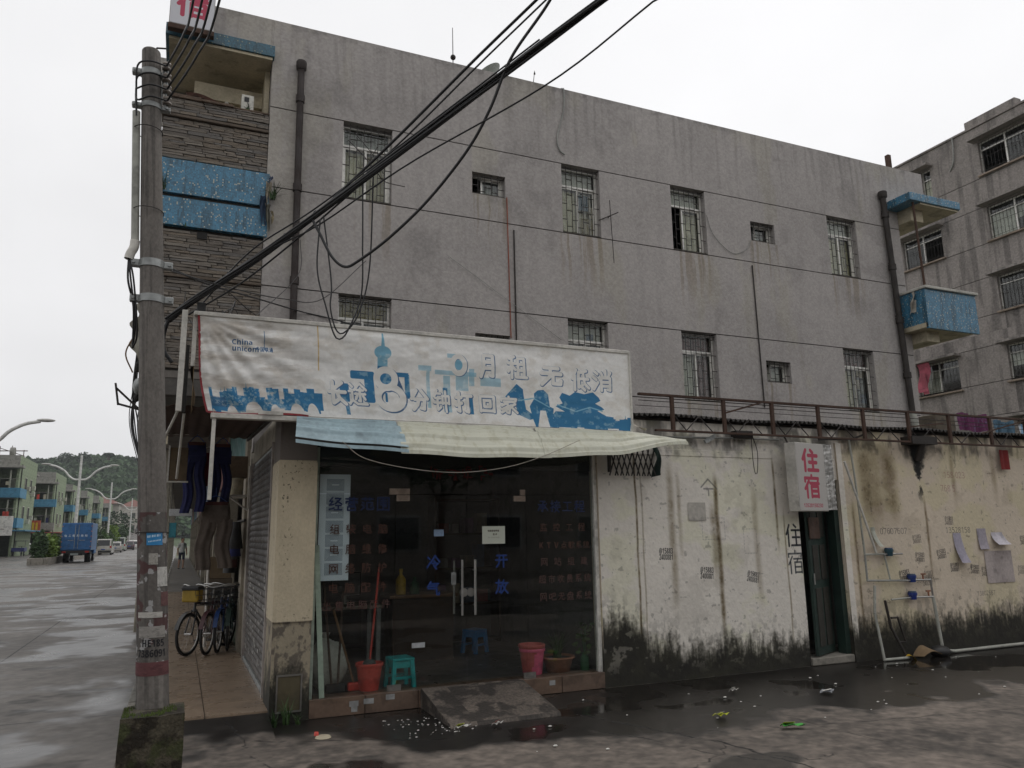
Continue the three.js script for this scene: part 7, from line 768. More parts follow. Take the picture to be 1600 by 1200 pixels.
// ---------------------------------------------------------------- the street: houses, median, lamps, vehicles, hill
const Hgreen = M([0.24, 0.30, 0.2], 0.85), Hgrey = M([0.25, 0.25, 0.235], 0.9), Hblue = M([0.06, 0.22, 0.36], 0.7), Hdark = M([0.07, 0.08, 0.07], 0.9), Hpale = M([0.42, 0.44, 0.38], 0.85);
const HOUSES = [-83, -107, -136, -157, -181, -206, -236];
const ord = ['first', 'second', 'third', 'fourth', 'fifth', 'sixth', 'seventh'];
HOUSES.forEach((zf, i) => {
  const t = thing('green_house', `pale green three-storey house with blue balconies, ${ord[i]} along the far side of the street`, 'building', [-19.5, 0, zf - 6], 'green houses along the street'), x0 = -21.2, x1 = -18, D = i === 0 ? 11 : 12, Hh = 11.6 + (i % 3) * 0.25;
  // bay: side wall on the street, piers and floors around the loggias that look back down the road
  wm('side_wall', [bb(x1 - 0.25, x1, 0, Hh, zf - D, zf)], Hgreen, t); wm('pier', bb(x0, x0 + 0.5, 0, Hh, zf - 0.4, zf), Hgrey, t); wm('back_wall', bb(x0 + 0.5, x1 - 0.26, 0, Hh, zf - 2.3, zf - 2.1), Hgreen, t); wm('loggia_side', bb(x0, x0 + 0.3, 0, Hh, zf - D, zf - 0.41), Hgreen, t); wm('far_wall', bb(x0, x1 - 0.26, 0, Hh, zf - D - 0.2, zf - D - 0.01), Hgrey, t); wm('parapet', bb(x0, x1 - 0.001, 10.6, Hh + 0.002, zf + 0.003, zf + 0.2), Hgrey, t); wm('hood', rb(x0 - 0.3, x1 + 0.5, 10.3, 10.58, zf - 0.5, zf + 1.0, 0.03), Hgrey, t); wm('roof', bb(x0 + 0.3, x1 - 0.26, Hh - 0.5, Hh - 0.3, zf - D, zf - 0.001), Hgrey, t);
  for (const y of [3.5, 7.0]) { wm('floor', bb(x0 + 0.5, x1 - 0.26, y - 0.25, y, zf - 2.09, zf + 0.02), Hgrey, t); wm('balcony', [rb(x0 + 0.1, x1 + 0.4, y - 0.2, y + 0.95, zf + 0.5, zf + 0.62, 0.02), rb(x1 + 0.28, x1 + 0.4, y - 0.2, y + 0.95, zf - (i % 2 ? 3.5 : 0.2), zf + 0.49, 0.02), bb(x0 + 0.1, x1 + 0.28, y - 0.2, y - 0.1, zf + 0.02, zf + 0.5)], y > 5 ? Hblue : i % 2 ? Hblue : Hgrey, t); wm('loggia_door', bb(x0 + 1.0, x0 + 1.8, y + 0.01, y + 2.2, zf - 2.09, zf - 2.04), Hdark, t); wm('loggia_window', bb(x0 + 2.0, x0 + 2.7, y + 0.9, y + 2.2, zf - 2.09, zf - 2.04), Hpale, t); for (const z of [zf - 4.5, zf - 8]) { const w = part('window', t); wm('frame', rb(x1 + 0.001, x1 + 0.06, y + 0.7, y + 2.5, z - 0.8, z + 0.5, 0.01), Hpale, w); wm('pane', bb(x1 + 0.061, x1 + 0.07, y + 0.8, y + 2.4, z - 0.7, z + 0.4), MAT.dark, w); } }
  wm('stair_tower', bb(x0 - 0.002, x1 - 0.9, 0, Hh - 1.3, zf - D - 4.6, zf - D - 0.21), Hgrey, t); wm('tower_hood', rb(x0, x1 - 0.4, Hh - 1.3, Hh - 1.1, zf - D - 4.8, zf - D + 0.1, 0.02), Hgrey, t); wm('down_pipe', rod([x1 + 0.06, 0, zf - 1.2], [x1 + 0.06, Hh - 1, zf - 1.2], 0.07), Hdark, t); { const q = rng(700 + i); for (let k = 0; k < 5; k++) { const z = zf - 2.2 - q() * 8, y = [3.9, 4.4, 7.4, 7.9, 8.2][k]; wm('air_conditioner', rb(x1 + 0.001, x1 + 0.4, y, y + 0.55, z - 0.8, z, 0.03), Hpale, t); } for (let k = 0; k < 4; k++) { const y = k < 2 ? 5.2 : 8.7, x = x0 + 0.6 + q() * 1.9; wm('laundry', bb(x, x + 0.35, y - 0.9 * q() - 0.3, y, zf + 0.3, zf + 0.34), [MAT.red, Hpale, MAT.darkBlue, M([0.4, 0.38, 0.3], 0.9)][Math.floor(q() * 4)], t); } for (const y of [3.5, 7.0]) { wm('clothes_pole', rod([x0 + 0.3, y + 2.0, zf + 0.4], [x1 + 0.3, y + 2.05, zf + 0.4], 0.03), Hgrey, t); wm('loggia_post', bb(x1 - 0.9, x1 - 0.75, y, y + 3.1, zf + 0.03, zf + 0.15), Hpale, t); } wm('shop_awning', rb(x0 + 0.2, x1 + 1.4, 2.9, 3.05, zf - D, zf + 1.2, 0.02), [Hgrey, Hblue, M([0.3, 0.08, 0.06], 0.8)][i % 3], t); } wm('ground_shop', [bb(x0 + 0.5, x1 - 0.26, 0, 3.2, zf - 1.5, zf - 1.4)], Hdark, t); wm('link_block', [bb(-26, x0 - 0.001, 0, Hh - 1.2, zf - 26, zf - 3)], i % 2 ? Hgrey : M([0.2, 0.23, 0.18], 0.9), t); for (const y of [4.2, 7.6]) for (const z of [zf - 14, zf - 18, zf - 22]) { wm('link_window', bb(x0, x0 + 0.05, y, y + 1.6, z - 1, z + 0.4), Hdark, t); wm('link_balcony', rb(x0, x0 + 0.9, y - 1.1, y - 0.1, z - 1.4, z + 0.8, 0.02), Hblue, t); }
});
{ const t = thing('roof_antennas', 'rusty antenna frame on the roof of the second green house', 'antenna', [-20, 11.8, -112]); wm('frame', [rod([-20.8, 11.4, -110], [-20.8, 13.2, -110], 0.05), rod([-18.6, 11.4, -112], [-18.6, 13.0, -112], 0.05), rod([-21.4, 12.6, -110], [-18.2, 12.9, -112], 0.06), rod([-20.9, 13.0, -110], [-18.4, 12.2, -112], 0.04), rod([-19.7, 12.0, -111], [-19.7, 13.4, -111], 0.04)], MAT.rust, t); wm('tank', new THREE.CylinderGeometry(0.6, 0.6, 0.5, 14).rotateZ(1.57).translate(-19.6, 12.6, -111), Hgrey, t); }
// shop signs under the houses
{ const sgn = (x0, x1, y0, y1, z, m, label, txt) => { const t = thing('street_sign_board', label, 'sign', [(x0 + x1) / 2, y0, z]); wm('board', rb(x0, x1, y0, y1, z - 0.15, z, 0.02), m, t); wm('bracket', [rod([x0 + 0.1, y0, z - 0.1], [x0 + 0.1, y1 + 0.4, z - 1], 0.04), rod([x1 - 0.1, y0, z - 0.1], [x1 - 0.1, y1 + 0.4, z - 1], 0.04)], MAT.iron, t); if (txt) for (let k = 0; k < 3; k++) wm('panel', bb(x0 + 0.25 + k * (x1 - x0 - 0.4) / 3, x0 + 0.1 + (k + 1) * (x1 - x0 - 0.4) / 3, y0 + 0.25, y1 - 0.25, z + 0.001, z + 0.02), txt, t); };
  sgn(-19.9, -17.7, 2.4, 4.6, -104.5, M([0.8, 0.8, 0.79], 0.7), 'white shop sign board under the second green house'); sgn(-22.5, -20.3, 2.3, 4.8, -104, M([0.06, 0.1, 0.3], 0.6), 'blue shop sign board at the frame edge beside the white one'); sgn(-18.6, -17.0, 2.9, 4.4, -119, M([0.4, 0.07, 0.03], 0.6), 'orange red shop sign with yellow characters past the white board', MAT.yellow); sgn(-17.4, -15.9, 0.2, 2.6, -122, M([0.4, 0.3, 0.28], 0.7), 'pinkish board leaning at the pavement below the orange sign'); }
// median: raised kerb, clipped shrubs and darker bushes
const leafMats = [[0.05, 0.11, 0.02], [0.035, 0.075, 0.02], [0.13, 0.21, 0.025], [0.025, 0.05, 0.018]].map((c) => new THREE.MeshPhysicalMaterial({ color: lin(...c), roughness: 0.7, side: THREE.DoubleSide, transmission: 0.12, thickness: 0 }));
function leafCloud(n, rx, ry, rz, s, seed) { const r = rng(seed), P = [], I = []; for (let i = 0; i < n; i++) { const a = r() * 6.283, c = 2 * r() - 1, q = Math.sqrt(1 - c * c), d = 0.62 + 0.42 * r() + 0.18 * Math.sin(a * 3 + c * 5 + seed), x = Math.cos(a) * q * d * rx, y = c * d * ry, z = Math.sin(a) * q * d * rz, t = r() * 6.283, e = (r() - 0.5) * 2, w = s * (0.6 + 0.8 * r()); const ux = Math.cos(t) * w, uz = Math.sin(t) * w, vy = Math.cos(e) * w * 0.7, vx = -Math.sin(t) * Math.sin(e) * w * 0.7, vz = Math.cos(t) * Math.sin(e) * w * 0.7, k = P.length / 3; P.push(x - ux, y, z - uz, x + vx, y + vy, z + vz, x + ux, y, z + uz, x - vx, y - vy, z - vz); I.push(k, k + 1, k + 2, k, k + 2, k + 3); } const g = new THREE.BufferGeometry(); g.setAttribute('position', new THREE.Float32BufferAttribute(P, 3)); g.setIndex(I); g.computeVertexNormals(); return g; }
{ const m = new THREE.Group(); m.name = 'median'; m.userData = { kind: 'structure' }; scene.add(m); for (let k = 0; k < 30; k++) { const z = -66 - k * 3.3; wm('kerb_stone', rb(-9.0, -8.75, -0.1, 0.5, z - 3.28, z, 0.03), MAT.concrete, m); wm('kerb_stone', rb(-10.05, -9.8, -0.1, 0.5, z - 3.28, z, 0.03), MAT.concrete, m); } wm('kerb_end', rb(-9.79, -9.01, -0.1, 0.5, -66.3, -66.0, 0.03), MAT.concrete, m); wm('soil', bb(-9.79, -9.01, 0.1, 0.4, -165, -66.31), M([0.05, 0.04, 0.03], 0.95), m);
  const shrub = (x, z, rx, ry, k, seed, label) => { const t = thing('shrub', label, 'shrub', [x, 0.4, z], 'shrubs in the median'); lm('foliage', leafCloud(1100, rx, ry, rx, 0.13, seed).translate(0, ry * 0.85, 0), leafMats[k], t); lm('stem', [rod([0, -0.05, 0], [0.1, ry, 0.1], 0.05), rod([0, 0, 0], [-0.3, ry * 0.9, 0], 0.04), rod([0, 0, 0], [0.1, ry * 0.9, -0.3], 0.04)], MAT.darkWood, t); };
  shrub(-9.55, -67.4, 0.5, 1.1, 1, 1, 'dark shrub at the near end of the median'); shrub(-9.25, -68.6, 0.62, 0.85, 2, 2, 'bright green clipped shrub in the median left of the truck'); shrub(-9.35, -70.4, 0.7, 0.95, 2, 3, 'bright green shrub deeper in the median behind the clipped one'); shrub(-9.5, -73.5, 0.7, 0.9, 0, 4, 'mid green shrub in the median hidden beside the truck'); for (let k = 0; k < 8; k++) shrub(-10.0 + (k % 2) * 0.3, -92 - k * 9, 1.15, 1.3 + (k % 3) * 0.3, [3, 1, 3, 0, 3, 2, 1, 3][k], 10 + k, ['dark round bush in the median just past the truck', 'bush in the median behind the silver wagon', 'tall dark bush in the median past the silver wagon', 'mid green bush in the median beside the parked cars', 'dark bush in the median beyond the parked cars', 'yellowish bush in the median far down the street', 'small bush in the median near its far end', 'last dark bush at the far end of the median'][k]); }
// double-armed street lamps
{ const proto = (label, at) => { const t = thing('street_lamp', label, 'street lamp', at, 'street lamps in the median'); lm('mast', [rod([0, 0, 0], [0, 9.6, 0], 0.16, 12, 0.1)], M([0.62, 0.63, 0.63], 0.45), t); lm('base', rod([0, 0, 0], [0, 0.9, 0], 0.17, 12), M([0.62, 0.63, 0.63], 0.45), t); for (const s of [-1, 1]) { lm('arm', tube([[0, 7.2, 0], [s * 0.5, 7.22, 0], [s * 0.95, 7.55, 0], [s * 1.35, 8.02, 0], [s * 2.0, 8.42, 0], [s * 2.7, 8.6, 0]], 0.095, 24, 8), M([0.62, 0.63, 0.63], 0.45), t); lm('lamp_head', new THREE.SphereGeometry(0.3, 14, 8).scale(1.5, 0.32, 0.6).translate(s * 2.95, 8.66, 0), M([0.45, 0.45, 0.44], 0.4), t); } return t; };
  const p = proto('white double-armed street lamp rising behind the blue truck', [-9.35, 0.4, -86]); copy(p, 'white double-armed street lamp, second one rising beyond the silver wagon', [-9.5, 0.4, -126]); copy(p, 'white double-armed street lamp, third and smallest, beside the utility pole', [-9.4, 0.6, -178]); copy(p, 'white street lamp mostly out of frame, only its near arm showing', [-9.9, -0.6, -47]); }
// vehicles: tails towards the camera
const tailRed = M([0.35, 0.015, 0.015], 0.25), plateBlue = M([0.03, 0.08, 0.35], 0.5), glassDark = M([0.012, 0.014, 0.016], 0.08, { plain: true });
function car(name, label, cat, at, turn, paint, o) {
  const { L = 4.3, W = 1.7, H = 1.45, wagon = false } = o || {}, t = thing(name, label, cat, at, 'parked vehicles on the street'); t.rotation.y = turn; const paintM = M(paint, 0.3, { clearcoat: 0.8, clearcoatRoughness: 0.1 });
  // side profile in (z, y), tail at +z, pulled across the width
  const side = (pts, w, b) => { const s = new THREE.Shape(pts.map(([z, y]) => new THREE.Vector2(z, y))); const g = new THREE.ExtrudeGeometry(s, { depth: w - 2 * b, bevelEnabled: true, bevelThickness: b, bevelSize: b, bevelSegments: 3 }); return g.rotateY(-Math.PI / 2).translate(w / 2 - b, 0, 0); };
  const hb = wagon ? 0.95 : 0.82, l = L / 2; lm('body', side([[l - 0.1, 0.3], [l - 0.05, 0.62], [l - 0.1, hb + 0.02], [-l + 0.3, hb - 0.12], [-l + 0.1, 0.65], [-l + 0.12, 0.3], [-l * 0.4, 0.24], [l * 0.6, 0.24]], W, 0.08), paintM, t);
  lm('cabin', side(wagon ? [[l - 0.2, hb], [l - 0.48, H - 0.1], [l - 0.65, H - 0.06], [-0.3, H - 0.06], [-l * 0.55, hb]] : [[l * 0.55, hb], [l * 0.3, H - 0.1], [l * 0.1, H - 0.06], [-l * 0.25, H - 0.07], [-l * 0.58, hb]], W - 0.22, 0.06), paintM, t);
  const rz0 = wagon ? l - 0.17 : l * 0.56 + 0.05, rz1 = wagon ? l - 0.42 : l * 0.3 + 0.05; lm('rear_window', sheet((u, v) => [lerp(-(W / 2 - 0.24 + 0.06 * v), W / 2 - 0.24 + 0.06 * v, u) * (1 - 0.12 * v), lerp(hb + 0.09, H - 0.13, v), lerp(rz0, rz1, v) + 0.028], 6, 3, null, 0.01), glassDark, t); for (const s of [-1, 1]) { lm('side_window', side(wagon ? [[l - 0.55, hb + 0.1], [l - 0.7, H - 0.16], [-0.3, H - 0.16], [-l * 0.42, hb + 0.1]] : [[l * 0.42, hb + 0.08], [l * 0.22, H - 0.16], [-l * 0.22, H - 0.16], [-l * 0.42, hb + 0.08]], 0.04, 0.004).translate(s * (W / 2 - 0.105), 0, 0), glassDark, t); lm('tail_light', rb(s * (W / 2 - 0.12) - 0.11, s * (W / 2 - 0.12) + 0.11, wagon ? 0.72 : 0.64, wagon ? 1.05 : 0.8, l - 0.12, l + 0.005, 0.03), tailRed, t); lm('mirror', rb(s * (W / 2 + 0.02), s * (W / 2 + 0.18), hb + 0.05, hb + 0.17, -l * 0.42, -l * 0.36, 0.03), paintM, t); for (const z of [l * 0.62, -l * 0.62]) { const w = part('wheel', t); lm('tyre', new THREE.CylinderGeometry(0.31, 0.31, 0.2, 22).rotateZ(Math.PI / 2).translate(s * (W / 2 - 0.1), 0.31, z), MAT.rubber, w); lm('hubcap', new THREE.CylinderGeometry(0.19, 0.19, 0.21, 16).rotateZ(Math.PI / 2).translate(s * (W / 2 - 0.095), 0.31, z), MAT.steel, w); } }
  lm('bumper', rb(-W / 2 + 0.04, W / 2 - 0.04, 0.3, 0.5, l - 0.1, l + 0.07, 0.05), o.bumper ? MAT.black : paintM, t); lm('number_plate', bb(-0.22, 0.22, 0.58, 0.7, l + 0.032, l + 0.042), plateBlue, t); lm('underbody', bb(-W / 2 + 0.2, W / 2 - 0.2, 0.16, 0.3, -l + 0.3, l - 0.25), MAT.black, t); return t;
}
car('parked_wagon', 'silver parked wagon just beyond the blue truck', 'car', [-8.25, 0, -107], 0, [0.4, 0.39, 0.36], { wagon: true, H: 1.85, W: 1.8, L: 4.6, bumper: true }); car('parked_car', 'silver parked car in front of the wagon with a red tail light showing', 'car', [-8.3, 0, -124], 0.06, [0.36, 0.35, 0.34], { H: 1.5, W: 1.75 }); car('parked_wagon', 'pale green parked van between the silver car and the dark car', 'car', [-8.6, 0, -139], 0, [0.4, 0.45, 0.4], { wagon: true, H: 2.1, W: 1.8, L: 4.6 }); car('parked_car', 'dark red parked car, last before the white sedan', 'car', [-8.0, 0, -151], 0.1, [0.05, 0.02, 0.03], { H: 1.55 }); car('moving_car', 'white sedan farther along the street near the utility pole', 'car', [-7.8, 0, -164], 0.05, [0.68, 0.68, 0.68], { H: 1.65, W: 2.0, L: 4.6 }); car('parked_car', 'grey car high up where the street climbs', 'car', [-11, 4.2, -262], 0.25, [0.3, 0.3, 0.36], { W: 2.2, H: 2 }); car('parked_car', 'white parked car in the side lane beyond the blue tricycle', 'car', [-19.4, 0, -122], 1.3, [0.66, 0.66, 0.65], { H: 1.6, W: 1.8, L: 4.4 });
{ const t = thing('box_truck', 'blue box truck parked by the median with white lettering on its tail', 'truck', [-7.5, 0, -71.6], undefined); const bm = M([0.02, 0.12, 0.33], 0.45), w = 1.06;
  lm('cargo_box', rb(-w, w, 0.95, 3.1, -3.2, 1.0, 0.03), bm, t); for (const s of [-1, 1]) lm('rear_door', rb(s > 0 ? 0.01 : -w + 0.04, s > 0 ? w - 0.04 : -0.01, 1.02, 3.02, 1.001, 1.05, 0.01), bm, t); const lt = printMat(512, 64, (x) => { x.clearRect(0, 0, 512, 64); line(x, '电工程网络站', 10, 6, 52, 52, 82, 8, '#b9c6d6'); }); const l = new THREE.Mesh(new THREE.PlaneGeometry(1.8, 0.22).translate(0, 2.1, 1.055), lt); l.name = 'lettering'; t.add(l); lm('latch', [rod([0.12, 1.1, 1.07], [0.12, 2.95, 1.07], 0.02), rod([-0.12, 1.1, 1.07], [-0.12, 2.95, 1.07], 0.02), bb(-0.6, -0.2, 1.72, 1.76, 1.052, 1.08), bb(0.2, 0.6, 1.72, 1.76, 1.052, 1.08)], MAT.galv, t); for (const s of [-1, 1]) for (let k = 0; k < 5; k++) lm('hinge', bb(s * (w - 0.03) - 0.05, s * (w - 0.03) + 0.05, 1.2 + k * 0.4, 1.28 + k * 0.4, 1.051, 1.07), M([0.4, 0.2, 0.18], 0.6), t);
  lm('chassis', [bb(-0.5, 0.5, 0.55, 0.9, -4.6, 0.9), bb(-w + 0.05, w - 0.05, 0.72, 0.94, 0.7, 1.0)], MAT.black, t); lm('cab', rb(-0.95, 0.95, 0.6, 2.25, -4.9, -3.3, 0.12), bm, t); lm('windscreen', rb(-0.85, 0.85, 1.4, 2.05, -4.95, -4.88, 0.02), glassDark, t); for (const s of [-1, 1]) { lm('tail_light', rb(s * 0.8 - 0.14, s * 0.8 + 0.14, 0.76, 0.9, 1.001, 1.04, 0.02), tailRed, t); for (const z of [-0.5, -4.1]) { const wl = part('wheel', t); lm('tyre', new THREE.CylinderGeometry(0.42, 0.42, z > -1 ? 0.42 : 0.24, 22).rotateZ(Math.PI / 2).translate(s * 0.76, 0.42, z), MAT.rubber, wl); lm('hubcap', new THREE.CylinderGeometry(0.2, 0.2, z > -1 ? 0.43 : 0.25, 14).rotateZ(Math.PI / 2).translate(s * 0.76, 0.42, z), MAT.galv, wl); } } lm('number_plate', bb(-0.35, 0.2, 0.58, 0.74, 0.96, 1.0), M([0.3, 0.35, 0.36], 0.5), t); lm('tarpaulin', leafCloud(1, 0.1, 0.1, 0.1, 0.1, 1).translate(0, 3.1, -1), MAT.paper, t); }
{ const t = thing('cargo_tricycle', 'blue cargo tricycle standing in the side lane at the frame edge', 'tricycle', [-17.4, 0, -108]); const bm = M([0.03, 0.04, 0.17], 0.5); lm('cargo_bed', [rb(-0.7, 0.7, 0.55, 0.62, -0.9, 0.9, 0.02), rb(-0.7, 0.7, 0.62, 1.0, 0.84, 0.9, 0.01), rb(-0.7, -0.64, 0.62, 1.0, -0.9, 0.83, 0.01), rb(0.64, 0.7, 0.62, 1.0, -0.9, 0.83, 0.01)], bm, t); for (const x of [-0.62, 0.62]) { const w = part('wheel', t); lm('tyre', new THREE.TorusGeometry(0.3, 0.05, 8, 24).rotateY(Math.PI / 2).translate(x, 0.35, 0.3), MAT.rubber, w); lm('hub', new THREE.CylinderGeometry(0.1, 0.1, 0.1, 10).rotateZ(Math.PI / 2).translate(x, 0.35, 0.3), MAT.steel, w); } { const w = part('wheel', t); lm('tyre', new THREE.TorusGeometry(0.28, 0.05, 8, 24).rotateY(Math.PI / 2).translate(0, 0.33, -2.0), MAT.rubber, w); } lm('frame', [rod([0, 0.5, -0.9], [0, 0.5, -1.6], 0.05), rod([0, 0.5, -1.6], [0, 1.1, -1.8], 0.04), rod([0, 1.0, -1.8], [0, 0.33, -2.0], 0.04), rod([-0.35, 1.15, -1.7], [0.35, 1.15, -1.7], 0.025)], MAT.black, t); lm('saddle', rb(-0.18, 0.18, 0.8, 0.9, -1.4, -1.0, 0.04), MAT.black, t); lm('canopy', [rb(-0.6, 0.6, 1.75, 1.8, -1.9, -0.8, 0.02), rod([-0.5, 0.6, -0.88], [-0.5, 1.75, -0.85], 0.02), rod([0.5, 0.6, -0.88], [0.5, 1.75, -0.85], 0.02)], M([0.08, 0.06, 0.12], 0.7), t); }
// red-roofed houses on the rise and the wooded hill
[[-21, 5, -255, 9, 9, 'white house with a red tiled roof at the foot of the hill'], [-14, 6, -275, 7, 8, 'white house with red roof right of the first one, partly behind a lamp'], [-27, 6, -285, 8, 7, 'smaller pale house with red roof behind the green row']].forEach(([x, y, z, w, h, label], i) => { const t = thing('red_roof_house', label, 'building', [x, y - 6, z], 'red-roofed houses on the rise'); lm('wall', bb(-w / 2, w / 2, 0, h + 4, -5, 5), M([0.5, 0.48, 0.45], 0.85), t); lm('roof', new THREE.ConeGeometry(w * 0.82, 2.4, 4).rotateY(Math.PI / 4).scale(1, 1, 1.25).translate(0, h + 5.2, 0), M([0.17, 0.07, 0.055], 0.85), t); for (let k = 0; k < 3; k++) for (const fy of [h - 3.5, h + 0.3]) lm('window', bb(-w / 2 + 0.9 + k * w / 3, -w / 2 + 2.1 + k * w / 3, fy, fy + 1.7, 5.001, 5.05), Hdark, t); lm('cornice', bb(-w / 2 - 0.3, w / 2 + 0.3, h + 3.7, h + 4.01, -5.3, 5.3), M([0.45, 0.42, 0.4], 0.85), t); });
{ const hy = (x, z) => { const d = Math.hypot((x + 45) / 170, (z + 470) / 130), rise = smooth(1.25, 0.0, d); return 34 * rise + 7 * (fbm((x + 500) / 60, (z + 900) / 60, 256, 3, 951) - 0.5) * rise + Math.max(0, (-z - 200)) * 0.012 - 0.2; };
  struct('hill', sheet((u, v) => { const x = lerp(-330, 260, u), z = lerp(-205, -640, v); return [x, hy(x, z), z]; }, 70, 50), M([0.05, 0.08, 0.03], 0.95));
  const clump = leafCloud(170, 1, 0.8, 1, 0.24, 5), n = 5200, im = new THREE.InstancedMesh(clump, new THREE.MeshStandardMaterial({ color: 0xffffff, roughness: 0.85, side: THREE.DoubleSide }), n), r = rng(66), m4 = new THREE.Matrix4(), q = new THREE.Quaternion(), col = new THREE.Color(); for (let i = 0; i < n; i++) { const x = lerp(-170, 60, r()), z = -330 - 150 * r(), s = 3.2 + r() * 3.2; q.setFromAxisAngle(V(0, 1, 0), r() * 6.28); m4.compose(V(x, hy(x, z) + s * 0.5, z), q, V(s, s * (0.8 + 0.5 * r()), s)); im.setMatrixAt(i, m4); const k = 0.75 + 0.6 * r(); col.setRGB(0.035 * k, 0.068 * k, 0.024 * k); im.setColorAt(i, col); } im.name = 'hill_forest'; im.userData = { kind: 'stuff', label: 'dark green forest covering the hill beyond the street', category: 'forest' }; im.castShadow = im.receiveShadow = true; scene.add(im);
  const tree = (x, z, h, rx, ry, label, flat) => { const t = thing('ridge_tree', label, 'tree', [x, hy(x, z), z], 'trees on the ridge'); lm('trunk', [rod([0, 0, 0], [0.3, h, 0], 0.4, 8, 0.2), rod([0.2, h * 0.7, 0], [rx * 0.5, h + 0.5, 0], 0.15), rod([0.2, h * 0.7, 0], [-rx * 0.5, h + 0.5, 0.5], 0.15)], MAT.darkWood, t); lm('crown', leafCloud(700, rx, ry, rx, 0.5, Math.round(x) + 500).translate(0.2, h + ry * 0.5, 0), leafMats[3], t); };
  tree(-36, -440, 11, 2.2, 0.5, 'flat-topped umbrella tree standing out on the ridge'); tree(-55, -440, 7, 4, 3.4, 'round tree on the ridge above the first lamp'); tree(-47, -440, 7, 3.4, 3.6, 'tall round tree on the ridge between the lamps'); tree(-26, -445, 5, 4, 2.6, 'low round tree on the ridge near the pole'); tree(-67, -446, 5, 4, 2.6, 'round tree on the ridge above the green houses');
  const g = (x, z, y, rr, h, k, s, label) => { const t = thing('street_tree', label, 'tree', [x, y, z], 'trees by the climbing street'); lm('trunk', rod([0, 0, 0], [0, h, 0], 0.25, 8, 0.12), MAT.darkWood, t); lm('crown', leafCloud(900, rr, rr * 0.8, rr, 0.28, s).translate(0, h, 0), leafMats[k], t); };
  g(-15.5, -238, 1, 4.2, 5, 3, 81, 'dark tree beside the climbing street left of the pole'); g(-14, -215, 0.5, 2.6, 3, 1, 82, 'mid green tree below the red-roofed houses'); g(-6.5, -185, 0.1, 1.6, 1.6, 2, 83, 'yellow green bush at the right of the street by the pole'); }
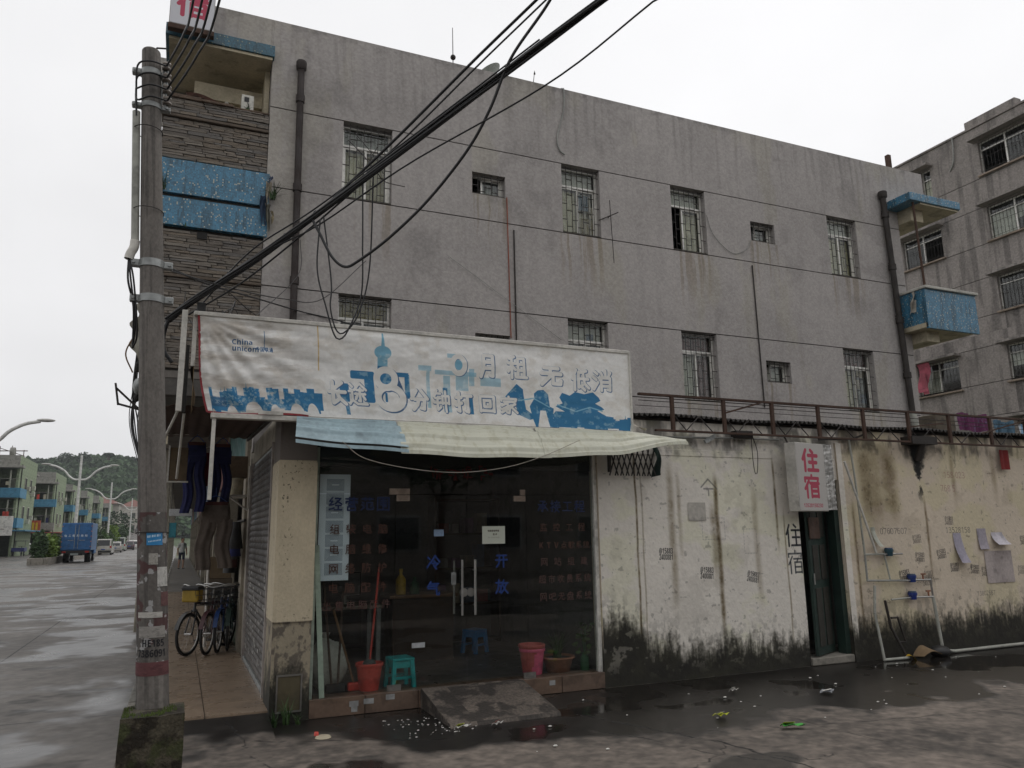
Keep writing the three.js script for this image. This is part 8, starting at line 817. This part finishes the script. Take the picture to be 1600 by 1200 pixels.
// ---------------------------------------------------------------- litter on the forecourt
{
  const packet = (x, z, w, d, turn, mats, label) => { const t = thing('litter_packet', label, 'litter', [x, 0.004, z], 'litter on the forecourt'); t.rotation.y = turn; lm('wrapper', sheet((u, v) => [(u - 0.5) * w, 0.012 + 0.02 * Math.abs(Math.sin(u * 5 + v * 3)) + 0.012 * v, (v - 0.5) * d], 8, 6, null, 0.003), mats[0], t); lm('flap', sheet((u, v) => [(u - 0.9) * w * 0.5, 0.03 + 0.03 * v, (v - 0.5) * d * 0.8], 4, 4, null, 0.002), mats[1], t); };
  const yg = M([0.45, 0.5, 0.03], 0.45), gr = M([0.05, 0.35, 0.05], 0.45), wt = M([0.6, 0.6, 0.58], 0.7);
  packet(4.72, -6.16, 0.12, 0.1, 0.2, [yg, M([0.5, 0.45, 0.5], 0.5)], 'yellow green crumpled packet on the wet forecourt'); packet(5.02, -5.56, 0.2, 0.08, -0.35, [gr, yg], 'long green and yellow wrapper nearest the camera on the forecourt'); packet(6.36, -6.5, 0.12, 0.12, 0.6, [M([0.3, 0.32, 0.36], 0.5), wt], 'pale grey bag standing in the puddle'); packet(2.42, -6.82, 0.14, 0.06, 0.2, [wt, yg], 'white and yellow wrapper at the foot of the ramp'); packet(2.74, -6.79, 0.1, 0.06, 0.5, [wt, M([0.3, 0.1, 0.08], 0.5)], 'white and red wrapper at the ramp edge'); packet(5.55, -7.0, 0.1, 0.05, 0.2, [wt, wt], 'thin white scrap near the algae-stained wall foot');
  const t = thing('bottle_cap_lid', 'flat beige lid with a red cap near the pillar', 'litter', [1.25, 0.004, -7.12]); lm('lid', lathe([[0, 0.01], [0.06, 0.012], [0.065, 0.0], [0.07, 0.0]], 20), MAT.cream, t); lm('cap', lathe([[0, 0.03], [0.018, 0.03], [0.02, 0.0]], 14, -0.05, 0.01, -0.05), MAT.red, t);
  const r = rng(201), bits = []; for (let i = 0; i < 110; i++) { const near = i < 70, x = near ? 2.2 + (r() - 0.5) * 0.8 : 1.2 + r() * 9, z = near ? -7.1 + (r() - 0.5) * 0.7 : -7.5 + r() * 2.4, s = near ? 0.004 + r() * 0.006 : 0.005 + r() * 0.012; bits.push(new THREE.IcosahedronGeometry(s, 0).scale(1.3, 0.5, 1).translate(x, s * 0.5 + 0.003, z)); } const b = solo('foam_crumbs', bits, M([0.62, 0.62, 0.6], 0.8), 'white foam crumbs and specks scattered round the ramp', 'debris'); b.userData.kind = 'stuff';
  const dbr = thing('rubbish_heap', 'small heap of rags and cardboard at the wall foot by the pipes', 'rubbish', [9.25, 0.004, -7.68]); wm('cardboard', sheet((u, v) => [9.1 + 0.34 * u, 0.02 + 0.13 * Math.sin(u * 3) * (1 - v * 0.6) + 0.02 * v, -7.72 + 0.18 * v], 8, 6, null, 0.004), M([0.2, 0.14, 0.08], 0.9), dbr); wm('rag', sheet((u, v) => [8.92 + 0.2 * u, 0.01 + 0.05 * Math.sin(u * 4 + v * 2), -7.7 + 0.14 * v], 8, 6), MAT.yellow, dbr); wm('sludge_bag', new THREE.SphereGeometry(0.11, 14, 10).scale(1.5, 0.7, 1).translate(9.55, 0.06, -7.66), MAT.black, dbr);
  for (const [x, z, w, tr, m, l] of [[-1.5, -5.9, 0.12, 0.5, wt, 'white paper scrap on the road by the pole block'], [-0.55, -5.3, 0.14, 0.1, MAT.wood, 'thin yellowish stick on the road in front of the pole block'], [-2.1, -8.8, 0.2, 0.8, wt, 'white plastic strip on the wet road']]) { const o = thing('road_litter', l, 'litter', [x, 0.004, z], 'litter on the road'); o.rotation.y = tr; lm('scrap', sheet((u, v) => [(u - 0.5) * w, 0.01 + 0.012 * Math.sin(u * 5), (v - 0.5) * w * 0.35], 6, 3, null, 0.003), m, o); lm('fold', sheet((u, v) => [(u - 0.5) * w * 0.4, 0.02 + 0.015 * v, (v - 0.2) * w * 0.3], 3, 3, null, 0.002), m, o); }
}
// ---------------------------------------------------------------- across the forecourt, behind the camera: what the shop glass and puddles mirror
{
  const t = thing('facing_building', 'grey brown building across the forecourt, seen only as a reflection', 'building', [6, 0, 19]); wm('wall', bb(-14, 34, 0, 9.5, 18, 18.4), M([0.2, 0.18, 0.165], 0.9), t); wm('roof', bb(-14.3, 34.3, 9.5, 9.7, 17.7, 24), MAT.darkConcrete, t); for (let k = 0; k < 9; k++) for (const y of [1, 4.4, 7.2]) { const w = part('window', t); wm('frame', rb(-12 + k * 5, -10 + k * 5, y, y + 1.6, 17.94, 17.999, 0.01), MAT.galv, w); wm('pane', bb(-11.9 + k * 5, -10.1 + k * 5, y + 0.1, y + 1.5, 17.925, 17.939), glassDark, w); }
  [[2.4, 9.5, 'tree across the forecourt, left one mirrored in the shop glass'], [8.5, 10.5, 'tree across the forecourt, right one mirrored in the shop glass']].forEach(([x, z, label], i) => { const o = thing('mirrored_tree', label, 'tree', [x, 0, z], 'trees across the forecourt'); lm('trunk', [rod([0, 0, 0], [0.1, 3.2, 0], 0.16, 10, 0.11), rod([0.1, 2.6, 0], [1.0, 4.2, 0.3], 0.08, 8, 0.05), rod([0.1, 2.7, 0], [-0.9, 4.3, -0.2], 0.08, 8, 0.05), rod([0.1, 3.1, 0], [0.2, 4.8, 0.2], 0.09, 8, 0.05)], MAT.darkWood, o); lm('crown', leafCloud(1600, 2.2, 1.5, 2.0, 0.14, 300 + i).translate(0, 5.0, 0), leafMats[3], o); });
}
renderer.render(scene, camera);
